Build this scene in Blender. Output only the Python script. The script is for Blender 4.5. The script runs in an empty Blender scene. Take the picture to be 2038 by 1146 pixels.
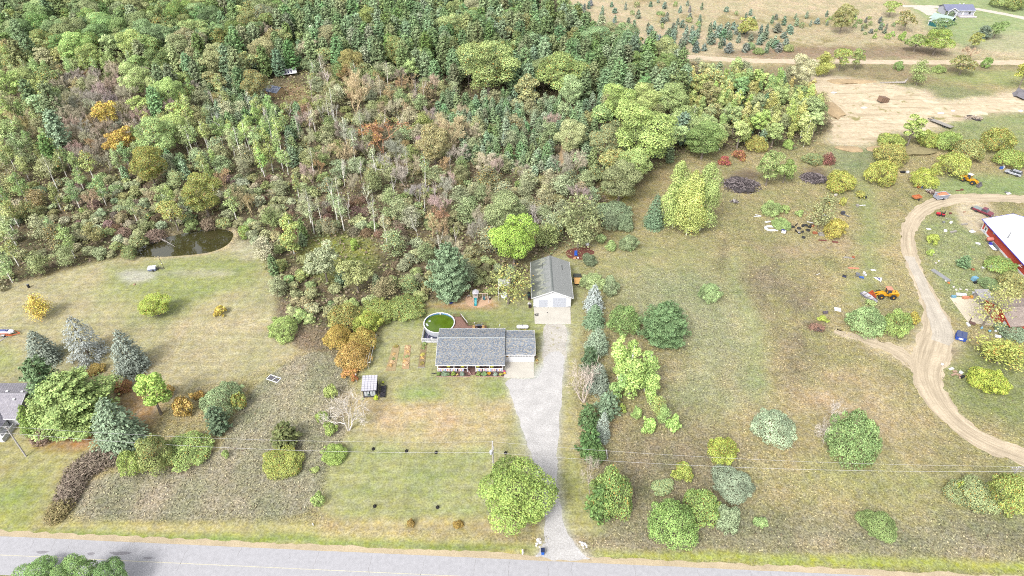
import bpy, bmesh, math, random
import numpy as np
from mathutils import Vector, Matrix
from mathutils.geometry import tessellate_polygon

# ------------------------------------------------------------------ camera, sky, sun, exposure
sc = bpy.context.scene
COL = sc.collection
PITCH = math.radians(38.0); FPX = 1359.0; CAM_H = 107.0      # photograph is 2038 px wide
CT, ST = math.cos(PITCH), math.sin(PITCH)
cam_d = bpy.data.cameras.new('camera'); cam = bpy.data.objects.new('camera', cam_d); COL.objects.link(cam)
cam.location = (0, 0, CAM_H); cam.rotation_euler = (math.pi/2 - PITCH, 0, 0)
cam_d.sensor_width = 36; cam_d.lens = FPX/2038*36; cam_d.clip_start = 1; cam_d.clip_end = 6000
sc.camera = cam
SUN_EL, SUN_AZ = math.radians(47), math.radians(-148)          # azimuth from +Y (away from camera) towards +X
world = bpy.data.worlds.new('World'); sc.world = world; world.use_nodes = True
wn, wl = world.node_tree.nodes, world.node_tree.links
bg = wn['Background']
sky = wn.new('ShaderNodeTexSky'); sky.sky_type = 'NISHITA'; sky.sun_disc = False
sky.sun_elevation = SUN_EL; sky.sun_rotation = SUN_AZ; sky.dust_density = 4.0; sky.air_density = 1.0
hs = wn.new('ShaderNodeHueSaturation'); hs.inputs['Saturation'].default_value = 0.2
wl.new(sky.outputs[0], hs.inputs['Color']); wl.new(hs.outputs[0], bg.inputs['Color'])
bg.inputs['Strength'].default_value = 0.15
sun_d = bpy.data.lights.new('sun', 'SUN'); sun_d.energy = 1.35; sun_d.angle = math.radians(14); sun_d.color = (1.0, 0.975, 0.935)
sun = bpy.data.objects.new('sun', sun_d); COL.objects.link(sun)
sdir = Vector((math.sin(SUN_AZ)*math.cos(SUN_EL), math.cos(SUN_AZ)*math.cos(SUN_EL), math.sin(SUN_EL)))
sun.rotation_euler = sdir.to_track_quat('Z', 'Y').to_euler(); sun.location = (0, 100, 300)
sc.view_settings.view_transform = 'Standard'; sc.view_settings.look = 'None'
sc.view_settings.exposure = 1.6; sc.view_settings.gamma = 1.0; sc.view_settings.use_curve_mapping = False
sc.cycles.max_bounces = 4; sc.cycles.diffuse_bounces = 3; sc.cycles.glossy_bounces = 2; sc.cycles.transmission_bounces = 2
sc.cycles.pixel_filter_type = 'BLACKMAN_HARRIS'; sc.cycles.filter_width = 1.05
sc.cycles.use_denoising = False
sc.cycles.caustics_reflective = False; sc.cycles.caustics_refractive = False

R = random.Random(11)
NP = np.random.default_rng(5)

# ------------------------------------------------------------------ geometry of the view (survey of the plot)
def U(px, py, z=0.0):
    x = (px-1019)/FPX; v = (py-573)/FPX
    d = (x, CT-v*ST, -ST-v*CT); t = (z-CAM_H)/d[2]
    return Vector((d[0]*t, d[1]*t, z))
def Upts(pts, z=0.0):
    p = np.asarray(pts, float); x = (p[:, 0]-1019)/FPX; v = (p[:, 1]-573)/FPX
    t = (z-CAM_H)/(-ST-v*CT)
    return np.stack([x*t, (CT-v*ST)*t], 1)
def PX(x, y, z=0.0):
    dz = z-CAM_H; dep = y*CT-dz*ST; u = y*ST+dz*CT
    return 1019+FPX*x/dep, 573-FPX*u/dep, FPX/dep

def lin(c):
    c = np.asarray(c, float)/255.0
    return np.where(c <= 0.04045, c/12.92, ((c+0.055)/1.055)**2.4)
EXPO = 2.3                                                     # how bright the photograph shows a unit reflectance
def A(r, g, b, k=1.0):
    """reflectance that the photograph's exposure shows as this colour"""
    return tuple(np.clip(lin((r, g, b))/EXPO*k, 0.004, 0.85))

# ------------------------------------------------------------------ materials
MATS = {}
def nodes_of(m):
    m.use_nodes = True
    nt = m.node_tree
    return nt, nt.nodes, nt.links, nt.nodes['Principled BSDF']
def M(name, col, rough=0.7, var=0.12, scale=2.0, bump=0.0, metal=0.0, spec=0.3, stretch=None, bscale=None):
    """plain procedural material: colour with noise in object coordinates, optional fine relief"""
    if name in MATS: return MATS[name]
    m = bpy.data.materials.new(name); nt, n, l, p = nodes_of(m)
    p.inputs['Roughness'].default_value = rough; p.inputs['Metallic'].default_value = metal
    p.inputs['Specular IOR Level'].default_value = spec
    tc = n.new('ShaderNodeTexCoord'); src = tc.outputs['Object']
    if stretch:
        mp = n.new('ShaderNodeMapping'); mp.inputs['Scale'].default_value = stretch
        l.new(src, mp.inputs['Vector']); src = mp.outputs[0]
    nz = n.new('ShaderNodeTexNoise'); nz.inputs['Scale'].default_value = scale; nz.inputs['Detail'].default_value = 5
    nz.inputs['Roughness'].default_value = 0.65
    l.new(src, nz.inputs['Vector'])
    mr = n.new('ShaderNodeMapRange'); mr.inputs[1].default_value = 0.3; mr.inputs[2].default_value = 0.7
    mr.inputs[3].default_value = 1-var; mr.inputs[4].default_value = 1+var
    l.new(nz.outputs[0], mr.inputs[0])
    vm = n.new('ShaderNodeVectorMath'); vm.operation = 'SCALE'; vm.inputs[0].default_value = col[:3]
    l.new(mr.outputs[0], vm.inputs['Scale']); l.new(vm.outputs[0], p.inputs['Base Color'])
    if bump:
        b = n.new('ShaderNodeBump'); b.inputs['Strength'].default_value = bump; b.inputs['Distance'].default_value = 0.05
        nb = n.new('ShaderNodeTexNoise'); nb.inputs['Scale'].default_value = bscale or scale*6; nb.inputs['Detail'].default_value = 3
        l.new(src, nb.inputs['Vector']); l.new(nb.outputs[0], b.inputs['Height']); l.new(b.outputs[0], p.inputs['Normal'])
    MATS[name] = m
    return m

# ------------------------------------------------------------------ objects
def tag(o, label=None, cat=None, group=None, kind=None):
    if label: o['label'] = label
    if cat: o['category'] = cat
    if group: o['group'] = group
    if kind: o['kind'] = kind
    return o
def thing(name, label, cat, loc=(0, 0, 0), rz=0.0, group=None):
    o = bpy.data.objects.new(name, None); COL.objects.link(o)
    o.location = loc; o.rotation_euler = (0, 0, rz); o.empty_display_size = 0.5
    return tag(o, label, cat, group)
class B:
    """collects faces of one mesh"""
    def __init__(s): s.v, s.f, s.m = [], [], []
    def add(s, vs, fs, mi=0):
        k = len(s.v); s.v += [tuple(v) for v in vs]
        for f in fs: s.f.append([i+k for i in f]); s.m.append(mi)
        return s
    def box(s, c, d, rz=0.0, mi=0, rot=None):
        hx, hy, hz = d[0]/2, d[1]/2, d[2]/2
        vs = [Vector((x, y, z)) for z in (-hz, hz) for y in (-hy, hy) for x in (-hx, hx)]
        rm = rot if rot is not None else Matrix.Rotation(rz, 3, 'Z')
        c = Vector(c); vs = [rm @ v + c for v in vs]
        return s.add(vs, [(0, 2, 3, 1), (4, 5, 7, 6), (0, 1, 5, 4), (2, 6, 7, 3), (0, 4, 6, 2), (1, 3, 7, 5)], mi)
    def bar(s, p0, p1, w, h=None, mi=0):
        p0, p1 = Vector(p0), Vector(p1); d = p1-p0; L = d.length
        q = d.to_track_quat('X', 'Z').to_matrix()
        return s.box((p0+p1)/2, (L, w, h or w), mi=mi, rot=q)
    def tube(s, pts, rs, n=6, mi=0, cap=True):
        pts = [Vector(p) for p in pts]; rings = []
        if not hasattr(rs, '__len__'): rs = [rs]*len(pts)
        k0 = len(s.v)
        for i, p in enumerate(pts):
            d = (pts[min(i+1, len(pts)-1)]-pts[max(i-1, 0)]).normalized()
            a = d.orthogonal().normalized() if abs(d.z) < 0.9 else Vector((1, 0, 0)).cross(d).normalized()
            b = d.cross(a)
            s.v += [tuple(p+(a*math.cos(t)+b*math.sin(t))*rs[i]) for t in [2*math.pi*j/n for j in range(n)]]
        for i in range(len(pts)-1):
            for j in range(n):
                a0 = k0+i*n+j; a1 = k0+i*n+(j+1) % n
                s.f.append([a0, a1, a1+n, a0+n]); s.m.append(mi)
        if cap:
            s.f.append([k0+j for j in range(n)][::-1]); s.m.append(mi)
            s.f.append([k0+(len(pts)-1)*n+j for j in range(n)]); s.m.append(mi)
        return s
    def lathe(s, c, prof, n=16, mi=0, axis='Z'):
        c = Vector(c); k0 = len(s.v)
        for r, z in prof:
            for j in range(n):
                t = 2*math.pi*j/n; v = Vector((r*math.cos(t), r*math.sin(t), z))
                if axis == 'X': v = Vector((v.z, v.x, v.y))
                if axis == 'Y': v = Vector((v.y, v.z, v.x))
                s.v.append(tuple(c+v))
        for i in range(len(prof)-1):
            for j in range(n):
                a0 = k0+i*n+j; a1 = k0+i*n+(j+1) % n
                s.f.append([a0, a1, a1+n, a0+n]); s.m.append(mi)
        s.f.append([k0+j for j in range(n)][::-1]); s.m.append(mi)
        s.f.append([k0+(len(prof)-1)*n+j for j in range(n)]); s.m.append(mi)
        return s
    def prism(s, poly, z0, z1, mi=0):
        n = len(poly); vs = [(x, y, z0) for x, y in poly]+[(x, y, z1) for x, y in poly]
        fs = [tuple(range(n))[::-1], tuple(range(n, 2*n))]+[(i, (i+1) % n, (i+1) % n+n, i+n) for i in range(n)]
        return s.add(vs, fs, mi)
    def extrude(s, poly3, off, mi=0):
        """a flat 3D polygon given thickness along off"""
        n = len(poly3); off = Vector(off); vs = [Vector(p) for p in poly3]+[Vector(p)+off for p in poly3]
        fs = [tuple(range(n))[::-1], tuple(range(n, 2*n))]+[(i, (i+1) % n, (i+1) % n+n, i+n) for i in range(n)]
        return s.add(vs, fs, mi)
    def mesh(s, name, mats):
        me = bpy.data.meshes.new(name); me.from_pydata(s.v, [], s.f)
        for m in (mats if isinstance(mats, (list, tuple)) else [mats]): me.materials.append(m)
        if any(s.m): me.polygons.foreach_set('material_index', s.m)
        bm = bmesh.new(); bm.from_mesh(me); bmesh.ops.recalc_face_normals(bm, faces=bm.faces); bm.to_mesh(me); bm.free()
        return me
    def build(s, name, mats, parent=None, loc=(0, 0, 0), rz=0.0, smooth=False, bevel=0.0):
        me = s.mesh(name, mats)
        if smooth: me.polygons.foreach_set('use_smooth', [True]*len(me.polygons))
        return link(name, me, parent, loc, rz, bevel)
def link(name, me, parent=None, loc=(0, 0, 0), rz=0.0, bevel=0.0):
    o = bpy.data.objects.new(name, me); COL.objects.link(o); o.location = loc; o.rotation_euler = (0, 0, rz)
    if parent: o.parent = parent
    if bevel:
        md = o.modifiers.new('bevel', 'BEVEL'); md.width = bevel; md.segments = 1; md.limit_method = 'ANGLE'
    return o
def copy_tree(o, parent=None):
    c = o.copy(); COL.objects.link(c)
    if parent: c.parent = parent
    for ch in list(o.children): copy_tree(ch, c)
    return c

# ------------------------------------------------------------------ numpy value noise, polygons
_G = NP.random((256, 256))
def vnoise(x, y):
    xi = np.floor(x).astype(int); yi = np.floor(y).astype(int); fx = x-xi; fy = y-yi
    fx = fx*fx*(3-2*fx); fy = fy*fy*(3-2*fy)
    a = _G[xi & 255, yi & 255]; b = _G[(xi+1) & 255, yi & 255]; c = _G[xi & 255, (yi+1) & 255]; d = _G[(xi+1) & 255, (yi+1) & 255]
    return (a*(1-fx)+b*fx)*(1-fy)+(c*(1-fx)+d*fx)*fy
def fbm(x, y, s, o=4):
    r = 0; a = 0.5; t = 0
    for i in range(o):
        r = r+a*vnoise(x/s+17.3*i, y/s+9.1*i); t += a; a *= 0.55; s = s/2.1
    return r/t
def inside(P, poly):
    x, y = P[:, 0], P[:, 1]; r = np.zeros(len(P), bool); n = len(poly)
    for i in range(n):
        (x0, y0), (x1, y1) = poly[i], poly[(i+1) % n]
        if y0 == y1: continue
        c = ((y0 > y) != (y1 > y)) & (x < (x1-x0)*(y-y0)/(y1-y0)+x0)
        r ^= c
    return r
def sdist(P, poly):
    """signed distance to polygon, positive inside"""
    d = np.full(len(P), 1e9); n = len(poly)
    for i in range(n):
        a = poly[i]; b = poly[(i+1) % n]; e = b-a; L = max(float(e@e), 1e-9)
        t = np.clip(((P-a)@e)/L, 0, 1); q = a+t[:, None]*e
        d = np.minimum(d, np.hypot(P[:, 0]-q[:, 0], P[:, 1]-q[:, 1]))
    return np.where(inside(P, poly), d, -d)
def smooth_poly(p, k=2):
    p = np.asarray(p, float)
    for _ in range(k):
        q = np.roll(p, -1, 0); p = np.stack([p*0.75+q*0.25, p*0.25+q*0.75], 1).reshape(-1, 2)
    return p
def smooth_line(p, k=2):
    p = np.asarray(p, float)
    for _ in range(k):
        q = np.stack([p[:-1]*0.75+p[1:]*0.25, p[:-1]*0.25+p[1:]*0.75], 1).reshape(-1, p.shape[1])
        p = np.concatenate([p[:1], q, p[-1:]])
    return p
# ------------------------------------------------------------------ ground: one sheet, cover colours per vertex
def ground():
    xs = np.arange(-300, 300.1, 0.8); ys = np.arange(44, 452.1, 0.8)
    gx, gy = np.meshgrid(xs, ys); P = np.stack([gx.ravel(), gy.ravel()], 1)
    n = len(P); col = np.empty((n, 3)); col[:] = A(164, 155, 114); wild = np.full(n, 0.75)
    wx = (fbm(P[:, 0], P[:, 1], 9, 4)-0.5); wy = (fbm(P[:, 0]+91, P[:, 1]+37, 9, 4)-0.5)
    big = fbm(P[:, 0]+300, P[:, 1], 28, 4); med = fbm(P[:, 0], P[:, 1]+500, 6, 4)
    def paint(px, c, soft=1.5, warp=5.0, w=None, a=1.0, patch=None):
        poly = smooth_poly(Upts(px), 1); lo = poly.min(0)-soft-warp; hi = poly.max(0)+soft+warp
        ix = np.where((P[:, 0] > lo[0]) & (P[:, 0] < hi[0]) & (P[:, 1] > lo[1]) & (P[:, 1] < hi[1]))[0]
        if not len(ix): return
        Q = P[ix]+np.stack([wx[ix], wy[ix]], 1)*warp
        k = np.clip(sdist(Q, poly)/soft*0.5+0.5, 0, 1); k = k*k*(3-2*k)*a
        if patch is not None: k = k*np.clip((med[ix]-patch)/0.08*0.5+0.5, 0, 1)
        g_ = np.array(A(*c))*np.array([.97, 1.0, 1.06]); g_ = g_+(g_.mean()-g_)*.1; col[ix] = col[ix]*(1-k[:, None])+g_*k[:, None]
        if w is not None: wild[ix] = wild[ix]*(1-k)+w*k
    # broad weed-field variation
    col[:] = col*(1+(big[:, None]-0.5)*np.array([0.5, 0.35, 0.45]))
    # right field
    paint([(1220, 520), (1400, 505), (1470, 590), (1500, 760), (1400, 840), (1320, 800), (1380, 690), (1230, 610)], (156, 160, 118), 8, 14, 0.75, 0.75)
    paint([(1140, 500), (1230, 470), (1420, 480), (1440, 520), (1250, 560), (1180, 600)], (166, 160, 108), 6, 9, 0.5, 0.8)
    paint([(1290, 330), (1360, 300), (1330, 380), (1250, 470), (1190, 490), (1200, 430)], (160, 146, 98), 4, 6, 0.55)
    paint([(1200, 860), (1500, 840), (1500, 1060), (1190, 1085), (1180, 960)], (146, 134, 104), 9, 12, 0.9, 0.8)
    paint([(1180, 1040), (2300, 1030), (2300, 1120), (1180, 1110)], (150, 143, 114), 5, 8, 0.95, 0.8)
    paint([(1480, 500), (1570, 495), (1610, 600), (1650, 690), (1560, 690), (1500, 600)], (138, 126, 100), 7, 14, 0.95, 0.8, patch=.42)
    paint([(1540, 700), (1640, 690), (1640, 760), (1560, 800)], (140, 127, 98), 6, 9, 0.95, 0.7)
    paint([(1428, 480), (1442, 480), (1440, 530), (1428, 540)], (124, 112, 88), 2.5, 4, 1.0, 0.7)
    paint([(1456, 500), (1480, 560), (1505, 640), (1515, 720), (1500, 780), (1478, 790), (1488, 700), (1470, 610), (1452, 540)], (152, 162, 106), 3, 5, 0.4, 0.7)
    paint([(1500, 780), (1580, 800), (1700, 790), (1850, 900), (1990, 960), (1990, 1000), (1700, 960), (1500, 850)], (168, 154, 108), 8, 12, 0.5, 0.8)
    paint([(1590, 790), (1700, 740), (1800, 760), (1840, 860), (1790, 900), (1680, 860)], (186, 164, 122), 7, 10, 0.5, 0.8)
    paint([(1860, 700), (2100, 690), (2100, 850), (1960, 850), (1880, 800)], (142, 148, 92), 5, 7, 0.5, 0.9)
    paint([(1700, 300), (1740, 380), (1760, 520), (1730, 600), (1690, 600), (1735, 480), (1690, 380)], (152, 160, 100), 4, 6, 0.4, 0.8)
    paint([(1840, 430), (1960, 430), (1990, 600), (1900, 640), (1850, 560), (1825, 480)], (152, 160, 106), 4, 6, 0.7, 0.8)
    paint([(1830, 350), (2200, 350), (2200, 385), (1860, 392)], (146, 162, 100), 4, 5, 0.4, 0.9)
    paint([(1640, 290), (1760, 290), (1760, 330), (1660, 360)], (142, 150, 105), 4, 5, 0.6, 0.8)
    paint([(1500, 480), (1700, 470), (1740, 500), (1500, 510)], (168, 152, 112), 3, 6, 0.5, 0.8)
    paint([(1900, 930), (2300, 930), (2300, 1050), (1920, 1040)], (150, 158, 92), 5, 8, 0.5, 0.8)
    paint([(1600, 900), (1900, 950), (1900, 1010), (1600, 960)], (156, 158, 98), 6, 8, 0.5, 0.7)
    # far scrub, far lawns
    paint([(1040, -90), (2400, -90), (2400, 118), (1420, 120), (1330, 130), (1240, 100), (1120, 30)], (200, 181, 140), 8, 14, 0.7)
    for q in ([(1300, 20), (1700, 30), (1700, 60), (1300, 60)], [(1500, 70), (1800, 75), (1760, 112), (1500, 105)], [(1150, -40), (1500, -40), (1500, 5), (1200, 10)]):
        paint(q, (158, 146, 96), 8, 14, 0.8, 0.9, patch=0.52)
    paint([(1440, 95), (1880, 90), (1880, 118), (1420, 118)], (150, 126, 100), 4, 6, 0.6, 0.75)
    paint([(1795, -20), (2400, -40), (2400, 112), (1930, 100), (1880, 80), (1830, 40)], (162, 174, 116), 6, 8, 0.15)
    paint([(1940, 60), (2400, 70), (2400, 118), (1930, 112)], (190, 180, 140), 6, 10, 0.2, 0.7)
    paint([(1400, 128), (2400, 130), (2400, 168), (1800, 165), (1600, 152), (1420, 150)], (156, 142, 102), 5, 7, 0.7)
    paint([(1840, 140), (2400, 138), (2400, 172), (1880, 170)], (164, 168, 104), 5, 6, 0.3, 0.9)
    paint([(1760, 168), (1960, 172), (1980, 205), (1880, 215), (1800, 200)], (142, 146, 98), 4, 6, 0.9, 0.9)
    paint([(1870, 232), (2040, 225), (2300, 240), (2300, 300), (1900, 300)], (150, 158, 102), 5, 7, 0.6, 0.9)
    # forest floor
    paint([(-400, -120), (1100, -120), (1130, 40), (1250, 108), (1345, 138), (1480, 156), (1575, 162), (1650, 200), (1655, 280), (1480, 300), (1340, 296), (1270, 370), (1190, 470), (1060, 505), (1055, 575),
           (960, 600), (800, 605), (740, 670), (700, 745), (640, 665), (560, 645), (545, 540), (480, 470), (260, 500), (150, 530), (60, 560), (-100, 610), (-500, 640)], (122, 110, 80), 2.5, 4, 0.9)
    paint([(590, 480), (690, 455), (752, 480), (745, 560), (640, 565), (600, 520)], (146, 148, 76), 3, 5, 0.8)
    paint([(540, 170), (610, 165), (620, 200), (560, 205)], (160, 135, 95), 3, 4, 0.4)
    paint([(1200, 330), (1260, 360), (1250, 410), (1200, 400)], (150, 140, 70), 3, 4, 0.6)
    # lawn left of the woods
    paint([(-300, 600), (60, 562), (150, 535), (260, 508), (330, 512), (440, 500), (500, 478), (540, 540), (558, 640), (600, 690), (560, 722), (490, 745), (400, 765), (330, 800), (290, 860), (60, 880), (-300, 880)], (180, 170, 124), 1.2, 2.5, 0.2)
    paint([(200, 540), (300, 515), (520, 500), (540, 560), (420, 605), (330, 640), (230, 610)], (152, 160, 92), 6, 8, 0.2, 0.85)
    paint([(380, 600), (560, 620), (600, 690), (500, 745), (330, 760)], (188, 174, 130), 8, 12, 0.3, 0.8)
    paint([(235, 538), (300, 534), (318, 552), (270, 566), (240, 556)], (184, 181, 158), 1.5, 3, 0.1, 0.9)
    paint([(320, 538), (460, 535), (470, 548), (330, 550)], (182, 176, 142), 1.5, 4, 0.1, 0.7)
    paint([(460, 480), (505, 478), (515, 520), (470, 512)], (186, 176, 140), 2, 3, 0.2, 0.8)
    paint([(-200, 690), (40, 690), (60, 740), (-200, 780)], (160, 166, 96), 4, 6, 0.2, 0.8)
    paint([(546, 560), (640, 650), (700, 730), (640, 700), (580, 690), (552, 640)], (138, 122, 94), 1.5, 3, 1.0)
    paint([(235, 765), (330, 770), (300, 860), (240, 850)], (188, 150, 104), 3, 4, 0.1, 0.9)
    paint([(150, 720), (220, 730), (230, 770), (170, 770)], (176, 150, 112), 3, 4, 0.2, 0.7)
    # neighbour's lawn, lower left
    paint([(-400, 868), (130, 868), (250, 895), (160, 925), (95, 1042), (60, 1056), (-400, 1050)], (172, 164, 106), 1.2, 2.5, 0.1)
    paint([(30, 940), (90, 930), (80, 1000), (-50, 1045), (-60, 1000)], (150, 162, 88), 4, 6, 0.1, 0.8)
    paint([(-300, 980), (60, 1020), (60, 1056), (-300, 1060)], (160, 164, 84), 3, 4, 0.1, 0.9)
    paint([(60, 868), (200, 862), (260, 885), (190, 900), (80, 890)], (188, 144, 92), 2, 3, 0.1, 0.9)
    # uncut field left of the front lawn
    paint([(104, 1036), (180, 960), (250, 935), (420, 930), (480, 800), (560, 725), (640, 690), (705, 745), (690, 860), (652, 935), (622, 1036), (400, 1032)], (160, 152, 120), 0.5, 1.0, 0.95)
    paint([(560, 780), (640, 760), (640, 840), (560, 850)], (176, 166, 128), 5, 6, 1.0, 0.6)
    # house lawn
    paint([(650, 940), (695, 860), (715, 745), (750, 665), (800, 608), (900, 600), (1050, 590), (1060, 510), (1150, 510), (1165, 600), (1150, 700), (1140, 800), (1150, 920), (1165, 1010), (1205, 1055), (1190, 1068), (1000, 1066), (622, 1050)], (172, 168, 114), 0.8, 1.5, 0.12)
    paint([(770, 612), (1060, 612), (1075, 660), (1060, 665), (870, 660), (780, 650)], (150, 156, 94), 3, 5, 0.1, 0.9)
    paint([(845, 605), (990, 600), (990, 616), (930, 618), (850, 614)], (190, 150, 108), 1.5, 2, 0.1, 0.9)
    paint([(920, 585), (975, 580), (985, 606), (930, 610)], (205, 168, 130), 1.5, 2, 0.1, 0.9)
    paint([(740, 775), (1000, 800), (1035, 870), (900, 880), (700, 880), (700, 800)], (202, 174, 130), 6, 9, 0.25, 0.85)
    paint([(780, 765), (880, 770), (880, 800), (800, 800)], (142, 162, 90), 3, 5, 0.1, 0.9)
    paint([(930, 760), (1010, 760), (1010, 790), (960, 795)], (150, 158, 92), 2, 4, 0.1, 0.8)
    for y0 in (895, 930, 965, 1005):
        paint([(690, y0), (940, y0+4), (1010, y0+14), (940, y0+22), (670, y0+18)], (150, 162, 92), 2.5, 5, 0.1, 0.7)
    paint([(640, 1030), (900, 1030), (1080, 1040), (1080, 1068), (630, 1052)], (192, 168, 116), 2, 3, 0.1, 0.7)
    paint([(990, 990), (1085, 1000), (1085, 1050), (1000, 1050)], (176, 150, 104), 2, 3, 0.1, 0.7)
    paint([(1120, 660), (1150, 660), (1150, 900), (1120, 930), (1110, 900)], (186, 172, 120), 2, 2.5, 0.1, 0.8)
    paint([(1128, 880), (1160, 930), (1190, 1040), (1150, 1060), (1120, 980)], (170, 168, 100), 2, 3, 0.1, 0.8)
    # mown verge along the road
    paint([(-500, 1030), (60, 1054), (110, 1040), (620, 1042), (640, 1058), (1090, 1078), (1090, 1116), (600, 1094), (0, 1070), (-500, 1046)], (186, 174, 114), 0.7, 1.2, 0.1)
    paint([(-500, 1044), (120, 1056), (640, 1070), (1060, 1086), (1060, 1100), (600, 1084), (-500, 1062)], (138, 156, 74), 1.1, 2, 0.1, 0.95)
    paint([(1180, 1090), (2300, 1128), (2300, 1150), (1180, 1112)], (168, 172, 84), 0.8, 1.2, 0.2)
    # ploughed-up ground colours under the tracks and the pit
    paint([(1575, 148), (1640, 146), (1740, 166), (1850, 178), (1880, 205), (1970, 188), (2100, 165), (2400, 190), (2400, 228), (1990, 224), (1890, 246), (1840, 264), (1770, 268), (1750, 288), (1690, 294), (1645, 284), (1655, 230), (1640, 190)], (212, 192, 156), 3, 8, 0.0)
    paint([(1800, 690), (1830, 640), (1905, 650), (1915, 690), (1870, 740), (1820, 730), (1700, 680)], (206, 184, 146), 3, 4, 0.1)
    paint([(1900, 400), (1960, 395), (1985, 430), (1950, 470), (1905, 440)], (204, 186, 150), 2, 3, 0.1)
    paint([(1085, 644), (1128, 644), (1122, 750), (1078, 752)], (178, 166, 128), 1.2, 1.5, 0.1)
    paint([(1085, 640), (1130, 640), (1122, 740), (1118, 790), (1112, 860), (1108, 920), (1110, 980), (1120, 1040), (1138, 1080), (1162, 1104), (1190, 1116), (1060, 1111), (1078, 1098), (1085, 1060), (1086, 1020), (1080, 975), (1066, 930), (1052, 890), (1034, 835), (1015, 785), (1003, 753), (1078, 748)], (206, 202, 194), 1.6, 2.5, 0.0)
    for bx, by, r in ((1478, 358, 34), (1622, 350, 26), (1625, 650, 16), (1890, 700, 12)):
        paint([(bx-r, by), (bx-r*.5, by-r*.7), (bx+r*.7, by-r*.6), (bx+r, by), (bx+r*.4, by+r*.6), (bx-r*.6, by+r*.6)], (120, 102, 84), 2, 3, 0.1, 0.8)
    # forest-wide and field-wide blotches of leaf litter and dead grass
    sm_ = fbm(P[:, 0]+70, P[:, 1]+20, 2.6, 3)[:, None]-0.5; wv = wild[:, None]
    col[:] = col*(1+(med[:, None]-0.5)*np.array([0.5, 0.3, 0.46])*(.5+.7*wv)+sm_*np.array([.42, .34, .44])*(.35+.65*wv))
    z = np.zeros(n)
    pond = smooth_poly(Upts(POND_PX), 2)
    near = np.where((P[:, 0] > pond[:, 0].min()-8) & (P[:, 0] < pond[:, 0].max()+8) & (P[:, 1] > pond[:, 1].min()-8) & (P[:, 1] < pond[:, 1].max()+8))[0]
    d = sdist(P[near], pond)
    z[near] = -np.clip((d+0.6)/2.4, 0, 1)*1.1
    k = (np.clip(1-np.abs(d+0.5)/1.3, 0, 1)*np.clip((P[near, 0]*.9-P[near, 1]+pond[:, 1].mean()-pond[:, 0].mean()*.9+2)/6, .1, 1))[:, None]
    col[near] = col[near]*(1-k)+np.array(A(196, 180, 146))*k
    k = np.clip(d/1.0, 0, 1)[:, None]; col[near] = col[near]*(1-k)+np.array(A(60, 58, 36))*k
    me = bpy.data.meshes.new('ground'); nx, ny = len(xs), len(ys)
    idx = np.arange(nx*ny).reshape(ny, nx)
    q = np.stack([idx[:-1, :-1], idx[:-1, 1:], idx[1:, 1:], idx[1:, :-1]], -1).reshape(-1, 4)
    # outer ring out to the horizon
    far = 4000.0; x0, x1, y0, y1 = xs[0], xs[-1], ys[0], ys[-1]
    ov = [(-far, -far), (far, -far), (far, far), (-far, far), (x0, y0), (x1, y0), (x1, y1), (x0, y1)]
    oq = [(0, 1, 5, 4), (1, 2, 6, 5), (2, 3, 7, 6), (3, 0, 4, 7)]
    V = np.zeros((n+8, 3)); V[:n, :2] = P; V[:n, 2] = z; V[n:, :2] = ov
    Q = np.concatenate([q, np.array(oq)+n])
    me.vertices.add(n+8); me.vertices.foreach_set('co', V.ravel())
    me.loops.add(len(Q)*4); me.loops.foreach_set('vertex_index', Q.ravel())
    me.polygons.add(len(Q)); me.polygons.foreach_set('loop_start', np.arange(len(Q))*4)
    me.update(calc_edges=True); me.validate()
    ca = me.color_attributes.new('cover', 'FLOAT_COLOR', 'POINT')
    c4 = np.ones((n+8, 4)); c4[:n, :3] = col; c4[n:, :3] = A(140, 140, 95); c4[:n, 3] = wild; c4[n:, 3] = 0.8
    ca.data.foreach_set('color', c4.ravel())
    m = bpy.data.materials.new('ground_cover'); nt, nd, l, p = nodes_of(m)
    p.inputs['Roughness'].default_value = 0.95; p.inputs['Specular IOR Level'].default_value = 0.1
    at = nd.new('ShaderNodeAttribute'); at.attribute_name = 'cover'
    tc = nd.new('ShaderNodeTexCoord')
    def noise(s, det=3, rough=0.6, off=0):
        k = nd.new('ShaderNodeTexNoise'); k.inputs['Scale'].default_value = s; k.inputs['Detail'].default_value = det; k.inputs['Roughness'].default_value = rough
        if off:
            mp = nd.new('ShaderNodeMapping'); mp.inputs['Location'].default_value = (off, off, 0); l.new(tc.outputs['Object'], mp.inputs['Vector']); l.new(mp.outputs[0], k.inputs['Vector'])
        else: l.new(tc.outputs['Object'], k.inputs['Vector'])
        return k.outputs[0]
    def rng(x, a, b, c, d_):
        k = nd.new('ShaderNodeMapRange'); l.new(x, k.inputs[0])
        for i, v in zip((1, 2, 3, 4), (a, b, c, d_)):
            if isinstance(v, float) or isinstance(v, int): k.inputs[i].default_value = v
            else: l.new(v, k.inputs[i])
        return k.outputs[0]
    def mth(op, a, b):
        k = nd.new('ShaderNodeMath'); k.operation = op
        for i, v in enumerate((a, b)):
            if isinstance(v, (int, float)): k.inputs[i].default_value = v
            else: l.new(v, k.inputs[i])
        return k.outputs[0]
    w = at.outputs['Alpha']
    f1 = noise(2.6, 4, 0.75); f2 = noise(0.55, 3, 0.6, 40); f3 = noise(0.16, 3, 0.6, 80)
    amp = mth('MULTIPLY_ADD', w, 0.34); amp.node.inputs[2].default_value = 0.26
    g = rng(f1, 0.37, 0.63, mth('SUBTRACT', 1.0, amp), mth('ADD', 1.0, amp))
    mpx = nd.new('ShaderNodeMapping'); mpx.inputs['Scale'].default_value = (0.05, 0.9, 1); mpx.inputs['Rotation'].default_value = (0, 0, 0.05); l.new(tc.outputs['Object'], mpx.inputs['Vector'])
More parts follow.
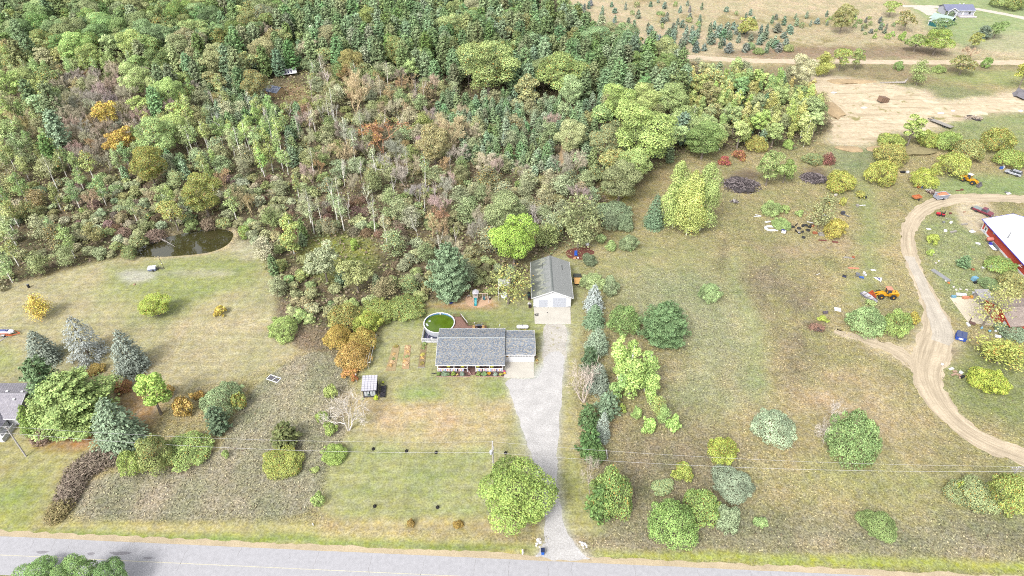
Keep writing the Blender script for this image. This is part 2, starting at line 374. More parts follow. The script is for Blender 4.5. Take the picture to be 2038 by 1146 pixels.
    st_ = nd.new('ShaderNodeTexNoise'); st_.inputs['Scale'].default_value = 1.0; st_.inputs['Detail'].default_value = 3; l.new(mpx.outputs[0], st_.inputs['Vector'])
    g = mth('MULTIPLY', g, rng(st_.outputs[0], 0.35, 0.65, rng(w, 0.1, 0.6, 0.9, 0.985), rng(w, 0.1, 0.6, 1.1, 1.015)))
    g = mth('MULTIPLY', g, rng(noise(7.0, 2, 0.6, 17), 0.3, 0.7, 0.86, 1.14))
    g2 = rng(f2, 0.36, 0.64, 0.86, 1.14); g = mth('MULTIPLY', g, g2)
    vm = nd.new('ShaderNodeVectorMath'); vm.operation = 'SCALE'; l.new(at.outputs['Color'], vm.inputs[0]); l.new(g, vm.inputs['Scale'])
    hs_ = nd.new('ShaderNodeHueSaturation'); l.new(vm.outputs[0], hs_.inputs['Color']); l.new(rng(f3, 0.3, 0.7, 0.485, 0.515), hs_.inputs['Hue'])
    l.new(rng(noise(0.9, 2, 0.5, 120), 0.3, 0.7, 0.8, 1.2), hs_.inputs['Saturation'])
    l.new(hs_.outputs[0], p.inputs['Base Color'])
    bp = nd.new('ShaderNodeBump'); bp.inputs['Strength'].default_value = 0.6; bp.inputs['Distance'].default_value = 0.25
    l.new(mth('MULTIPLY', f1, w), bp.inputs['Height']); l.new(bp.outputs[0], p.inputs['Normal'])
    me.materials.append(m)
    o = link('ground', me); tag(o, kind='structure')
    return xs, ys, wild.reshape(ny, nx), col.reshape(ny, nx, 3)

POND_PX = [(262, 508), (262, 494), (285, 480), (330, 470), (362, 462), (395, 455), (425, 452), (455, 455), (466, 462), (462, 476), (450, 488), (425, 499), (395, 504), (350, 508), (310, 510)]
GX, GY, WILD, GCOL = ground()

# ------------------------------------------------------------------ sheets: roads, tracks, gravel
def resample(line, step):
    d = np.r_[0, np.cumsum(np.hypot(*np.diff(line, axis=0).T))]; k = max(2, int(d[-1]/step)); t = np.linspace(0, d[-1], k)
    return np.stack([np.interp(t, d, line[:, i]) for i in range(line.shape[1])], 1), t
def strip(name, line, width, z, mat, rag=0.25, step=0.7, nc=9, parent=None):
    """band along a centre line (x, y [, width]); ragged edges; UV = metres along, 0..1 across"""
    line = np.asarray(line, float)
    if line.shape[1] == 2: line = np.c_[line, np.full(len(line), width)]
    L, t = resample(smooth_line(line, 2), step)
    T = np.gradient(L[:, :2], axis=0); T /= np.hypot(*T.T)[:, None]; N = np.stack([-T[:, 1], T[:, 0]], 1)
    V = []; uv = []
    for j in range(nc):
        s = j/(nc-1)-0.5; off = s*L[:, 2]
        if j in (0, nc-1): off = off+(fbm(L[:, 0]*1+j*50, L[:, 1], 1.6, 3)-0.5)*rag*4
        q = L[:, :2]+N*off[:, None]; V.append(np.c_[q, np.full(len(q), z)]); uv.append(np.c_[t, np.full(len(q), s+0.5)])
    k = len(L); V = np.concatenate(V); UV = np.concatenate(uv); idx = np.arange(nc*k).reshape(nc, k)
    Q = np.stack([idx[:-1, :-1], idx[:-1, 1:], idx[1:, 1:], idx[1:, :-1]], -1).reshape(-1, 4)
    me = bpy.data.meshes.new(name); me.from_pydata(V.tolist(), [], Q.tolist()); me.materials.append(mat)
    ul = me.uv_layers.new(name='along'); ul.data.foreach_set('uv', UV[Q.ravel()].ravel().astype(np.float32))
    if (V[Q[0, 1]]-V[Q[0, 0]])[0]*(V[Q[0, 2]]-V[Q[0, 1]])[1]-(V[Q[0, 1]]-V[Q[0, 0]])[1]*(V[Q[0, 2]]-V[Q[0, 1]])[0] < 0: me.flip_normals()
    return link(name, me, parent)
def patch(name, poly, z, mat, rag=0.3, sm=1, step=0.5):
    """flat area with a ragged outline"""
    p = smooth_poly(poly, sm) if sm else np.asarray(poly, float)
    p, t = resample(np.r_[p, p[:1]], step); p = p[:-1]
    if rag:
        T = np.roll(p, -1, 0)-np.roll(p, 1, 0); T /= np.maximum(np.hypot(*T.T), 1e-6)[:, None]
        p = p+np.stack([-T[:, 1], T[:, 0]], 1)*((fbm(p[:, 0]*1.0, p[:, 1]+7, 1.7, 3)-0.5)*rag*4)[:, None]
    tri = tessellate_polygon([[Vector((x, y, 0)) for x, y in p]])
    V = [(x, y, z) for x, y in p]; F = []
    for a, b, c in tri:
        ar = (p[b][0]-p[a][0])*(p[c][1]-p[a][1])-(p[b][1]-p[a][1])*(p[c][0]-p[a][0])
        F.append((a, b, c) if ar > 0 else (a, c, b))
    me = bpy.data.meshes.new(name); me.from_pydata(V, [], F); me.materials.append(mat)
    return link(name, me)

def gravel_mat(name, c1, c2, grass=None, gthr=None, rut=0.0, speck=5.0, streak=None):
    """loose stone: two tones at stone size; wheel ruts along the UV; weeds coming through"""
    m = bpy.data.materials.new(name); nt, n, l, p = nodes_of(m)
    p.inputs['Roughness'].default_value = 0.95; p.inputs['Specular IOR Level'].default_value = 0.15
    tc = n.new('ShaderNodeTexCoord')
    def nz(s, d=3, r=0.6, vec=None):
        k = n.new('ShaderNodeTexNoise'); k.inputs['Scale'].default_value = s; k.inputs['Detail'].default_value = d; k.inputs['Roughness'].default_value = r
        l.new(vec or tc.outputs['Object'], k.inputs['Vector']); return k.outputs[0]
    def ramp(x, a, b):
        k = n.new('ShaderNodeMapRange'); l.new(x, k.inputs[0]); k.inputs[1].default_value = a; k.inputs[2].default_value = b; return k.outputs[0]
    def mix(f, a, b):
        k = n.new('ShaderNodeMix'); k.data_type = 'RGBA'
        l.new(f, k.inputs[0])
        for i, v in ((6, a), (7, b)):
            if isinstance(v, tuple): k.inputs[i].default_value = (*v[:3], 1)
            else: l.new(v, k.inputs[i])
        return k.outputs[2]
    fine = nz(speck, 4, 0.75); broad = nz(0.35, 4, 0.6)
    c = mix(ramp(fine, 0.32, 0.68), c1, c2)
    vm = n.new('ShaderNodeVectorMath'); vm.operation = 'SCALE'; l.new(c, vm.inputs[0])
    k = n.new('ShaderNodeMapRange'); l.new(broad, k.inputs[0]); k.inputs[1].default_value = 0.3; k.inputs[2].default_value = 0.7; k.inputs[3].default_value = 0.86; k.inputs[4].default_value = 1.12
    l.new(k.outputs[0], vm.inputs['Scale']); c = vm.outputs[0]
    if rut:
        mp = n.new('ShaderNodeMapping'); mp.inputs['Scale'].default_value = (0.06, 9, 1); l.new(tc.outputs['UV'], mp.inputs['Vector'])
        r = nz(1.0, 5, 0.65, mp.outputs[0]); rr = ramp(r, 0.42, 0.62)
        mul = n.new('ShaderNodeMath'); mul.operation = 'MULTIPLY'; l.new(rr, mul.inputs[0]); mul.inputs[1].default_value = rut
        c = mix(mul.outputs[0], c, tuple(np.array(c2)*0.62))
    if streak:
        mp = n.new('ShaderNodeMapping'); mp.inputs['Scale'].default_value = streak; mp.inputs['Rotation'].default_value = (0, 0, .25); l.new(tc.outputs['Object'], mp.inputs['Vector'])
        c = mix(ramp(nz(1.0, 6, 0.68, mp.outputs[0]), 0.5, 0.66), c, tuple(np.array(c2)*0.76))
        c = mix(ramp(nz(.12, 5, 0.6), 0.55, 0.68), c, tuple(np.array(c1)*1.12))
    if grass:
        g = ramp(nz(0.8 if not streak else .16, 6, 0.7), gthr, gthr+0.08); c = mix(g, c, grass)
    l.new(c, p.inputs['Base Color'])
    b = n.new('ShaderNodeBump'); b.inputs['Strength'].default_value = 0.5; b.inputs['Distance'].default_value = 0.06
    l.new(fine, b.inputs['Height']); l.new(b.outputs[0], p.inputs['Normal'])
    return m
GRAVEL = gravel_mat('pale_gravel', A(220, 218, 217), A(186, 182, 178), speck=3.2)
GRAVEL_WEEDY = gravel_mat('weedy_gravel', A(222, 218, 212), A(180, 172, 158), grass=A(170, 164, 126), gthr=0.56, speck=3.0)
DIRT = gravel_mat('sandy_dirt', A(226, 210, 184), A(204, 186, 158), rut=0.7, speck=2.5)
DIRT_GREY = gravel_mat('grey_gravel_dirt', A(222, 212, 196), A(196, 186, 170), rut=0.4, speck=3.0)
SAND = gravel_mat('pit_sand', A(230, 214, 186), A(206, 186, 154), grass=A(160, 152, 104), gthr=.57, speck=0.9, streak=(.05, .5, 1))
SHOULDER = gravel_mat('road_shoulder_gravel', A(214, 198, 168), A(184, 166, 136), speck=4.0)

# asphalt road: far edge through (-88.9, 66.9) and (40.2, 60.6)
def edge_y(x): return 66.92-(x+88.94)*0.0487
ASPHALT = M('worn_asphalt', A(186, 185, 189), 0.9, 0.10, 1.3, 0.25, spec=0.2, bscale=14)
rd = [(x, edge_y(x)-3.45) for x in (-420, -88, 0, 45, 420)]
tag(strip('shoulder', [(x, edge_y(x)+0.25) for x in (-300, -88, 0, 45, 300)], 1.7, 0.004, SHOULDER, 0.22, 0.5, 5), kind='structure')
tag(strip('road', rd, 6.9, 0.010, ASPHALT, 0.03, 1.0, 5), kind='structure')
fade = M('faded_road_paint', A(214, 208, 186), 0.9, 0.22, 3.0)
seam = M('tar_seam', A(160, 157, 158), 0.9, 0.2, 3.0)
tag(strip('road_marking', [(x, edge_y(x)-3.42) for x in (-250, -88, 0, 45, 250)], 0.12, 0.014, fade, 0.02, 0.7, 3), kind='structure')
b = B(); rc = random.Random(3)
x = -130.0
while x < 70:
    x += rc.uniform(1.6, 11)
    y1 = edge_y(x)-0.1; y0 = y1-rc.uniform(1.2, 6.6); px = x; yy = y1
    while yy > y0:
        nx = px+rc.uniform(-.2, .2); ny = yy-0.4; w = rc.uniform(.018, .035)
        b.add([(px-w, yy, .014), (px+w, yy, .014), (nx+w, ny, .014), (nx-w, ny, .014)], [(0, 3, 2, 1)]); px, yy = nx, ny
tag(b.build('road_crack', seam), kind='stuff')
b = B()
for cx, cy, w, h in ((-80, 63.9, 2.0, .28), (-71.5, 63.6, 1.2, .3), (-66.6, 63.7, 3.6, .34), (-61.5, 62.8, 1.6, .2)):
    b.prism([(cx+w/2*math.cos(t)*(1+.2*math.sin(3*t)), cy+h*math.sin(t)) for t in np.linspace(0, 2*math.pi, 15)[:-1]], .0125, .0135)
tag(b.build('asphalt_stain', M('oil_stain', A(150, 147, 152), .9, .2, 4)), kind='stuff')

DRIVE_PX = [(1003, 753), (1062, 754), (1078, 748), (1086, 700), (1122, 700), (1121, 740), (1118, 790), (1112, 860), (1108, 920), (1110, 980), (1120, 1040), (1138, 1080), (1162, 1104), (1190, 1116), (1060, 1111), (1078, 1098), (1085, 1060), (1086, 1020), (1080, 975), (1066, 930), (1052, 890), (1034, 835), (1015, 785)]
tag(patch('driveway', Upts(DRIVE_PX), 0.008, GRAVEL, 0.22, 1), kind='structure')
tag(patch('gravel_track', Upts([(1080, 643), (1129, 643), (1126, 690), (1125, 722), (1078, 722), (1084, 680)]), 0.0055, GRAVEL_WEEDY, 0.3, 1), kind='structure')

def wline(px, z=0): 
    q = Upts([(a, c) for a, c, *_ in px]); return np.c_[q, [w for *_, w in px]]
tag(strip('dirt_track', wline([(2150, 950, 5.2), (2038, 908, 5.2), (1965, 882, 5.2), (1905, 845, 5.0), (1862, 795, 5.4), (1842, 745, 6.0), (1856, 695, 8.0), (1868, 655, 7.0), (1858, 615, 5.0), (1838, 570, 4.2), (1818, 530, 4.0), (1806, 490, 3.8), (1806, 455, 3.9), (1828, 420, 4.6), (1875, 398, 5.2), (1950, 392, 5.0), (2080, 398, 4.6)]), 0, 0.008, DIRT, 0.4, 0.7, 11), kind='structure')
tag(strip('gravel_patch', wline([(1810, 510, 2.4), (1828, 550, 2.8), (1848, 592, 3.0), (1866, 630, 4.2), (1878, 662, 5.0), (1872, 682, 3.6)]), 0, 0.013, DIRT_GREY, 0.22, 0.6, 7), kind='structure')
tag(strip('rut_track', wline([(1840, 742, 5), (1800, 705, 4), (1745, 682, 3), (1690, 668, 2.2), (1662, 656, 1.6)]), 0, 0.0045, DIRT, 0.5, 0.6, 9), kind='structure')
tag(strip('far_dirt_road', wline([(1330, 108, 5.5), (1400, 116, 5.5), (1500, 121, 5.5), (1700, 123, 5.5), (1900, 124, 5.5), (2150, 125, 5.5)]), 0, 0.008, gravel_mat('far_road_sand', A(232, 214, 188), A(212, 192, 164), rut=0.25, speck=1.0), 0.5, 1.2, 7), kind='structure')
PALE = M('pale_drive_gravel', A(220, 208, 196), .95, .1, .6)
tag(strip('far_driveway', wline([(1796, 12, 4), (1850, 13, 5), (1880, 14, 5), (1940, 17, 4.5), (1990, 26, 4.5), (2050, 38, 5), (2150, 60, 6)]), 0, 0.006, PALE, 0.4, 1.0, 5), kind='structure')
tag(patch('far_turning_area', Upts([(1812, 14), (1856, 14), (1868, 22), (1850, 32), (1842, 28), (1830, 20)]), 0.010, PALE, 0.4), kind='structure')
tag(strip('forest_path', wline([(1112, 215, 1.5), (1114, 240, 1.7), (1120, 262, 1.8), (1127, 280, 1.8), (1121, 296, 1.7), (1116, 312, 1.6), (1120, 330, 1.4)]), 0, 0.006, M('path_earth', A(196, 168, 130), .95, .15, 1.2), 0.3, 0.6, 5), kind='structure')
tag(patch('sand_pit', Upts([(1585, 154), (1640, 150), (1735, 172), (1830, 184), (1880, 212), (1960, 196), (2060, 178), (2150, 180), (2150, 222), (1995, 220), (1888, 243), (1838, 258), (1770, 262), (1745, 282), (1690, 288), (1652, 278), (1660, 235), (1645, 195)]), 0.006, SAND, 0.9, 2, 0.9), kind='structure')

# pond
m = bpy.data.materials.new('pond_water'); nt, n, l, p = nodes_of(m)
p.inputs['Base Color'].default_value = (0.026, 0.024, 0.009, 1); p.inputs['Roughness'].default_value = 0.04; p.inputs['Specular IOR Level'].default_value = 1.0
nzz = n.new('ShaderNodeTexNoise'); nzz.inputs['Scale'].default_value = 1.2; tc = n.new('ShaderNodeTexCoord'); l.new(tc.outputs['Object'], nzz.inputs['Vector'])
bp = n.new('ShaderNodeBump'); bp.inputs['Strength'].default_value = 0.06; bp.inputs['Distance'].default_value = 0.05; l.new(nzz.outputs[0], bp.inputs['Height']); l.new(bp.outputs[0], p.inputs['Normal'])
tag(patch('pond', Upts(POND_PX)*1.0, -0.34, m, 0.0, 2, 1.0), kind='structure')
# ------------------------------------------------------------------ plants: foliage built from leaf-spray sized faces
def foliage_mat(name, by_vertex=False, rough=0.65):
    m = bpy.data.materials.new(name); nt, n, l, p = nodes_of(m)
    p.inputs['Roughness'].default_value = rough; p.inputs['Specular IOR Level'].default_value = 0.25
    if by_vertex:
        a = n.new('ShaderNodeAttribute'); a.attribute_name = 'tint'; colr = a.outputs['Color']; alph = a.outputs['Alpha']
    else:
        oi = n.new('ShaderNodeObjectInfo'); colr = oi.outputs['Color']; alph = oi.outputs['Alpha']
    v = n.new('ShaderNodeAttribute'); v.attribute_name = 'leaf'
    sx = n.new('ShaderNodeSeparateXYZ'); l.new(v.outputs['Vector'], sx.inputs[0])
    # x: shade of the leaf spray, y: its turn of colour, z: old wood (1) or leaf (0)
    k = n.new('ShaderNodeMapRange'); l.new(sx.outputs[0], k.inputs[0]); k.inputs[3].default_value = 0.5; k.inputs[4].default_value = 1.5
    vm = n.new('ShaderNodeVectorMath'); vm.operation = 'SCALE'; l.new(colr, vm.inputs[0]); l.new(k.outputs[0], vm.inputs['Scale'])
    lt = n.new('ShaderNodeMath'); lt.operation = 'LESS_THAN'; l.new(sx.outputs[1], lt.inputs[0]); l.new(alph, lt.inputs[1])
    mx = n.new('ShaderNodeMix'); mx.data_type = 'RGBA'; l.new(lt.outputs[0], mx.inputs[0]); l.new(vm.outputs[0], mx.inputs[6]); mx.inputs[7].default_value = (0.30, 0.19, 0.05, 1)
    hs_ = n.new('ShaderNodeHueSaturation'); l.new(mx.outputs[2], hs_.inputs['Color'])
    hk = n.new('ShaderNodeMapRange'); l.new(sx.outputs[2], hk.inputs[0]); hk.inputs[3].default_value = 0.482; hk.inputs[4].default_value = 0.518
    l.new(hk.outputs[0], hs_.inputs['Hue'])
    l.new(hs_.outputs[0], p.inputs['Base Color'])
    tr = n.new('ShaderNodeBsdfTranslucent'); l.new(hs_.outputs[0], tr.inputs['Color'])
    ms = n.new('ShaderNodeMixShader'); ms.inputs[0].default_value = 0.16
    l.new(p.outputs[0], ms.inputs[1]); l.new(tr.outputs[0], ms.inputs[2]); l.new(ms.outputs[0], n['Material Output'].inputs['Surface'])
    return m
LEAF = foliage_mat('leaf_spray'); LEAF_MASS = foliage_mat('leaf_mass', True)
m = bpy.data.materials.new('twig_bark'); nt, n, l, p = nodes_of(m); oi = n.new('ShaderNodeObjectInfo'); l.new(oi.outputs['Color'], p.inputs['Base Color']); p.inputs['Roughness'].default_value = 0.85
TWIG = m
BARK = M('grey_brown_bark', (0.13, 0.11, 0.09), 0.9, 0.3, 3, 0.6, stretch=(1, 1, .25))
PINEBARK = M('reddish_pine_bark', (0.16, 0.095, 0.06), 0.9, 0.3, 3, 0.6, stretch=(1, 1, .25))
BIRCH = M('white_birch_bark', (0.52, 0.5, 0.46), 0.7, 0.35, 2.5, 0.2, stretch=(1, 1, 2.5))
NPL = np.random.default_rng(21)
def unit(v): return v/np.maximum(np.linalg.norm(v, axis=1), 1e-6)[:, None]
def rand_dirs(n): return unit(NPL.normal(size=(n, 3)))

class Crown:
    """leaf sprays: centre, facing, long axis, size"""
    def __init__(s): s.c, s.n, s.sz, s.ax, s.sh = [], [], [], [], []
    def add(s, c, n, sz, asp=0.75, ax=None, shade=None):
        k = len(c); s.c.append(c); s.n.append(unit(n)); sz = np.broadcast_to(sz, k)
        s.sz.append(np.stack([sz, sz*np.broadcast_to(asp, k)], 1))
        s.ax.append(rand_dirs(k) if ax is None else ax); s.sh.append(np.zeros(k) if shade is None else np.broadcast_to(shade, k))
    def arrays(s):
        c = np.concatenate(s.c); n = np.concatenate(s.n); sz = np.concatenate(s.sz); ax = np.concatenate(s.ax); sh = np.concatenate(s.sh)
        t = ax-n*(ax*n).sum(1)[:, None]; t = unit(t); b = np.cross(n, t)
        k = len(c); j = lambda: NPL.uniform(0.75, 1.15, k)[:, None]
        T = t*sz[:, :1]*0.5; Bq = b*sz[:, 1:]*0.5; fold = n*sz[:, 1:]*0.10
        V = np.stack([c-T*j(), c-Bq*j()+fold-T*0.1, c+T*j(), c+Bq*j()+fold+T*0.1], 1)
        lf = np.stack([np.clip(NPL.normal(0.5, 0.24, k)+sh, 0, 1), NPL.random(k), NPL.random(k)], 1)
        return V, lf
    def mesh(s, name, mats=None, extra=None):
        V, lf = s.arrays(); k = len(V); me = bpy.data.meshes.new(name)
        ev, ef = ([], []) if extra is None else (extra.v, extra.f)
        ne = len(ev); nv = 4*k+ne
        co = np.concatenate([V.reshape(-1, 3), np.array(ev, float).reshape(-1, 3)]) if ne else V.reshape(-1, 3)
        me.vertices.add(nv); me.vertices.foreach_set('co', co.ravel())
        li = [np.arange(4*k)]; ls = list(np.arange(k)*4); o = 4*k; tot = 4*k
        for f in ef: li.append(np.array(f)+4*k); ls.append(o); o += len(f)
        li = np.concatenate(li); me.loops.add(len(li)); me.loops.foreach_set('vertex_index', li)
        me.polygons.add(len(ls)); me.polygons.foreach_set('loop_start', ls)
        for mt in (mats or [LEAF]): me.materials.append(mt)
        if ne: me.polygons.foreach_set('material_index', [0]*k+[1]*len(ef))
        me.update(calc_edges=True)
        at = me.attributes.new('leaf', 'FLOAT_VECTOR', 'FACE'); full = np.full((len(ls), 3), 0.5); full[:k] = lf
        at.data.foreach_set('vector', full.ravel())
        return me

def lobes_crown(lobes, per, size, cr, up=0.25, cull=True, asp=0.8, thin=0.0):
    """lobes: (centre, radii); sprays sit on the lobes' outer skin, few inside"""
    Cn = np.array([c for c, r in lobes]); Rr = np.array([r for c, r in lobes])
    for i, (c, r) in enumerate(lobes):
        c = np.array(c); r = np.array(r); k = int(per*(r[0]/np.mean(Rr[:, 0]))**2)
        d = rand_dirs(k); d[:, 2] = np.where(d[:, 2] < -0.35, -d[:, 2]*0.7, d[:, 2]); d = unit(d)
        rad = NPL.uniform(0.7, 1.06, k) if not thin else NPL.uniform(0.25, 1.1, k)
        p = c+d*r*rad[:, None]
        if cull:
            keep = np.ones(k, bool)
            for j in range(len(lobes)):
                if j != i: keep &= (((p-Cn[j])/(Rr[j]*0.84))**2).sum(1) > 1
            p = p[keep]; d = d[keep]
        nn = d/np.maximum(r, 1e-3)*r.mean()+NPL.normal(size=d.shape)*0.55; nn[:, 2] += up
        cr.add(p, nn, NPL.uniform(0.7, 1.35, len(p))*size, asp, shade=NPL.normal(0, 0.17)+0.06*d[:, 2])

def limb(b, p0, p1, r0, r1, bow=0.15, mi=0, n=5):
    p0, p1 = Vector(p0), Vector(p1); mid = (p0+p1)/2+Vector((R.uniform(-1, 1), R.uniform(-1, 1), R.uniform(0, .6)))*(p1-p0).length*bow*.5
    b.tube([p0, mid, p1], [r0, (r0+r1)/2, r1], n, mi)

def broad_proto(i, leaf=0.42, per=200, nl=26, flat=0.8, H=12.0, Rr=4.6, base=0.22):
    """round-headed hardwood: lobed crown on a forked trunk; unit size H x Rr"""
    cr = Crown(); lobes = []; zc = H*(base+(1-base)/2); vz = H*(1-base)/2; ex = R.uniform(.86, 1.16)
    for k in range(nl):
        for _ in range(40):
            d = Vector((R.gauss(0, 1), R.gauss(0, 1), R.gauss(0.25, .9))).normalized(); q = R.uniform(0.4, 0.86)
            c = np.array([d.x*Rr*q*ex, d.y*Rr*q/ex, zc+d.z*vz*q])
            if all(np.linalg.norm(c-l[0]) > 1.1*R.uniform(.8, 1.2) for l in lobes): break
        rr = Rr*R.choice([.2, .24, .28, .32, .36, .42])*R.uniform(.9, 1.1); lobes.append((c, np.array([rr, rr, rr*R.uniform(.7, .95)])))
    lobes.append((np.array([0, 0, zc]), np.array([Rr*.5, Rr*.5, vz*.55])))
    lobes_crown(lobes, per, leaf, cr)
    b = B(); top = Vector((R.uniform(-.3, .3), R.uniform(-.3, .3), zc))
    b.tube([(0, 0, -.2), (0, 0, H*.12), top*.5+Vector((0, 0, H*.08)), top], [.34, .26, .2, .1], 7)
    for c, r in lobes[:-1:2]: limb(b, (top.x*.6, top.y*.6, H*R.uniform(.25, .42)), c, .11, .03)
    return cr.mesh('crown'), b.mesh('trunk', BARK), Rr, H
def aspen_proto(i, H=11.0, Rr=2.4, per=120, leaf=0.34, bark=None, base=.3, thin=True, nl=13):
    """slender upright tree, loose crown, pale stem showing through"""
    cr = Crown(); lobes = []
    for k in range(nl):
        t = (k+.5)/nl; z = H*(base+(1-base)*t); w = Rr*(math.sin(math.pi*(0.18+0.8*t))**.8)
        a = R.uniform(0, 6.28); q = w*R.uniform(.2, .65); rr = w*R.uniform(.38, .6)+.25
        lobes.append((np.array([q*math.cos(a), q*math.sin(a), z]), np.array([rr, rr, rr*R.uniform(.8, 1.3)])))
    lobes_crown(lobes, per, leaf, cr, 0.15, False, 0.75, 1 if thin else 0)
    b = B(); lean = (R.uniform(-.5, .5), R.uniform(-.5, .5))
    b.tube([(0, 0, -.2), (lean[0]*.3, lean[1]*.3, H*.35), (lean[0], lean[1], H*.7), (lean[0]*.8, lean[1]*.8, H*.97)], [.17, .13, .08, .025], 6)
    for c, r in lobes[::2]: limb(b, (lean[0]*.6, lean[1]*.6, max(H*.2, c[2]-H*.12)), c, .05, .02, n=4)
    return cr.mesh('crown'), b.mesh('trunk', bark or BIRCH), Rr, H
def pine_proto(i, H=14.0, Rr=3.6, whorls=18, base=.1, size=.6, round_=.33, per=46):
    """pine: whorled boughs with plumes of needles turned up at the ends"""
    cr = Crown(); b = B(); b.tube([(0, 0, -.2), (0, 0, H*.5), (0, 0, H*.98)], [.27, .18, .03], 6)
    for w in range(whorls):
        t = (w+R.uniform(-.2, .2))/whorls; t = min(max(t, 0), 1); z = H*(base+(1-base)*t*.97)
        L = Rr*max(.1, (1-t)**round_*(0.72+.28*min(1, t*4)))*R.uniform(.85, 1.1); nb = R.choice([5, 6, 6, 7]); a0 = R.uniform(0, 6.28)
        for k in range(nb):
            a = a0+6.283*k/nb+R.uniform(-.25, .25); l_ = L*R.uniform(.72, 1.12); dz = l_*R.uniform(.08, .3)
            d = np.array([math.cos(a), math.sin(a), 0]); e = np.array([0, 0, z])
            if w % 2 == 0: b.tube([(0, 0, z), (d[0]*l_*.9, d[1]*l_*.9, z+dz*.7)], [.05, .015], 3, cap=False)
            m_ = int(per*(.35+.65*l_/Rr)); s = NPL.uniform(.28, 1.03, m_); side = NPL.normal(0, .16, m_)*l_*(1.15-s*.55)
            p = e+d*(s*l_)[:, None]+np.array([-d[1], d[0], 0])*side[:, None]; p[:, 2] += dz*s**2+NPL.normal(.05, .2, m_)*(.5+.5*l_/Rr)*(H/14 if H > 8 else .6)
            nn = d*.55+np.array([0, 0, .8])+NPL.normal(size=(m_, 3))*.5
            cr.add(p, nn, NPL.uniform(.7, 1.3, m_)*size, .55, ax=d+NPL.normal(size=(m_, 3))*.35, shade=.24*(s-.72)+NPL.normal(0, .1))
    k = 40; cr.add(np.stack([NPL.normal(0, .2, k), NPL.normal(0, .2, k), NPL.uniform(H*.93, H*1.02, k)], 1), rand_dirs(k)+[0, 0, .4], size*.8, .5)
    return cr.mesh('crown'), b.mesh('trunk', PINEBARK), Rr, H
def spruce_proto(i, H=10.0, Rr=2.5, whorls=24, per=34, size=.34, gap=0.0):
    """spruce: tight cone of drooping boughs"""
    cr = Crown(); b = B(); b.tube([(0, 0, -.2), (0, 0, H*.5), (0, 0, H*.97)], [.2, .13, .02], 6)
    for w in range(whorls):
        t = w/whorls; z = H*(.04+.94*t); L = Rr*((1-t)**.62)*R.uniform(.88, 1.1)+.12; nb = max(5, int(11*(1-t)+4)); a0 = R.uniform(0, 6.28)
        for k in range(nb):
            if R.random() < gap: continue
            a = a0+6.283*k/nb+R.uniform(-.15, .15); l_ = L*R.uniform(.8, 1.15); dr = -l_*R.uniform(.1, .35)
            d = np.array([math.cos(a), math.sin(a), 0]); m_ = max(4, int(per*(.3+.7*l_/Rr)))
            s = NPL.uniform(.3, 1.02, m_)**.8; side = NPL.normal(0, .13, m_)*l_
            p = np.array([0, 0, z])+d*(s*l_)[:, None]+np.array([-d[1], d[0], 0])*side[:, None]; p[:, 2] += dr*s+NPL.normal(0, .07, m_)
            nn = d*.7+np.array([0, 0, .7])+NPL.normal(size=(m_, 3))*.35
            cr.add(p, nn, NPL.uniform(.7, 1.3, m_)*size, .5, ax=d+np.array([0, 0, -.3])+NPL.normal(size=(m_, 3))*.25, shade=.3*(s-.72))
    k = 16; cr.add(np.stack([NPL.normal(0, .05, k), NPL.normal(0, .05, k), NPL.uniform(H*.94, H*1.02, k)], 1), rand_dirs(k)+[.0, 0, .3], size*.7, .4)
    return cr.mesh('crown'), b.mesh('trunk', BARK), Rr, H
def bare_proto(i, H=10.0, Rr=3.2, fuzz=900, levels=4, stems=1, spread=.55, thick=.16, leaf=.0):
    """leafless tree: forking limbs ending in fine twigs"""
    b = B(); ends = []
    def grow(p, d, L, r, lv):
        q = p+d*L*.5+Vector((R.gauss(0, 1), R.gauss(0, 1), 0))*L*.06; e = p+d*L
        b.tube([p, q, e], [r, r*.82, r*.62], 5 if lv > 2 else 3, cap=False); ends.append((e, d, L))
        if lv == 0: return
        for k in range(R.choice([2, 3, 3]) if lv < levels else R.choice([3, 4])):
            nd = (d+Vector((R.gauss(0, 1), R.gauss(0, 1), R.gauss(.12, .7)))*spread).normalized(); grow(p+d*L*R.uniform(.55, 1), nd, L*R.uniform(.55, .8), r*R.uniform(.45, .62), lv-1)
    for s in range(stems):
        d = Vector((R.gauss(0, .12 if stems == 1 else .3), R.gauss(0, .12 if stems == 1 else .3), 1)).normalized(); grow(Vector((0, 0, -.2)), d, H*R.uniform(.3, .38), thick, levels)
    zmax = max(e[0].z for e in ends); rmax = np.percentile([math.hypot(e[0].x, e[0].y) for e in ends], 92)
    cr = Crown(); f = [R.choice(ends[len(ends)//3:]) for _ in range(fuzz)]
    c = np.array([e[0]+e[1]*R.uniform(0, e[2]*.5) for e in f])+NPL.normal(0, .22, (fuzz, 3)); ax = np.array([e[1] for e in f])+NPL.normal(0, .45, (fuzz, 3)); ax[:, 2] += .25
    if leaf: cr.add(c, rand_dirs(fuzz), NPL.uniform(.6, 1.2, fuzz)*leaf, .7)
    else: cr.add(c, rand_dirs(fuzz), NPL.uniform(.5, 1.2, fuzz), .055, ax=unit(ax))
    return cr.mesh('crown', [LEAF if leaf else TWIG]), b.mesh('trunk', TWIG), max(rmax, .5), zmax
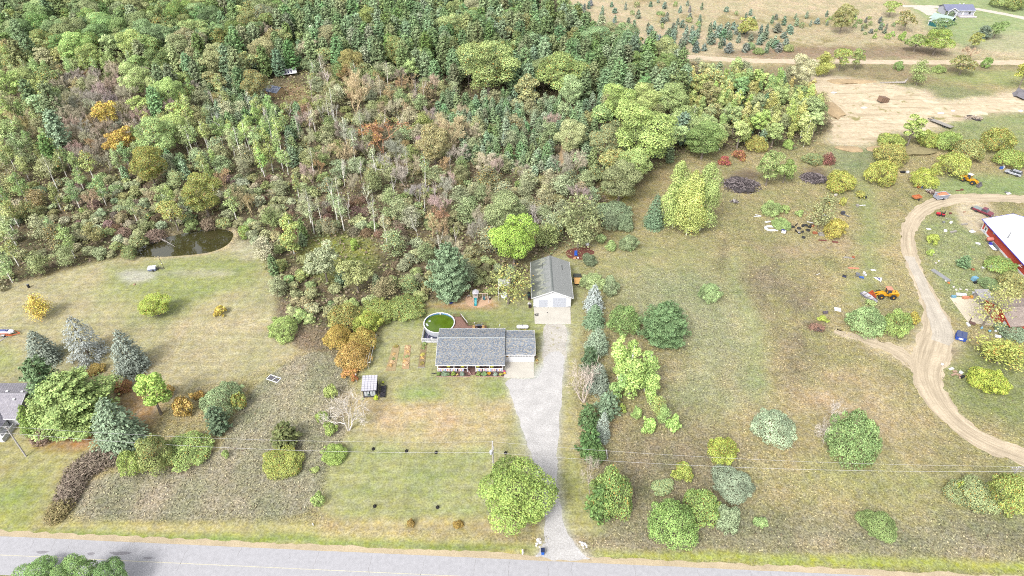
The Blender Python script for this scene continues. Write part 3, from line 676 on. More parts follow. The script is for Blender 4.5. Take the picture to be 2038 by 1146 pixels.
def shrub_proto(i, H=3.0, Rr=2.3, per=150, leaf=.27, nl=19, rough=1.0):
    """dome of foliage to the ground with stems inside"""
    cr = Crown(); lobes = []
    for k in range(nl):
        d = Vector((R.gauss(0, 1), R.gauss(0, 1), abs(R.gauss(.15, .75)))).normalized(); q = R.uniform(.4, .78); rr = Rr*R.choice([.2, .25, .3, .36, .42])*R.uniform(.9, 1.1)
        lobes.append((np.array([d.x*Rr*q, d.y*Rr*q, .12*H+d.z*H*q*.82]), np.array([rr, rr, min(rr, H*.36)*R.uniform(.8, 1.1)*rough])))
    for k in range(nl//4):
        a = R.uniform(0, 6.28); q = R.uniform(.75, .95); rr = Rr*R.uniform(.11, .2); lobes.append((np.array([math.cos(a)*Rr*q, math.sin(a)*Rr*q, H*R.uniform(.12, .5)]), np.array([rr, rr, rr])))
    lobes.append((np.array([0, 0, H*.38]), np.array([Rr*.55, Rr*.55, H*.4])))
    lobes_crown(lobes, per, leaf, cr, .2)
    b = B()
    for k in range(5): a = R.uniform(0, 6.28); limb(b, (0, 0, -.1), (math.cos(a)*Rr*.5, math.sin(a)*Rr*.5, H*.6), .05, .02, n=4)
    return cr.mesh('shrub', [LEAF, BARK], b), None, Rr, H
def brush_proto(i, H=2.2, Rr=1.9, n=900):
    """bare brown thicket of upright canes and twigs"""
    cr = Crown(); d = rand_dirs(n); d[:, 2] = np.abs(d[:, 2]); s = NPL.uniform(.3, 1.0, n)**.5
    c = d*np.array([Rr, Rr, H])*s[:, None]; ax = d+NPL.normal(0, .4, (n, 3)); ax[:, 2] += .6
    cr.add(c, d+NPL.normal(0, .6, (n, 3)), NPL.uniform(.4, .9, n), .16, ax=unit(ax))
    b = B()
    for k in range(14):
        a = R.uniform(0, 6.28); q = R.uniform(.3, .9); b.tube([(math.cos(a)*.2, math.sin(a)*.2, -.1), (math.cos(a)*Rr*q, math.sin(a)*Rr*q, H*R.uniform(.6, .95))], [.03, .01], 3, cap=False)
    return cr.mesh('shrub', [LEAF, BARK], b), None, Rr, H

PROTO = {
    'broad': [broad_proto(i) for i in range(6)],
    'broadfine': [broad_proto(i, leaf=.24, per=640, nl=40, base=.12) for i in range(3)],
    'tall': [broad_proto(i, nl=18, H=13, Rr=3.4, base=.15) for i in range(4)],
    'thinairy': [aspen_proto(i, H=9, Rr=3.2, per=62, leaf=.26, bark=BARK, base=.15, nl=18) for i in range(2)],
    'airy': [aspen_proto(i, H=9, Rr=3.2, per=150, leaf=.3, bark=BARK, base=.15, nl=18) for i in range(4)],
    'aspen': [aspen_proto(i) for i in range(5)],
    'poplar': [aspen_proto(i, per=210, thin=False, base=.12, leaf=.36) for i in range(4)],
    'birch': [aspen_proto(i, H=12, Rr=2.2, per=42, base=.45, leaf=.3) for i in range(4)],
    'pine': [pine_proto(i) for i in range(5)],
    'roundpine': [pine_proto(i, round_=.36, H=9, Rr=4.2, whorls=16, base=.03, per=110, size=.46) for i in range(2)],
    'youngpine': [pine_proto(i, H=6, Rr=2.3, whorls=11, base=.03, size=.44, round_=.52, per=38) for i in range(4)],
    'spruce': [spruce_proto(i) for i in range(3)],
    'loosespruce': [spruce_proto(i, whorls=17, gap=.18, size=.34, Rr=3.0) for i in range(1)],
    'bare': [bare_proto(i) for i in range(4)],
    'fuzzy': [bare_proto(i, fuzz=2600, levels=3, stems=3, spread=.42, thick=.1) for i in range(4)],
    'russet': [bare_proto(i, fuzz=1500, levels=3, stems=2, spread=.5, leaf=.3) for i in range(3)],
    'snag': [bare_proto(i, H=11, fuzz=60, levels=3, spread=.4, thick=.15) for i in range(4)],
    'deadwhite': [bare_proto(i, H=7, fuzz=520, levels=4, stems=3, spread=.6, thick=.12) for i in range(2)],
    'shrub': [shrub_proto(i) for i in range(6)],
    'bush': [shrub_proto(i, per=330, leaf=.19, nl=26, H=3.4) for i in range(5)],
    'bigbush': [shrub_proto(i, H=6.0, Rr=4.4, per=560, leaf=.24, nl=44) for i in range(4)],
    'bigpoplar': [aspen_proto(i, H=16, Rr=4.4, per=620, leaf=.27, thin=False, base=.08, nl=26) for i in range(3)],
    'bigpine': [pine_proto(i, round_=.42, H=16, Rr=8, whorls=24, base=.02, per=300, size=.5) for i in range(1)],
    'brush': [brush_proto(i) for i in range(4)],
}
KIND_NAME = dict(broad='broadleaf_tree', broadfine='broadleaf_tree', tall='broadleaf_tree', airy='willow_tree', thinairy='olive_tree', aspen='aspen_tree', poplar='poplar_tree', birch='birch_tree', pine='pine_tree', roundpine='pine_tree',
                 youngpine='young_pine', spruce='spruce_tree', loosespruce='spruce_tree', bare='bare_tree', fuzzy='twiggy_tree', russet='russet_tree', snag='dead_tree', deadwhite='dead_tree', shrub='shrub', bush='bush', brush='bramble_thicket')
KIND_CAT = dict(broad='tree', broadfine='tree', tall='tree', thinairy='tree', airy='tree', aspen='tree', poplar='tree', birch='tree', pine='pine', roundpine='pine', youngpine='pine', spruce='spruce', loosespruce='spruce',
                bare='bare tree', fuzzy='bare tree', russet='tree', snag='dead tree', deadwhite='dead tree', shrub='shrub', bush='bush', brush='thicket')
PLANTED = []
KF = 1.74                                             # a crown shows darker than its leaves: gaps between the sprays
def leafc(c, k=1.0):
    v = lin(c); v = v+(v.mean()-v)*0.08
    return tuple(np.clip(v/EXPO*KF*k, 0.01, 0.6))
def plant(kind, x, y, r, h, c, autumn=0.0, label=None, group=None, z=0.0, linear=False):
    pk = 'bigbush' if kind == 'bush' and r > 2.5 else 'bigpoplar' if kind == 'poplar' and r > 3.4 else 'bigpine' if kind == 'roundpine' and r > 5.4 else 'broadfine' if kind == 'broad' and r > 5.2 else kind
    pr = PROTO[pk]; cm, tm, R0, H0 = pr[R.randrange(len(pr))]
    s = (r/R0*R.uniform(.95, 1.05), r/R0*R.uniform(.95, 1.05), h/H0); rz = R.uniform(0, 6.28)
    colr = (*(c if linear else leafc(c)), autumn)
    nm = KIND_NAME[kind]
    if tm is None:
        o = link(nm, cm); top = o; o.color = colr
    else:
        top = bpy.data.objects.new(nm, None); COL.objects.link(top); top.empty_display_size = .5
        a = link('crown', cm, top); t = link('trunk', tm, top); a.color = colr; t.color = colr
    top.location = (x, y, z); top.scale = s; top.rotation_euler = (0, 0, rz)
    tag(top, label, KIND_CAT[kind], group)
    px, py, sc_ = PX(x, y, h*.55); PLANTED.append(dict(o=top, kind=kind, x=x, y=y, r=r, h=h, c=c, px=px, py=py, s=sc_*max(r, h*.4), label=label))
    return top
CONE = ('pine', 'youngpine', 'spruce', 'loosespruce')
def box_plant(kind, x0, y0, x1, y1, c, autumn=0.0, label=None, group=None, hk=1.0):
    """a plant whose outline fills a box of the photograph, stood on the ground where that puts it"""
    if c[2] < 106 and c[0] > 165 and c[1] > c[0]-12: c = (c[0]*.91, c[1]*.93, c[2]*1.02)
    cx = (x0+x1)/2; ym = (y0+y1)/2; h = 3.0
    for _ in range(6):
        p = U(cx, ym, h/2); s = PX(p.x, p.y, h/2)[2]; w = (x1-x0)/s
        al = math.atan2(CAM_H-h/2, math.hypot(p.y, 0)); Hh = (y1-y0)/s
        if kind in CONE or kind in ('snag', 'bare', 'birch', 'aspen', 'poplar', 'tall'):
            r = w/2*(1.18 if 'pine' in kind else 1.06 if kind in CONE else 1.0); h = max((Hh-r*math.sin(al)*.7)/math.cos(al), .8*r)
        else:
            r = w/2; q = (Hh/2)**2-(r*math.sin(al))**2; h = 2/math.cos(al)*math.sqrt(max(q, 0)); h = min(max(h, .75*r), 3.2*r)
    p = U(cx, ym, h/2)
    if kind in CONE or kind in ('snag', 'bare', 'birch', 'aspen', 'poplar', 'tall'):
        # apex at the top edge
        for _ in range(4):
            a = PX(p.x, p.y, h)[1]; p.y += -(y0-a)/PX(p.x, p.y, h)[2]*math.sin(al)*.9
    return plant(kind, p.x, p.y, r, h*hk, c, autumn, label, group)
# ------------------------------------------------------------------ single trees and shrubs of the open ground
S = box_plant
YG, BG = (150, 174, 84), (118, 146, 92)
SINGLES = [
 # lawn on the left
 ('airy', 42, 583, 104, 640, (212, 196, 84), .35, 'thin golden yellow tree on the lawn behind the orange trailer'),
 ('broadfine', 278, 583, 338, 636, (178, 194, 74), .1, 'small bright yellow-green tree alone in the middle of the lawn'),
 ('shrub', 423, 603, 450, 629, (214, 200, 90), .4, 'tiny golden sapling alone on the mown lawn'),
 ('loosespruce', 110, 627, 193, 728, (150, 156, 150), 0, 'silvery blue spruce with ragged spreading boughs, middle of three on the lawn'),
 ('spruce', 40, 657, 102, 730, (134, 144, 128), 0, 'grey-green spruce half hidden behind the big pine'),
 ('spruce', 214, 655, 276, 748, (138, 148, 134), 0, 'narrow columnar grey spruce standing alone beside the reddish round shrub'),
 ('roundpine', 42, 706, 122, 800, (112, 138, 92), 0, 'smaller green pine tucked behind the big bright pine'),
 ('roundpine', 50, 716, 232, 874, (152, 174, 100), 0, 'huge bright green pine beside the grey-roofed neighbouring house'),
 ('spruce', 170, 792, 264, 906, (132, 152, 120), 0, 'big blue-green spruce in front of the huge bright pine'),
 ('spruce', 28, 805, 72, 864, (112, 136, 56), 0, 'bright green narrow arborvitae against the grey roof'),
 ('brush', 60, 846, 112, 882, (134, 112, 98), 0, 'bare brown shrub beneath the huge pine beside the house'),
 ('bush', 174, 720, 208, 746, (168, 150, 80), .3, 'small golden olive shrub at the foot of the silvery spruce'),
 ('bush', 221, 751, 264, 784, (160, 112, 82), .3, 'reddish brown round clipped shrub on the needle-strewn lawn'),
 ('tall', 264, 744, 334, 840, (158, 188, 86), 0, 'upright bright lime-green tree beside the sumac shrubs'),
 ('shrub', 338, 776, 386, 826, (188, 162, 88), .45, 'orange and gold sumac shrub beside the lime-green tree'),
 ('shrub', 314, 760, 350, 792, (196, 170, 104), .4, 'small pale orange shrub behind the gold sumac'),
 ('shrub', 384, 772, 408, 796, (196, 164, 90), .5, 'little yellow-orange shrub beside the wide grey-green bush'),
 ('bush', 397, 752, 486, 824, (140, 160, 112), .0, 'wide grey-green bush with an orange twig patch on one side'),
 ('shrub', 456, 766, 488, 822, (152, 164, 84), .22, 'yellowing shrub on the right flank of the wide grey-green bush'),
 ('youngpine', 400, 810, 453, 870, (98, 118, 88), 0, 'dark green juniper below the wide grey-green bush'),
 ('bush', 264, 856, 338, 935, (146, 158, 92), .04, 'olive green bush left of the big round bush under the wires'),
 ('bush', 232, 892, 282, 946, (148, 166, 84), 0, 'yellow-green bush at the end of the brown hedge'),
 ('bush', 326, 857, 422, 932, (148, 170, 94), .03, 'big round green bush under the power wires on the uncut field'),
 ('youngpine', 532, 845, 593, 900, (108, 116, 68), 0, 'dark olive cedar behind the yellow-green bush in the uncut field'),
 ('bush', 520, 884, 603, 942, (152, 162, 78), .06, 'spreading yellow-green bush in front of the dark cedar'),
 ('bush', 638, 877, 690, 922, (150, 174, 86), 0, 'round fresh green bush at the left edge of the front lawn'),
 ('shrub', 617, 975, 646, 1007, (158, 180, 104), 0, 'small pale green shrub near the corner stake of the uncut field'),
 ('shrub', 440, 893, 456, 911, (152, 174, 98), 0, 'tiny green seedling in the field by the big round bush'),
 ('shrub', 616, 928, 636, 941, (158, 172, 98), 0, 'tiny pale seedling beside the field edge above the small shrub'),
 ('deadwhite', 640, 757, 726, 868, (196, 188, 178), 0, 'leafless pale grey tree with spreading limbs near the solar shed'),
 ('shrub', 643, 757, 673, 792, (184, 196, 100), 0, 'pale lime foliage clump behind the leafless grey tree'),
 ('shrub', 626, 812, 652, 840, (172, 192, 90), 0, 'small lime-green clump left of the leafless grey tree'),
 ('shrub', 640, 834, 672, 866, (166, 184, 88), 0, 'lime-green clump at the foot of the leafless grey tree'),
 ('bush', 529, 625, 591, 676, (156, 178, 98), 0, 'round light green shrub alone at the edge of the left lawn'),
 # sumacs and edge of the wood left of the house
 ('bush', 654, 598, 724, 656, (166, 166, 84), .18, 'olive-gold sumac at the back of the colourful thicket'),
 ('bush', 700, 606, 762, 664, (160, 174, 76), .08, 'yellow-green sumac nearest the fire pit'),
 ('bush', 640, 640, 700, 690, (184, 164, 80), .35, 'gold sumac on the field side of the colourful thicket'),
 ('bush', 690, 648, 750, 700, (178, 166, 84), .38, 'orange-gold sumac behind the clothesline'),
 ('bush', 664, 672, 738, 732, (184, 158, 92), .5, 'bright orange sumac beside the clothesline'),
 ('shrub', 676, 726, 714, 752, (204, 142, 92), .6, 'low orange-red sumac at the tip of the colourful thicket'),
 ('shrub', 698, 741, 713, 760, (214, 120, 84), .6, 'small scarlet sumac seedling beside the white post'),
 ('bush', 712, 588, 790, 640, (146, 160, 84), .04, 'leafy green bush at the wood edge behind the fire pit'),
 ('bush', 770, 590, 850, 626, (134, 150, 82), .04, 'low green bushes joined at the foot of the blue-green pine'),
 ('roundpine', 842, 478, 940, 600, (130, 154, 116), 0, 'big blue-green pine behind the round swimming pool'),
 ('broadfine', 980, 428, 1066, 534, (152, 182, 76), 0, 'bright lime-green maple behind the white barn'),
 ('thinairy', 962, 520, 1060, 616, (158, 164, 92), .1, 'thin olive tree leaning over the white canopy frame'),
 ('deadwhite', 1040, 404, 1096, 468, (190, 180, 172), 0, 'whitish bare tree behind the lime-green maple'),
 ('airy', 1058, 440, 1118, 500, (146, 158, 96), 0, 'loose green tree just behind the barn roof'),
 ('airy', 1108, 384, 1200, 500, (146, 154, 104), 0, 'tall grey-green willow behind the barn near the red mulch'),
 ('bush', 1184, 397, 1262, 440, (134, 152, 114), 0, 'wide blue-green shrub at the head of the mown path'),
 ('bush', 1198, 418, 1234, 460, (132, 146, 112), 0, 'dark grey-green shrub, left of a pair below the wide blue-green shrub'),
 ('bush', 1226, 420, 1262, 458, (132, 150, 112), 0, 'dark grey-green shrub, right of a pair below the wide blue-green shrub'),
 ('bush', 1233, 460, 1272, 497, (138, 154, 110), 0, 'round grey-green shrub below the dark pair'),
 ('shrub', 1184, 462, 1208, 484, (150, 172, 110), 0, 'small pale shrub right of the tall willow'),
 ('shrub', 1204, 474, 1230, 500, (150, 172, 106), 0, 'light green shrub left of the round grey-green one'),
 ('shrub', 1247, 486, 1262, 500, (138, 158, 104), 0, 'tiny green shrub under the round grey-green one'),
 ('bush', 1158, 500, 1190, 526, (112, 126, 94), 0, 'dark low shrub beside the red mulch bed'),
 ('bush', 1154, 537, 1208, 577, (160, 178, 118), 0, 'pale green bush beside the flatbed trailer behind the barn'),
 ('bush', 1200, 545, 1236, 585, (142, 158, 116), 0, 'grey-green bush right of the pale one by the flatbed trailer'),
 ('spruce', 1286, 384, 1326, 456, (112, 138, 104), 0, 'dark green conifer left of the tall yellow poplars'),
 ('poplar', 1316, 322, 1384, 462, (182, 196, 102), 0, 'tall yellow-green poplar, left of the group in the clearing'),
 ('poplar', 1372, 326, 1440, 468, (176, 192, 102), 0, 'tall yellow-green poplar, right of the group in the clearing'),
 ('poplar', 1344, 340, 1412, 478, (188, 200, 110), .03, 'tall yellow-green poplar at the front of the group in the clearing'),
 # along the driveway
 ('spruce', 1164, 563, 1202, 622, (168, 178, 172), 0, 'pale blue narrow spruce at the barn end of the driveway row'),
 ('spruce', 1163, 603, 1205, 656, (122, 148, 112), 0, 'green spruce right below the pale blue one in the driveway row'),
 ('spruce', 1168, 650, 1214, 706, (140, 158, 130), 0, 'blue-green spruce in the driveway row level with the garage roof'),
 ('roundpine', 1150, 688, 1196, 748, (96, 120, 84), 0, 'dark green pine in the driveway row level with the garage pad'),
 ('deadwhite', 1132, 708, 1200, 818, (176, 163, 150), 0, 'leafless grey-brown tree in the driveway row'),
 ('spruce', 1170, 722, 1216, 784, (138, 150, 132), 0, 'grey spruce behind the leafless tree of the driveway row'),
 ('youngpine', 1184, 780, 1238, 842, (120, 142, 110), 0, 'bushy grey-green conifer behind the leafless tree'),
 ('youngpine', 1149, 806, 1196, 858, (92, 118, 72), 0, 'dark green small conifer below the leafless grey-brown tree'),
 ('spruce', 1186, 818, 1217, 880, (154, 166, 152), 0, 'slim pale blue spruce by the dark glossy conifer'),
 ('youngpine', 1147, 848, 1203, 920, (88, 120, 66), 0, 'dark glossy green conifer at the road end of the driveway row'),
 ('bush', 1176, 918, 1262, 1032, (140, 166, 90), .07, 'large green bush with yellow flecks beside the driveway mouth'),
 ('bare', 1154, 926, 1200, 992, (172, 162, 146), 0, 'bare grey shrubby tree in front of the large flecked bush'),
 ('youngpine', 1168, 966, 1228, 1042, (100, 128, 66), 0, 'green cone-shaped cedar in front of the large flecked bush'),
 ('roundpine', 1266, 590, 1382, 692, (108, 136, 88), 0, 'broad dark green pine in the field right of the driveway row'),
 ('bush', 1212, 604, 1278, 666, (130, 158, 90), 0, 'bright green bush leaning against the broad dark pine'),
 ('poplar', 1212, 670, 1258, 764, (176, 204, 110), 0, 'tallest lime-green sapling in the sapling cluster by the driveway row'),
 ('poplar', 1228, 698, 1290, 800, (170, 198, 106), 0, 'leafy lime-green sapling in the middle of the sapling cluster'),
 ('poplar', 1264, 700, 1316, 790, (164, 194, 106), 0, 'lime-green sapling on the field side of the sapling cluster'),
 ('poplar', 1216, 744, 1252, 800, (166, 196, 104), 0, 'low lime-green sapling at the left foot of the cluster'),
 ('airy', 1292, 786, 1330, 838, (182, 196, 102), .1, 'thin yellow-green sapling below the cluster'),
 ('shrub', 1326, 818, 1358, 864, (172, 206, 112), 0, 'bright lime shrub farthest below the sapling cluster'),
 ('shrub', 1274, 824, 1306, 860, (170, 204, 108), 0, 'bright lime shrub below the thin yellow-green sapling'),
 ('shrub', 1256, 800, 1278, 836, (172, 198, 104), 0, 'small lime shrub at the foot of the sapling cluster'),
 ('poplar', 1240, 676, 1276, 742, (164, 190, 100), 0, 'second tallest lime-green sapling behind the cluster'),
 ('poplar', 1282, 744, 1318, 812, (172, 200, 108), 0, 'lime-green sapling low on the field side of the cluster'),
 ('airy', 1304, 800, 1338, 852, (168, 194, 104), 0, 'loose lime sapling between the thin yellow-green one and the bright lime shrub'),
 ('shrub', 1230, 800, 1248, 822, (186, 204, 90), 0, 'small yellow-lime shrub beside the bushy grey-green conifer'),
 ('broadfine', 954, 912, 1104, 1056, (140, 162, 78), 0, 'big round green tree beside the driveway in the front yard'),
 ('bush', 809, 1028, 826, 1048, (150, 128, 70), .35, 'small rusty round shrub on the front lawn by the road'),
 ('bush', 900, 1032, 922, 1052, (158, 134, 64), .35, 'small golden-rust round shrub on the front lawn nearer the driveway'),
  ('bush', 1156, 880, 1206, 926, (104, 130, 72), 0, 'dark green bush ending the driveway row near the leaning stub pole'),
 # field on the right
 ('bush', 1392, 557, 1438, 600, (152, 176, 116), 0, 'round pale green shrub alone in the middle of the field'),
 ('bush', 1497, 807, 1584, 880, (158, 176, 140), 0, 'silvery dome-shaped shrub alone in the field'),
 ('bush', 1409, 861, 1471, 918, (178, 190, 74), .1, 'vivid yellow-green shrub above the power wire'),
 ('bush', 1337, 919, 1381, 959, (178, 190, 80), .1, 'small yellow-green shrub under the power wire'),
 ('bush', 1417, 927, 1501, 990, (136, 150, 122), 0, 'dark silver-grey shrub under the power wire'),
 ('bush', 1295, 948, 1342, 986, (152, 170, 116), .05, 'small grey-green shrub above the largest round bush'),
 ('bush', 1286, 984, 1391, 1082, (136, 166, 88), 0, 'largest round green bush near the road'),
 ('bush', 1360, 961, 1440, 1042, (142, 168, 90), .05, 'green bush wedged behind the largest round one'),
 ('bush', 1423, 996, 1476, 1058, (150, 166, 126), 0, 'silver-green bush right of the largest round one'),
 ('shrub', 1501, 1022, 1531, 1051, (148, 174, 108), 0, 'tiny round green shrub right of the silver-green bush'),
 ('bush', 1655, 802, 1752, 917, (134, 160, 98), 0, 'tall green bush with a dead white tree leaning on it'),
 ('deadwhite', 1628, 800, 1702, 886, (182, 172, 160), 0, 'dead white tree leaning out of the tall green bush'),
 ('bush', 1714, 1010, 1786, 1072, (122, 142, 82), 0, 'dark green bush alone low in the field near the road'),
 ('bush', 1894, 938, 1986, 1018, (142, 154, 104), .06, 'grey-green bush at the foot of the double-armed power pole'),
 ('bush', 1974, 930, 2056, 1018, (158, 174, 90), .1, 'yellow-green bush behind the double-armed power pole'),
 ('shrub', 1896, 955, 1930, 990, (172, 188, 74), .1, 'yellow-green shrub on the left end of the power pole bushes'),
 ('bush', 1688, 600, 1764, 664, (146, 172, 112), 0, 'large pale green bush below the small open boat'),
 ('bush', 1762, 610, 1818, 666, (150, 174, 94), .03, 'green bush between the large pale one and the dirt track'),
 ('shrub', 1808, 618, 1832, 646, (190, 180, 70), .2, 'yellow shrub at the edge of the dirt track'),
 ('shrub', 1627, 626, 1651, 642, (184, 196, 76), 0, 'small lime shrub beside the brown brush pile'),
 ('shrub', 1722, 592, 1746, 610, (158, 176, 110), .05, 'small weedy shrub growing over the end of the boat'),
 ('bush', 1933, 720, 2011, 784, (184, 196, 68), .06, 'vivid yellow-green round tree on the grass island'),
 ('airy', 1946, 662, 2050, 744, (184, 188, 82), .1, 'olive-yellow willow behind the vivid yellow-green tree'),
 ('bush', 1988, 640, 2048, 676, (134, 154, 122), 0, 'blue-green shrub at the corner of the red garage'),
 ('thinairy', 1930, 556, 2024, 662, (184, 182, 98), 0, 'slender leaning yellow tree over the concrete slab'),
 ('bush', 1964, 506, 2026, 546, (140, 166, 86), .05, 'green bush along the red barn wall'),
 ('bush', 1990, 532, 2046, 580, (166, 164, 92), .08, 'golden-brown bush between the red barn and the garage'),
 ('bush', 1950, 548, 1992, 576, (124, 146, 96), 0, 'dark green bush behind the leaning yellow tree'),
 ('youngpine', 1909, 508, 1937, 536, (120, 150, 104), 0, 'small green pine in the junk-strewn grass'),
 ('shrub', 1846, 460, 1870, 485, (182, 192, 78), 0, 'yellow-green shrub inside the bend of the dirt track'),
 ('shrub', 1846, 492, 1860, 508, (172, 192, 82), 0, 'small lime shrub below the yellow-green one inside the bend'),
 # along the pit and behind the junk
 ('bush', 1648, 332, 1704, 379, (178, 182, 76), .15, 'yellow-green round tree beside the second brush pile'),
 ('bush', 1727, 308, 1790, 366, (180, 184, 78), .1, 'yellow-green round tree in front of the sand pit'),
 ('bush', 1738, 280, 1808, 326, (182, 180, 88), .15, 'yellow-olive tree directly behind the round one by the pit'),
 ('bush', 1752, 258, 1802, 292, (156, 172, 84), .05, 'green bush on the near bank of the sand pit'),
 ('tall', 1796, 228, 1840, 294, (162, 182, 94), 0, 'tall loose green tree on the near bank of the pit'),
 ('bush', 1828, 252, 1872, 292, (158, 172, 82), .06, 'olive-green bush in front of the flatbed trailer'),
 ('bush', 1862, 254, 1916, 298, (142, 164, 84), .03, 'green tree beside the parked flatbed trailer'),
 ('bush', 1900, 268, 1962, 320, (168, 172, 94), .12, 'olive tree behind the yellow loader'),
 ('bush', 1866, 294, 1932, 350, (186, 194, 86), .08, 'bright yellow-green tree to the left of the parked yellow loader'),
 ('bush', 1815, 328, 1866, 372, (184, 194, 76), .08, 'yellow round tree above the rubbish heap'),
 ('bush', 1960, 240, 2022, 302, (166, 172, 80), .15, 'olive-yellow tree near the right end of the sand pit'),
 ('bush', 1984, 290, 2050, 334, (148, 168, 84), .06, 'green bushes behind the silver car'),
 ('airy', 1610, 385, 1667, 458, (152, 156, 106), .06, 'olive tree growing among the scrap tyres'),
 ('bush', 1644, 424, 1687, 472, (204, 194, 84), .2, 'yellow bush beside the scrap tyres'),
 ('bush', 1518, 396, 1558, 428, (152, 174, 106), 0, 'light green bush left of the olive tree'),
 ('bush', 1536, 430, 1576, 456, (150, 174, 104), 0, 'light green shrub above the white plastic scraps'),
 ('shrub', 1552, 404, 1574, 422, (166, 184, 96), 0, 'small lime shrub behind the scrap tyres'),
 ('shrub', 1584, 414, 1602, 430, (162, 184, 110), 0, 'small pale shrub by the olive tree'),
 ('shrub', 1672, 386, 1686, 410, (184, 184, 82), .1, 'slim yellow shrub behind the olive tree'),
 ('shrub', 1702, 376, 1728, 394, (182, 180, 84), .1, 'low yellow shrub by the axle scrap'),
 ('broad', 1505, 300, 1560, 372, (142, 160, 94), 0, 'green tree between the two burn piles'),
 ('broad', 1544, 318, 1584, 366, (134, 156, 82), 0, 'darker green tree right of the one between the burn piles'),
 ('shrub', 1428, 308, 1456, 328, (168, 82, 84), .2, 'crimson sumac clump behind the first burn pile'),
 ('shrub', 1456, 296, 1486, 318, (150, 92, 78), .3, 'dark red sumac behind the first burn pile'),
 ('bush', 1484, 268, 1530, 302, (182, 180, 84), .2, 'yellow shrub at the end of the poplar stand'),
 ('bush', 1558, 276, 1582, 296, (152, 178, 92), 0, 'small green shrub at the near edge of the poplar stand'),
 ('brush', 1635, 302, 1664, 326, (140, 92, 82), 0, 'reddish brown bush near the pit corner'),
 ('bush', 1600, 300, 1642, 326, (134, 150, 100), .1, 'low mixed green shrub near the pit corner'),
 # far right
 ('broad', 1656, 10, 1702, 66, (150, 152, 94), .08, 'rounded olive tree in the far scrub'),
 ('broad', 1757, 2, 1790, 34, (148, 168, 86), .05, 'round tree on the scrub left of the far drive'),
 ('broad', 1788, 22, 1822, 64, (154, 156, 102), .15, 'olive-brown tree left of the blue-green garage'),
 ('broad', 1853, 36, 1896, 74, (118, 142, 90), 0, 'dark green tree in front of the blue-green garage'),
 ('broad', 1838, 58, 1894, 110, (146, 168, 80), .06, 'big bright green tree below the blue-green garage'),
 ('broad', 1802, 70, 1846, 104, (136, 158, 84), .03, 'green tree left of the big bright one'),
 ('shrub', 1790, 60, 1806, 80, (150, 178, 88), 0, 'small bright shrub below the olive-brown tree'),
 ('broad', 1968, 40, 2002, 76, (128, 152, 88), 0, 'rounded green tree on the far lawn'),
 ('pine', 1946, 50, 1974, 78, (124, 140, 118), 0, 'dark blue-grey tree next to the rounded one on the far lawn'),
 ('broad', 1928, 65, 1956, 98, (152, 160, 84), .1, 'yellow-green tree in front of the dark blue-grey one'),
 ('fuzzy', 1918, 86, 1946, 118, (178, 152, 122), 0, 'tan bare tree behind the far dirt road'),
 ('broad', 1894, 110, 1940, 150, (142, 146, 90), .1, 'olive tree in front of the far dirt road'),
 ('bush', 1954, 110, 1976, 134, (130, 160, 82), 0, 'small round green tree on the far roadside'),
 ('bush', 1780, 116, 1801, 139, (122, 148, 82), 0, 'small dark tree on the near side of the far road'),
 ('airy', 1812, 120, 1854, 170, (144, 160, 96), 0, 'willow below the far dirt road'),
 ('bush', 1857, 128, 1884, 144, (150, 170, 96), 0, 'low round bush below the far road'),
 ('broad', 1692, 96, 1722, 138, (136, 152, 88), .05, 'dark green tree standing against the far road'),
 ('broad', 1656, 96, 1694, 141, (146, 164, 82), .1, 'rounded green tree standing against the far road'),
 ('poplar', 1620, 102, 1658, 154, (194, 196, 92), .05, 'yellow poplar at the corner of the pit and the far road'),
 ('broad', 2020, 120, 2060, 176, (180, 184, 74), .1, 'yellow-green tree at the photo\'s right border below the far road'),
 ('bush', 1976, -14, 2046, 16, (134, 150, 84), .05, 'dark tree over the paved corner at the very top'),
 ('broad', 1466, 35, 1508, 75, (162, 168, 88), .1, 'yellow-olive tree among the far cedars'),
 # this side of the road
 ('broadfine', 30, 1108, 120, 1190, (118, 150, 84), 0, 'green treetop below the road, leftmost of three'),
 ('broadfine', 118, 1104, 190, 1185, (122, 152, 86), 0, 'green treetop below the road, middle of three'),
 ('broadfine', 188, 1112, 258, 1185, (112, 144, 84), 0, 'green treetop below the road, right end of three'),
 # pond banks
 ('shrub', 258, 462, 300, 496, (130, 138, 92), .05, 'grey-olive shrub overhanging the far left end of the pond'),
 ('brush', 286, 452, 330, 480, (132, 112, 98), 0, 'brown twiggy thicket leaning over the back of the pond'),
 ('broad', 318, 398, 372, 462, (160, 166, 92), .1, 'yellow-olive tree drooping over the back of the pond'),
 ('shrub', 362, 432, 398, 460, (124, 140, 84), 0, 'dark green shrub on the back bank of the pond'),
 ('brush', 396, 430, 432, 456, (128, 112, 92), 0, 'dark brown thicket on the back bank of the pond'),
 ('shrub', 428, 426, 462, 454, (142, 152, 98), .05, 'olive shrub at the back right corner of the pond'),
 ('bush', 240, 486, 272, 516, (134, 148, 94), .04, 'green bush at the left tip of the pond'),
 ('shrub', 470, 442, 500, 472, (138, 160, 84), .05, 'bright green shrub by the pale pond bank'),
 ('shrub', 516, 196, 552, 226, (134, 150, 96), .03, 'low green shrub in front of the left end of the tan cabin'),
 ('shrub', 552, 200, 584, 228, (150, 158, 96), .06, 'low olive shrub below the wall of the tan cabin'),
 ('bush', 588, 194, 622, 224, (156, 164, 96), .08, 'yellow-green shrub to the right of the tan cabin'),
 # landmark trees within the wood
 ('broad', 190, 198, 238, 264, (204, 186, 84), .35, 'golden yellow maple among the pinkish bare trees'),
 ('broad', 214, 252, 272, 322, (190, 168, 74), .45, 'golden orange maple below the yellow one in the woods'),
 ('deadwhite', 270, 250, 312, 300, (206, 200, 190), 0, 'white leafless tree beside the golden maples'),
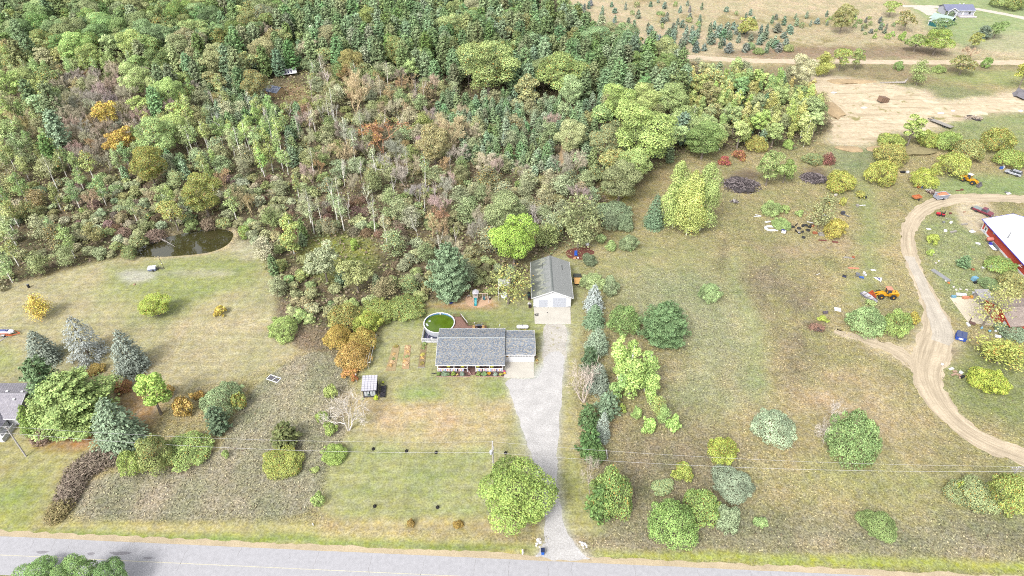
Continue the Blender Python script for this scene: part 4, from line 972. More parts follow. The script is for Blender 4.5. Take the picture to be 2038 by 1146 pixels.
 ('broad', 262, 292, 330, 372, (142, 148, 72), .15, 'rounded olive-gold tree below the white leafless tree'),
 ('broad', 366, 345, 440, 436, (140, 148, 74), .08, 'rounded olive green tree behind the pond'),
 ('fuzzy', 672, 140, 734, 228, (192, 172, 130), 0, 'large tan leafless tree with white limbs in the woods'),
 ('russet', 726, 246, 794, 310, (166, 122, 88), .2, 'russet red tree in the middle of the woods'),
 ('deadwhite', 742, 290, 778, 352, (206, 200, 194), 0, 'white dead tree in front of the russet red one'),
 ('fuzzy', 860, 222, 930, 300, (184, 168, 126), 0, 'tan rounded leafless tree right of the russet one'),
 ('broad', 914, 78, 1030, 196, (146, 162, 96), .03, 'largest rounded hardwood amid the pines'),
 ('broad', 1068, 104, 1164, 200, (142, 160, 90), .03, 'second large hardwood amid the pines, with a dark gap beneath'),
 ('broad', 1214, 208, 1350, 336, (152, 172, 94), 0, 'huge bright green hardwood at the head of the mown path'),
 ('broad', 1190, 292, 1246, 358, (156, 160, 98), .1, 'olive-tan rounded tree beside the huge bright hardwood'),
 ('broad', 1364, 242, 1440, 320, (126, 150, 84), 0, 'dark green rounded tree behind the yellow poplars'),
 ('pine', 1340, 222, 1380, 292, (122, 146, 120), 0, 'blue-green pine left of the dark rounded tree'),
 ('shrub', 694, 462, 714, 502, (172, 196, 84), 0, 'little lime sapling alone in the marshy clearing'),
 ('poplar', 552, 424, 598, 512, (176, 188, 96), .05, 'slender yellow-green poplar at the end of the pond'),
]
for k, x0, y0, x1, y1, c, au, lab in SINGLES: S(k, x0, y0, x1, y1, c, au, lab)
# brown hedge at the lower left: a curved row of bare thickets
HED = [(200, 912, 34), (176, 922, 34), (156, 938, 32), (144, 958, 30), (136, 976, 30), (128, 994, 28), (118, 1012, 28), (108, 1026, 22), (224, 906, 28)]
ordw = ['first', 'second', 'third', 'fourth', 'fifth', 'sixth', 'seventh', 'eighth', 'ninth']
for i, (x, y, w) in enumerate(sorted(HED, key=lambda t: t[1])):
    S('brush', x-w*1.0, y-w*.75, x+w*1.0, y+w*.55, (134, 120, 104) if i < 7 else (140, 128, 84), 0, f'brown bare thicket of the curved hedge, {ordw[i]} from the yellow-green bush', 'thickets of the curved brown hedge')

# ------------------------------------------------------------------ the woods
FOREST = smooth_poly(Upts([(-120, -40), (1030, -50), (1085, 10), (1140, 62), (1245, 112), (1335, 140), (1400, 152), (1480, 160), (1585, 165), (1630, 200), (1640, 282), (1560, 305), (1440, 300), (1345, 312), (1250, 378), (1195, 470), (1110, 512), (1062, 520), (1050, 578),
           (960, 592), (800, 602), (770, 620), (730, 640), (660, 668), (590, 640), (556, 600), (540, 540), (500, 470), (455, 440), (380, 445), (280, 470), (245, 505), (150, 528), (60, 556), (-40, 590), (-140, 560)]), 1)
HOLES = [smooth_poly(Upts(p), 1) for p in ([(250, 512), (262, 482), (330, 458), (420, 444), (475, 446), (480, 480), (440, 510)], [(600, 486), (690, 462), (778, 478), (775, 575), (650, 560), (606, 520)],
         [(520, 180), (552, 152), (618, 146), (624, 196), (600, 236), (536, 240)], [(1012, 590), (1034, 502), (1150, 492), (1152, 600)])]
PATH = Upts([(1112, 215), (1114, 240), (1120, 262), (1127, 280), (1121, 296), (1116, 312), (1118, 330)])
DK = [(116, 138, 86), (124, 144, 90), (134, 150, 94), (120, 138, 80)]
LG = [(150, 168, 108), (158, 174, 104), (142, 160, 100)]
PN = [(112, 136, 92), (120, 144, 100), (126, 148, 106), (114, 134, 84), (134, 152, 110)]
YP = [(126, 148, 112), (134, 154, 116), (122, 144, 100)]
PK = [(154, 143, 128), (160, 150, 136), (150, 140, 120), (166, 156, 132)]
OL = [(140, 146, 98), (148, 150, 106), (134, 142, 92), (150, 156, 104)]
GO = [(150, 156, 118), (144, 152, 112), (156, 160, 120)]
BR = [(126, 106, 88), (134, 114, 100), (118, 100, 78)]
YE = [(168, 180, 106), (178, 186, 114), (156, 172, 100), (176, 176, 106), (146, 164, 100)]
RU = [(168, 148, 112), (174, 154, 120), (160, 138, 102)]
WH = [(200, 192, 184), (192, 186, 178)]
SIZE = dict(broad=(4.2, 6.8, 10, 15.5), tall=(2.6, 3.8, 9, 13), pine=(3.1, 4.4, 12, 16.5), youngpine=(1.5, 2.6, 4, 7.5), aspen=(1.6, 2.5, 8, 11.5), birch=(1.6, 2.4, 9, 12.5), airy=(2.6, 4.4, 5.5, 8.5), fuzzy=(2.5, 3.9, 6.5, 10),
            russet=(1.9, 2.9, 5.5, 8.5), snag=(1.3, 2.0, 7.5, 11), shrub=(1.5, 2.6, 2.0, 3.4), bush=(1.4, 2.2, 2.0, 3.2), brush=(1.4, 2.3, 1.4, 2.4), poplar=(1.5, 2.3, 6.5, 10.5), bare=(2, 3, 7, 10), deadwhite=(1.8, 2.6, 5, 7.5))
ZONES = [
 ([(-200, -100), (1800, -100), (1800, 720), (-200, 720)], [('broad', .3, OL), ('airy', .3, GO), ('youngpine', .2, YP), ('shrub', .2, OL)]),
 ([(-200, -100), (620, -100), (570, 60), (430, 135), (330, 140), (210, 115), (60, 90), (-200, 80)], [('broad', .74, DK), ('pine', .14, PN), ('broad', .09, LG), ('fuzzy', .03, PK)]),
 ([(600, -100), (1150, -100), (1250, 60), (1370, 110), (1375, 200), (1330, 225), (1250, 190), (1150, 190), (900, 165), (830, 172), (720, 145), (600, 130), (560, 60)], [('pine', .7, PN), ('broad', .2, DK+OL), ('tall', .1, DK)]),
 ([(-200, 80), (60, 90), (210, 110), (330, 140), (430, 150), (470, 200), (420, 260), (330, 300), (200, 340), (-200, 380)], [('broad', .34, LG), ('aspen', .2, LG), ('fuzzy', .08, PK), ('airy', .3, OL), ('pine', .06, PN), ('russet', .02, RU)]),
 ([(115, 150), (250, 140), (290, 200), (268, 300), (190, 335), (130, 300)], [('fuzzy', .76, PK), ('airy', .16, OL), ('russet', .1, RU)]),
 ([(330, 90), (650, 80), (660, 170), (560, 240), (430, 230), (390, 170)], [('broad', .42, OL), ('pine', .26, PN), ('youngpine', .12, YP), ('airy', .2, GO)]),
 ([(400, 170), (560, 185), (630, 220), (600, 300), (480, 290), (410, 240)], [('youngpine', .62, YP), ('aspen', .1, LG), ('airy', .22, GO), ('snag', .06, WH)]),
 ([(370, 255), (570, 250), (570, 325), (380, 340)], [('birch', .3, LG), ('aspen', .35, LG), ('airy', .35, GO)]),
 ([(-200, 350), (200, 330), (380, 335), (600, 320), (640, 400), (560, 450), (480, 460), (250, 490), (60, 580), (-200, 640)], [('shrub', .42, OL+GO), ('bush', .26, GO), ('airy', .14, OL), ('brush', .1, BR), ('aspen', .05, LG), ('russet', .03, RU)]),
 ([(-200, 330), (110, 330), (150, 470), (60, 580), (-200, 640)], [('aspen', .3, LG), ('airy', .3, OL), ('shrub', .25, GO), ('birch', .1, LG), ('bush', .05, OL)]),
 ([(600, 120), (760, 130), (880, 170), (920, 300), (1000, 330), (1010, 430), (960, 520), (860, 500), (760, 510), (700, 430), (620, 380), (590, 260)], [('fuzzy', .19, PK), ('birch', .06, GO), ('airy', .4, GO+OL), ('russet', .05, RU), ('snag', .04, WH), ('shrub', .22, OL), ('broad', .1, OL)]),
 ([(560, 380), (720, 370), (800, 420), (880, 480), (860, 560), (760, 560), (740, 460), (640, 450), (570, 440)], [('brush', .42, BR), ('birch', .12, GO), ('snag', .1, WH), ('shrub', .26, GO), ('airy', .12, GO)]),
 ([(860, 185), (1130, 200), (1140, 330), (1080, 340), (1000, 340), (920, 280)], [('youngpine', .76, YP), ('airy', .12, GO), ('fuzzy', .06, PK), ('bush', .06, OL)]),
 ([(1130, 190), (1400, 200), (1420, 300), (1330, 340), (1250, 360), (1140, 320)], [('broad', .5, LG), ('youngpine', .28, YP), ('bush', .12, OL), ('airy', .1, OL)]),
 ([(1000, 320), (1200, 330), (1215, 400), (1190, 500), (1120, 515), (1050, 480), (990, 420)], [('airy', .68, GO), ('fuzzy', .14, PK), ('shrub', .18, OL)]),
 ([(1350, 130), (1560, 150), (1660, 190), (1660, 290), (1560, 305), (1440, 280), (1380, 230)], [('poplar', .58, YE), ('tall', .24, LG), ('airy', .12, OL), ('youngpine', .06, YP)]),
 ([(535, 440), (640, 560), (775, 545), (790, 640), (700, 690), (600, 640), (548, 560)], [('airy', .4, OL), ('shrub', .34, OL), ('bush', .22, LG), ('russet', .04, RU)]),
 ([(770, 520), (990, 490), (1000, 600), (780, 620)], [('shrub', .4, OL), ('bush', .4, OL), ('airy', .2, GO)]),
]
ZP = [np.asarray(p, float) for p, _ in ZONES]
CELL = {}
def put_cell(x, y, r): CELL.setdefault((int(x//6), int(y//6)), []).append((x, y, r))
def free(x, y, r, f):
    cx, cy = int(x//6), int(y//6)
    for i in (-2, -1, 0, 1, 2):
        for j in (-2, -1, 0, 1, 2):
            for (a, b_, q) in CELL.get((cx+i, cy+j), ()):
                if (a-x)**2+(b_-y)**2 < ((r+q)*f)**2: return False
    return True
for t in PLANTED: put_cell(t['x'], t['y'], t['r'])
WOOD = []
cand = np.stack([NPL.uniform(-300, 140, 60000), NPL.uniform(105, 420, 60000)], 1)
cand = cand[inside(cand, FOREST)]
for hpoly in HOLES: cand = cand[~inside(cand, hpoly)]
dmin = np.min(np.hypot(cand[:, None, 0]-PATH[None, :, 0], cand[:, None, 1]-PATH[None, :, 1]), 1); cand = cand[dmin > 3.6]
zx, zy, _ = PX(cand[:, 0], cand[:, 1], 5.0); ZQ = np.stack([zx, zy], 1)
zi = np.zeros(len(cand), int)
for i, zp in enumerate(ZP): zi[inside(ZQ, zp)] = i
NB = len(cand)//3
for ph, lo_, hi_ in ((0, 0, NB), (1, NB, len(cand))):
    for (x, y), z in zip(cand[lo_:hi_], zi[lo_:hi_]):
        mix = ZONES[z][1]; kind, wgt, pal = R.choices(mix, [m_[1] for m_ in mix])[0]
        r0, r1, h0, h1 = SIZE[kind]; q = R.random(); r = r0+(r1-r0)*q; h = h0+(h1-h0)*min(1, max(0, q+R.uniform(-.3, .3)))
        small = kind in ('shrub', 'bush', 'brush', 'youngpine')
        if ph == 0 and small and R.random() < .3: continue
        if ph == 1 and not small and R.random() < .9: continue
        f = (.62 if y > 230 else .68)*(.86 if small else 1)
        if not free(x, y, r, f): continue
        px, py, s = PX(x, y, h)
        if px < -18 or px > 2056 or py > 1150 or PX(x, y, 0)[0] < -60: continue
        if py < -(h*.55)*s*.8: continue
        c = np.array(R.choice(pal), float)*1.05+NP.normal(0, 5, 3)+NP.normal(0, 8); au = 0 if kind in ('pine', 'youngpine', 'fuzzy', 'snag', 'brush') else max(0, R.gauss(.0, .06))
        put_cell(x, y, r); WOOD.append((kind, float(x), float(y), r, h, tuple(c), au))
# cedars and bushes scattered over the far scrub
FAR = []
def scatter_far(n, poly, mix, rr, hh, sp):
    pp = Upts(poly); lo, hi = pp.min(0), pp.max(0); k = 0
    for _ in range(n*30):
        if k >= n: break
        x, y = R.uniform(lo[0], hi[0]), R.uniform(lo[1], hi[1])
        if not inside(np.array([[x, y]]), pp)[0]: continue
        kind, c = R.choice(mix); r = R.uniform(*rr); h = R.uniform(*hh)*(1.3 if kind == 'youngpine' else 1)
        if not free(x, y, r, sp): continue
        px, py, s = PX(x, y, h)
        if px > 2040 or py < -6: continue
        put_cell(x, y, r); FAR.append((kind, x, y, r, h, tuple(np.array(c)+NP.normal(0, 5, 3)), 0)); k += 1
CED = [('youngpine', (118, 134, 112)), ('youngpine', (128, 146, 124)), ('youngpine', (120, 140, 112)), ('bush', (140, 158, 96)), ('youngpine', (134, 150, 134))]
scatter_far(60, [(1090, 2), (1340, 4), (1640, 40), (1640, 60), (1330, 70), (1240, 60), (1130, 24)], CED, (.9, 2.0), (2, 3.6), 1.0)
scatter_far(52, [(1290, 66), (1580, 62), (1570, 106), (1410, 110), (1330, 100)], CED, (1.4, 3.0), (2.4, 4.4), .7)
scatter_far(34, [(1640, 30), (1800, 40), (1800, 80), (1650, 76)], CED[:1]+[('bush', (150, 168, 90)), ('bush', (132, 150, 92))], (.8, 2.0), (1.6, 3.2), 1.6)
scatter_far(26, [(1470, 4), (1645, 14), (1645, 30), (1475, 22)], [('broad', (138, 158, 84)), ('broad', (146, 164, 84)), ('broad', (128, 148, 84)), ('broad', (160, 160, 90))], (3.4, 4.6), (8, 10), .55)
scatter_far(16, [(1180, 60), (1370, 112), (1345, 130), (1220, 96)], CED, (1.8, 2.8), (4, 6), .7)
# a countable number of each kind stand alone; whatever lies past that, farthest off, is one mass of treetops
CAP = dict(broad=235, pine=270, youngpine=200, shrub=170, bush=130, airy=270, fuzzy=215, brush=200, birch=200, aspen=200, tall=40, poplar=140)
MASS = []
byk = {}
for t in WOOD+FAR: byk.setdefault(t[0], []).append(t)
for kind, L in byk.items():
    L.sort(key=lambda t: -PX(t[1], t[2], t[4]*.5)[2]*max(t[3], t[4]*.4))
    for t in L[:CAP.get(kind, 250)]: plant(*t[:7])
    MASS += L[CAP.get(kind, 250):]
if MASS:
    vs, lfs, tin = [], [], []
    for kind, x, y, r, h, c, au in MASS:
        cm, tm, R0, H0 = R.choice(PROTO[kind]); nq = sum(1 for p in cm.polygons if p.loop_total == 4)
        co = np.empty(len(cm.vertices)*3); cm.vertices.foreach_get('co', co); co = co.reshape(-1, 3)
        lf = np.empty(len(cm.polygons)*3); cm.attributes['leaf'].data.foreach_get('vector', lf); lf = lf.reshape(-1, 3)
        nl_ = len([1 for p in cm.polygons if p.material_index == 0]); sel = NPL.choice(nl_, min(nl_, 420), replace=False)
        q = co[:4*nl_].reshape(-1, 4, 3)[sel]; cen = q.mean(1, keepdims=True); q = cen+(q-cen)*min(2.4, math.sqrt(nl_/len(sel)))
        a = R.uniform(0, 6.28); rot = np.array([[math.cos(a), -math.sin(a), 0], [math.sin(a), math.cos(a), 0], [0, 0, 1]])
        q = (q*np.array([r/R0, r/R0, h/H0]))@rot.T+np.array([x, y, 0]); vs.append(q); lfs.append(lf[:nl_][sel]); tin.append(np.tile([*leafc(c), au], (len(sel), 1)))
    V = np.concatenate(vs).reshape(-1, 3); k = len(V)//4; me = bpy.data.meshes.new('distant_treetops')
    me.vertices.add(4*k); me.vertices.foreach_set('co', V.ravel()); me.loops.add(4*k); me.loops.foreach_set('vertex_index', np.arange(4*k)); me.polygons.add(k); me.polygons.foreach_set('loop_start', np.arange(k)*4); me.update(calc_edges=True)
    me.attributes.new('leaf', 'FLOAT_VECTOR', 'FACE').data.foreach_set('vector', np.concatenate(lfs).ravel())
    me.attributes.new('tint', 'FLOAT_COLOR', 'FACE').data.foreach_set('color', np.concatenate(tin).ravel()); me.materials.append(LEAF_MASS)
    tag(link('distant_treetops', me), kind='stuff')
print('PLANTS', len(PLANTED), {k: len(v) for k, v in byk.items()}, 'mass', len(MASS))

# ------------------------------------------------------------------ low growth: forest undergrowth, field weeds
def quads_obj(name, c, n, ax, sz, asp, tint):
    cr = Crown(); cr.add(c, n, sz, asp, ax); V, lf = cr.arrays(); k = len(V); me = bpy.data.meshes.new(name)
    me.vertices.add(4*k); me.vertices.foreach_set('co', V.ravel()); me.loops.add(4*k); me.loops.foreach_set('vertex_index', np.arange(4*k)); me.polygons.add(k); me.polygons.foreach_set('loop_start', np.arange(k)*4); me.update(calc_edges=True)
    me.attributes.new('leaf', 'FLOAT_VECTOR', 'FACE').data.foreach_set('vector', lf.ravel())
    me.attributes.new('tint', 'FLOAT_COLOR', 'FACE').data.foreach_set('color', np.c_[tint, np.zeros(k)].ravel()); me.materials.append(LEAF_MASS)
    return tag(link(name, me), kind='stuff')
n = 60000
p = np.stack([NPL.uniform(-250, 140, n*2), NPL.uniform(105, 330, n*2)], 1); p = p[inside(p, FOREST)]
for hp in (HOLES[0],): p = p[~inside(p, hp)]
p = p[np.min(np.hypot(p[:, None, 0]-PATH[None, :, 0], p[:, None, 1]-PATH[None, :, 1]), 1) > 1.6]
pal = np.array([leafc(c, .9) for c in [(130, 140, 88), (142, 148, 100), (128, 112, 92), (150, 150, 94), (140, 124, 102), (120, 132, 88)]])
ci = (fbm(p[:, 0], p[:, 1], 14, 3)*8).astype(int) % 6; ci = np.where(NPL.random(len(p)) < .35, NPL.integers(0, 6, len(p)), ci)
hz = NPL.uniform(.05, 1.1, len(p))*fbm(p[:, 0]+50, p[:, 1], 8, 3)*1.7
quads_obj('undergrowth', np.c_[p, hz], NPL.normal(0, .5, (len(p), 3))+[0, 0, 1], rand_dirs(len(p)), NPL.uniform(.35, 1.0, len(p)), .8, pal[ci])
n = 200000
xs_, ys_ = NPL.uniform(-110, 175, n), NPL.uniform(56, 235, n)
ii = np.clip(((ys_-GY[0])/.8).astype(int), 0, len(GY)-1); jj = np.clip(((xs_-GX[0])/.8).astype(int), 0, len(GX)-1)
w = WILD[ii, jj]; p = np.stack([xs_, ys_], 1); keep = (NPL.random(n) < np.clip((w-.3)*1.3, 0, .62)) & ~inside(p, FOREST)
px, py, s = PX(xs_, ys_, 0); keep &= (px > -20) & (px < 2060) & (py < 1170)
def off_line(p, line, d):
    o = np.ones(len(p), bool)
    for a, b_ in zip(line[:-1], line[1:]):
        e = b_-a; t = np.clip(((p-a)@e)/(e@e), 0, 1); q = a+t[:, None]*e; o &= np.hypot(*(p-q).T) > d
    return o
TRACK = Upts([(2150, 950), (2038, 908), (1965, 882), (1905, 845), (1862, 795), (1842, 745), (1856, 695), (1868, 655), (1858, 615), (1838, 570), (1818, 530), (1806, 490), (1806, 455), (1828, 420), (1875, 398), (1950, 392), (2080, 398)])
keep &= off_line(p, TRACK, 3.0) & (ys_ > edge_y(xs_)+1.4)
keep &= ~inside(p, Upts([(262, 512), (262, 490), (330, 466), (425, 448), (470, 452), (468, 478), (430, 504)]))
for poly in ([(1890, 585), (2060, 585), (2060, 660), (1930, 650)], [(1945, 440), (2060, 400), (2060, 580)], [(1860, 395), (1965, 390), (1985, 430), (1950, 470), (1905, 440)]): keep &= ~inside(p, Upts(poly))
p = p[keep]; w = w[keep]; g = GCOL[ii[keep], jj[keep]]; k = len(p)
# each tuft: a few blades, shade varied about the colour of the ground cover
rep = 2; p2 = np.repeat(p, rep, 0)+NPL.normal(0, .12, (k*rep, 2)); h = np.repeat(w, rep)*NPL.uniform(.08, .3, k*rep); tint = np.repeat(g*NPL.uniform(1.0, 1.75, (k, 1)), rep, 0)*np.array([1.06, 1.05, 1.0])
odd = NPL.random(k*rep); tint = np.where((odd < .035)[:, None], np.array(A(196, 186, 150)), np.where((odd > .95)[:, None], np.array(A(138, 120, 96)), tint))
ax = NPL.normal(0, .7, (k*rep, 3)); ax[:, 2] = 1
quads_obj('field_weeds', np.c_[p2, h*.45], NPL.normal(0, .5, (k*rep, 3))+[0, -.2, .9], unit(ax), h*1.1+.14, .7, tint)
print('WEEDS', k*rep)
# ------------------------------------------------------------------ shared building kit
WHITE = M('white_siding', A(246, 246, 248), .55, .03, 1.5, spec=.4)
TRIM = M('white_trim', A(250, 250, 252), .5, .02, 2, spec=.4)
GLASS = M('dark_window_glass', (.03, .035, .045), .08, .1, 2, spec=.6)
CONC = M('pale_concrete', A(212, 206, 194), .9, .09, .5, .25, bscale=5)
WOODBR = M('brown_deck_wood', A(146, 112, 100), .8, .18, 2.2, .2, stretch=(.4, 4, 1))
BLACK = M('black_plastic', (.012, .012, .014), .5, .2, 3)
GREYMET = M('grey_metal', A(150, 152, 158), .45, .12, 3, metal=.4)
RUBBER = M('tyre_rubber', (.016, .016, .017), .8, .2, 5)
RUST = M('rusty_steel', A(172, 104, 72), .8, .25, 3)
PLANK = M('weathered_grey_wood', A(172, 166, 158), .85, .15, 2, stretch=(4, .5, 1))
LIDARK = M('dark_opening', (.02, .02, .025), .7, .1, 2)
def shingle_mat(name):
    m = bpy.data.materials.new(name); nt, n, l, p = nodes_of(m); a = n.new('ShaderNodeAttribute'); a.attribute_name = 'tint'
    nz = n.new('ShaderNodeTexNoise'); nz.inputs['Scale'].default_value = 14; tc = n.new('ShaderNodeTexCoord'); l.new(tc.outputs['Object'], nz.inputs['Vector'])
    k = n.new('ShaderNodeMapRange'); l.new(nz.outputs[0], k.inputs[0]); k.inputs[1].default_value = .3; k.inputs[2].default_value = .7; k.inputs[3].default_value = .8; k.inputs[4].default_value = 1.2
    vm = n.new('ShaderNodeVectorMath'); vm.operation = 'SCALE'; l.new(a.outputs['Color'], vm.inputs[0]); l.new(k.outputs[0], vm.inputs['Scale']); l.new(vm.outputs[0], p.inputs['Base Color'])
    p.inputs['Roughness'].default_value = .9; p.inputs['Specular IOR Level'].default_value = .15
    return m
SHINGLE = shingle_mat('asphalt_shingle')
def shingles(name, quads, parent, pal, w=.34, h=.16, lift=.012, stain=None):
    """courses of shingles over roof planes; each quad: eave left, eave right, ridge right, ridge left"""
    vs, fs, col = [], [], []
    for a, b_, c, d in quads:
        a, b_, c, d = map(Vector, (a, b_, c, d)); nrm = (b_-a).cross(d-a).normalized(); nrm = nrm if nrm.z > 0 else -nrm
        rows = max(1, int((d-a).length/h)); cols = max(1, int((b_-a).length/w))
        for r in range(rows):
            t0, t1 = r/rows, min(1, (r+1)/rows+.15/rows); of = (r % 2)*.5
            wav = .5+.5*math.sin(r*.42+1.1)
            for q in range(-1, cols):
                s0, s1 = max(0, (q+of)/cols), min(1, (q+1+of)/cols-.008)
                if s1 <= s0: continue
                pt = lambda s, t, z: a.lerp(b_, s).lerp(d.lerp(c, s), t)+nrm*z
                k = len(vs); vs += [pt(s0, t0, lift*1.8), pt(s1, t0, lift*1.8), pt(s1, t1, lift*.6), pt(s0, t1, lift*.6)]; fs.append((k, k+1, k+2, k+3))
                base = np.array(R.choice(pal))*R.uniform(.9, 1.12); base = base*(.95+.1*wav)
                if stain is not None: base = stain(base, s0, t0, a)
                col.append((*base, 1))
    me = bpy.data.meshes.new(name); me.from_pydata([tuple(v) for v in vs], [], fs); me.materials.append(SHINGLE)
    me.attributes.new('tint', 'FLOAT_COLOR', 'FACE').data.foreach_set('color', np.array(col).ravel())
    return tag(link(name, me, parent), kind='stuff')
def slab(name, quad, th, mat, parent):
    q = [Vector(v) for v in quad]; nrm = (q[1]-q[0]).cross(q[3]-q[0]).normalized(); nrm = nrm if nrm.z > 0 else -nrm
    b = B(); b.extrude(q, -nrm*th); return b.build(name, mat, parent)
def window(parent, c, w, h, axis='y', out=-1, frame=TRIM, nm='window'):
    """framed window on a wall; axis: the wall's normal"""
    b = B(); t = .09
    def bx(u, v, du, dv, dep, off):
        p = [c[0], c[1], c[2]]; p[2] += v
        if axis == 'y': p[0] += u; p[1] += out*off; return (p, (du, dep, dv))
        p[1] += u; p[0] += out*off; return (p, (dep, du, dv))
    for u, v, du, dv in ((0, h/2, w+2*t, t), (0, -h/2, w+2*t, t), (-w/2-t/2, 0, t, h-t), (w/2+t/2, 0, t, h-t), (0, 0, w, .05)):
        b.box(*bx(u, v, du, dv, .07, .036))
    f = b.build(nm, frame, parent); g = B(); g.box(*bx(0, 0, w-.004, h-t-.004, .02, .012)); g.build('pane', GLASS, f)
    return f

# ------------------------------------------------------------------ ranch house
HX, HY = -9.05, 112.0
house = thing('ranch_house', 'long low white ranch house with grey shingle roof, attached garage and flowered front porch', 'house', (HX, HY, 0))
b = B(); b.box((0, .95, 1.5), (14.4, 8.9, 2.9))
b.extrude([(-7.2, -3.5, 2.95), (-7.2, 5.4, 2.95), (-7.2, 1.4, 4.12)], (14.4, 0, 0))
b.box((0, .95, .12), (14.5, 9.0, .24), mi=1); b.build('wall', [WHITE, M('foundation_block', A(150, 146, 142), .9, .1, 3)], house)
b = B(); b.box((10.76, 1.8, 1.3), (6.52, 7.34, 2.6)); b.extrude([(14.02, -1.87, 2.6), (14.02, 5.47, 2.6), (14.02, 1.7, 3.6)], (-6.5, 0, 0)); b.build('garage_wall', WHITE, house)
RIDGE = (1.4, 4.3)
EV = [(-7.55, -5.5, 2.48), (7.5, -5.5, 2.48), (7.5, 1.4, 4.3), (-7.55, 1.4, 4.3)]
EB = [(7.5, 5.85, 3.12), (-7.55, 5.85, 3.12), (-7.55, 1.4, 4.3), (7.5, 1.4, 4.3)]
GV = [(7.5, -2.4, 2.62), (14.2, -2.4, 2.62), (14.2, 1.65, 3.72), (7.5, 1.65, 3.72)]
GB = [(14.2, 5.7, 2.62), (7.5, 5.7, 2.62), (7.5, 1.65, 3.72), (14.2, 1.65, 3.72)]
DECKING = M('roof_underlay', A(120, 124, 130), .9, .1, 2)
for q in (EV, EB): slab('roof', q, .14, DECKING, house)
for q in (GV, GB): slab('garage_roof', q, .12, DECKING, house)
BLUEGREY = [A(146, 153, 164), A(130, 140, 152), A(160, 166, 174), A(172, 168, 160), A(120, 128, 142), A(152, 158, 166), A(182, 176, 164)]
shingles('shingles', [EV, EB, GV, GB], house, BLUEGREY)
b = B(); b.extrude([(-7.55, 1.25, 4.32), (-7.55, 1.4, 4.37), (-7.55, 1.55, 4.32)], (15.05, 0, 0)); b.extrude([(7.52, 1.5, 3.74), (7.52, 1.65, 3.79), (7.52, 1.8, 3.74)], (6.68, 0, 0)); b.build('ridge_cap', M('ridge_shingle', A(184, 190, 192), .9, .1, 3), house)
b = B(); b.box((0, -5.53, 2.42), (15.1, .05, .2)); b.box((0, -5.6, 2.47), (15.1, .12, .1)); b.box((0, 5.9, 3.06), (15.1, .05, .18)); b.box((10.86, -2.43, 2.57), (6.7, .05, .18)); b.box((10.86, 5.73, 2.57), (6.7, .05, .18)); b.build('fascia', TRIM, house)
b = B()
for q, x in ((EV, -7.58), (EB, -7.58)):
    p0 = Vector((x, q[0][1], q[0][2]-.06)); p1 = Vector((x, q[2][1], q[2][2]-.06)); b.bar(p0, p1, .05, .18)
for q in (GV, GB): b.bar((14.23, q[0][1], q[0][2]-.06), (14.23, q[2][1], q[2][2]-.06), .05, .18)
b.build('rake_board', TRIM, house)
for x, y, z in ((-2.0, 3.9, 3.85), (2.3, 3.6, 3.9), (2.9, 3.6, 3.9)):
    c = B(); c.tube([(x, y, z-.15), (x, y, z+.28)], .06, 8); c.build('vent_pipe', M('dark_vent', A(70, 84, 96), .6, .1, 3), house)
# garage door with a row of small windows
b = B(); b.box((10.85, -1.9, 1.1), (4.9, .06, 2.1)); gd = b.build('garage_door', TRIM, house)
for k in range(4):
    c = B(); c.box((10.85, -1.94, .32+.52*k), (4.84, .03, .49)); c.build('door_panel', WHITE, gd)
for k in range(8):
    c = B(); c.box((8.75+.6*k, -1.965, 1.89), (.46, .02, .28)); c.build('pane', GLASS, gd)
b = B(); b.tube([(8.02, -1.98, 1.78), (8.02, -1.9, 1.78)], .24, 14); b.tube([(8.02, -2.0, 1.78), (8.02, -1.95, 1.78)], .1, 10, mi=1); b.build('wreath', [M('wreath_brown', A(150, 110, 70), .9, .3, 20), M('wreath_gold', A(214, 170, 90), .8, .1, 5)], house)
for x in (8.55, 13.65):
    c = B(); c.box((x, -1.94, 1.92), (.14, .14, .24)); c.build('wall_lamp', BLACK, house)
# porch: floor, posts, railing with patchwork panels
b = B(); b.box((0, -4.5, .2), (14.4, 1.9, .4)); b.build('porch_floor', M('porch_floor_boards', A(120, 92, 86), .8, .15, 2, stretch=(.5, 4, 1)), house)
for x in (-7.2, -3.6, -.72, 1.15, 4.1, 7.05):
    c = B(); c.box((x, -5.32, 1.4), (.14, .14, 2.0)); c.build('porch_post', TRIM, house)
b = B(); b.box((-.0, -3.56, 1.3), (14.3, .04, 2.2)); b.build('porch_wall', M('dark_red_siding', A(120, 72, 72), .8, .1, 2), house)  # thin dark red sheet over the front wall behind the posts
for x, w in ((-5.4, 1.6), (-2.6, 1.2), (2.6, 1.5), (5.6, 1.4)): window(house, (x, -3.6, 1.6), w, 1.0)
c = B(); c.box((.2, -3.62, 1.35), (.95, .06, 2.0)); fd = c.build('front_door', M('maroon_door', A(110, 62, 58), .6, .1, 2), house); c = B(); c.box((.55, -3.68, 1.3), (.05, .05, .12)); c.build('handle', GREYMET, fd)
QC = [M('patch_orange', A(236, 130, 70), .8, .05, 3), M('patch_blue', A(76, 130, 214), .8, .05, 3), M('patch_violet', A(150, 130, 210), .8, .05, 3), M('patch_red', A(226, 92, 80), .8, .05, 3), M('patch_gold', A(240, 186, 84), .8, .05, 3)]
QW = M('quilt_white', A(244, 244, 250), .85, .03, 3)
for i, x0 in enumerate((-6.55, -5.1, -3.65, -2.05, 1.85, 3.35, 4.85, 6.3)):
    c = B(); c.box((x0, -5.36, .95), (1.32 if i not in (3, 7) else 1.2, .05, .8)); pn = c.build('railing_panel', QW, house)
    for k in range(3):
        d = B(); d.box((x0-.4+.4*k, -5.405, .98), (.24, .03, .36)); d.box((x0-.4+.4*k, -5.425, .98), (.1, .02, .16), mi=1); d.build('patch', [QC[(i+k*2) % 5], QC[(i+k+1) % 5]], pn)
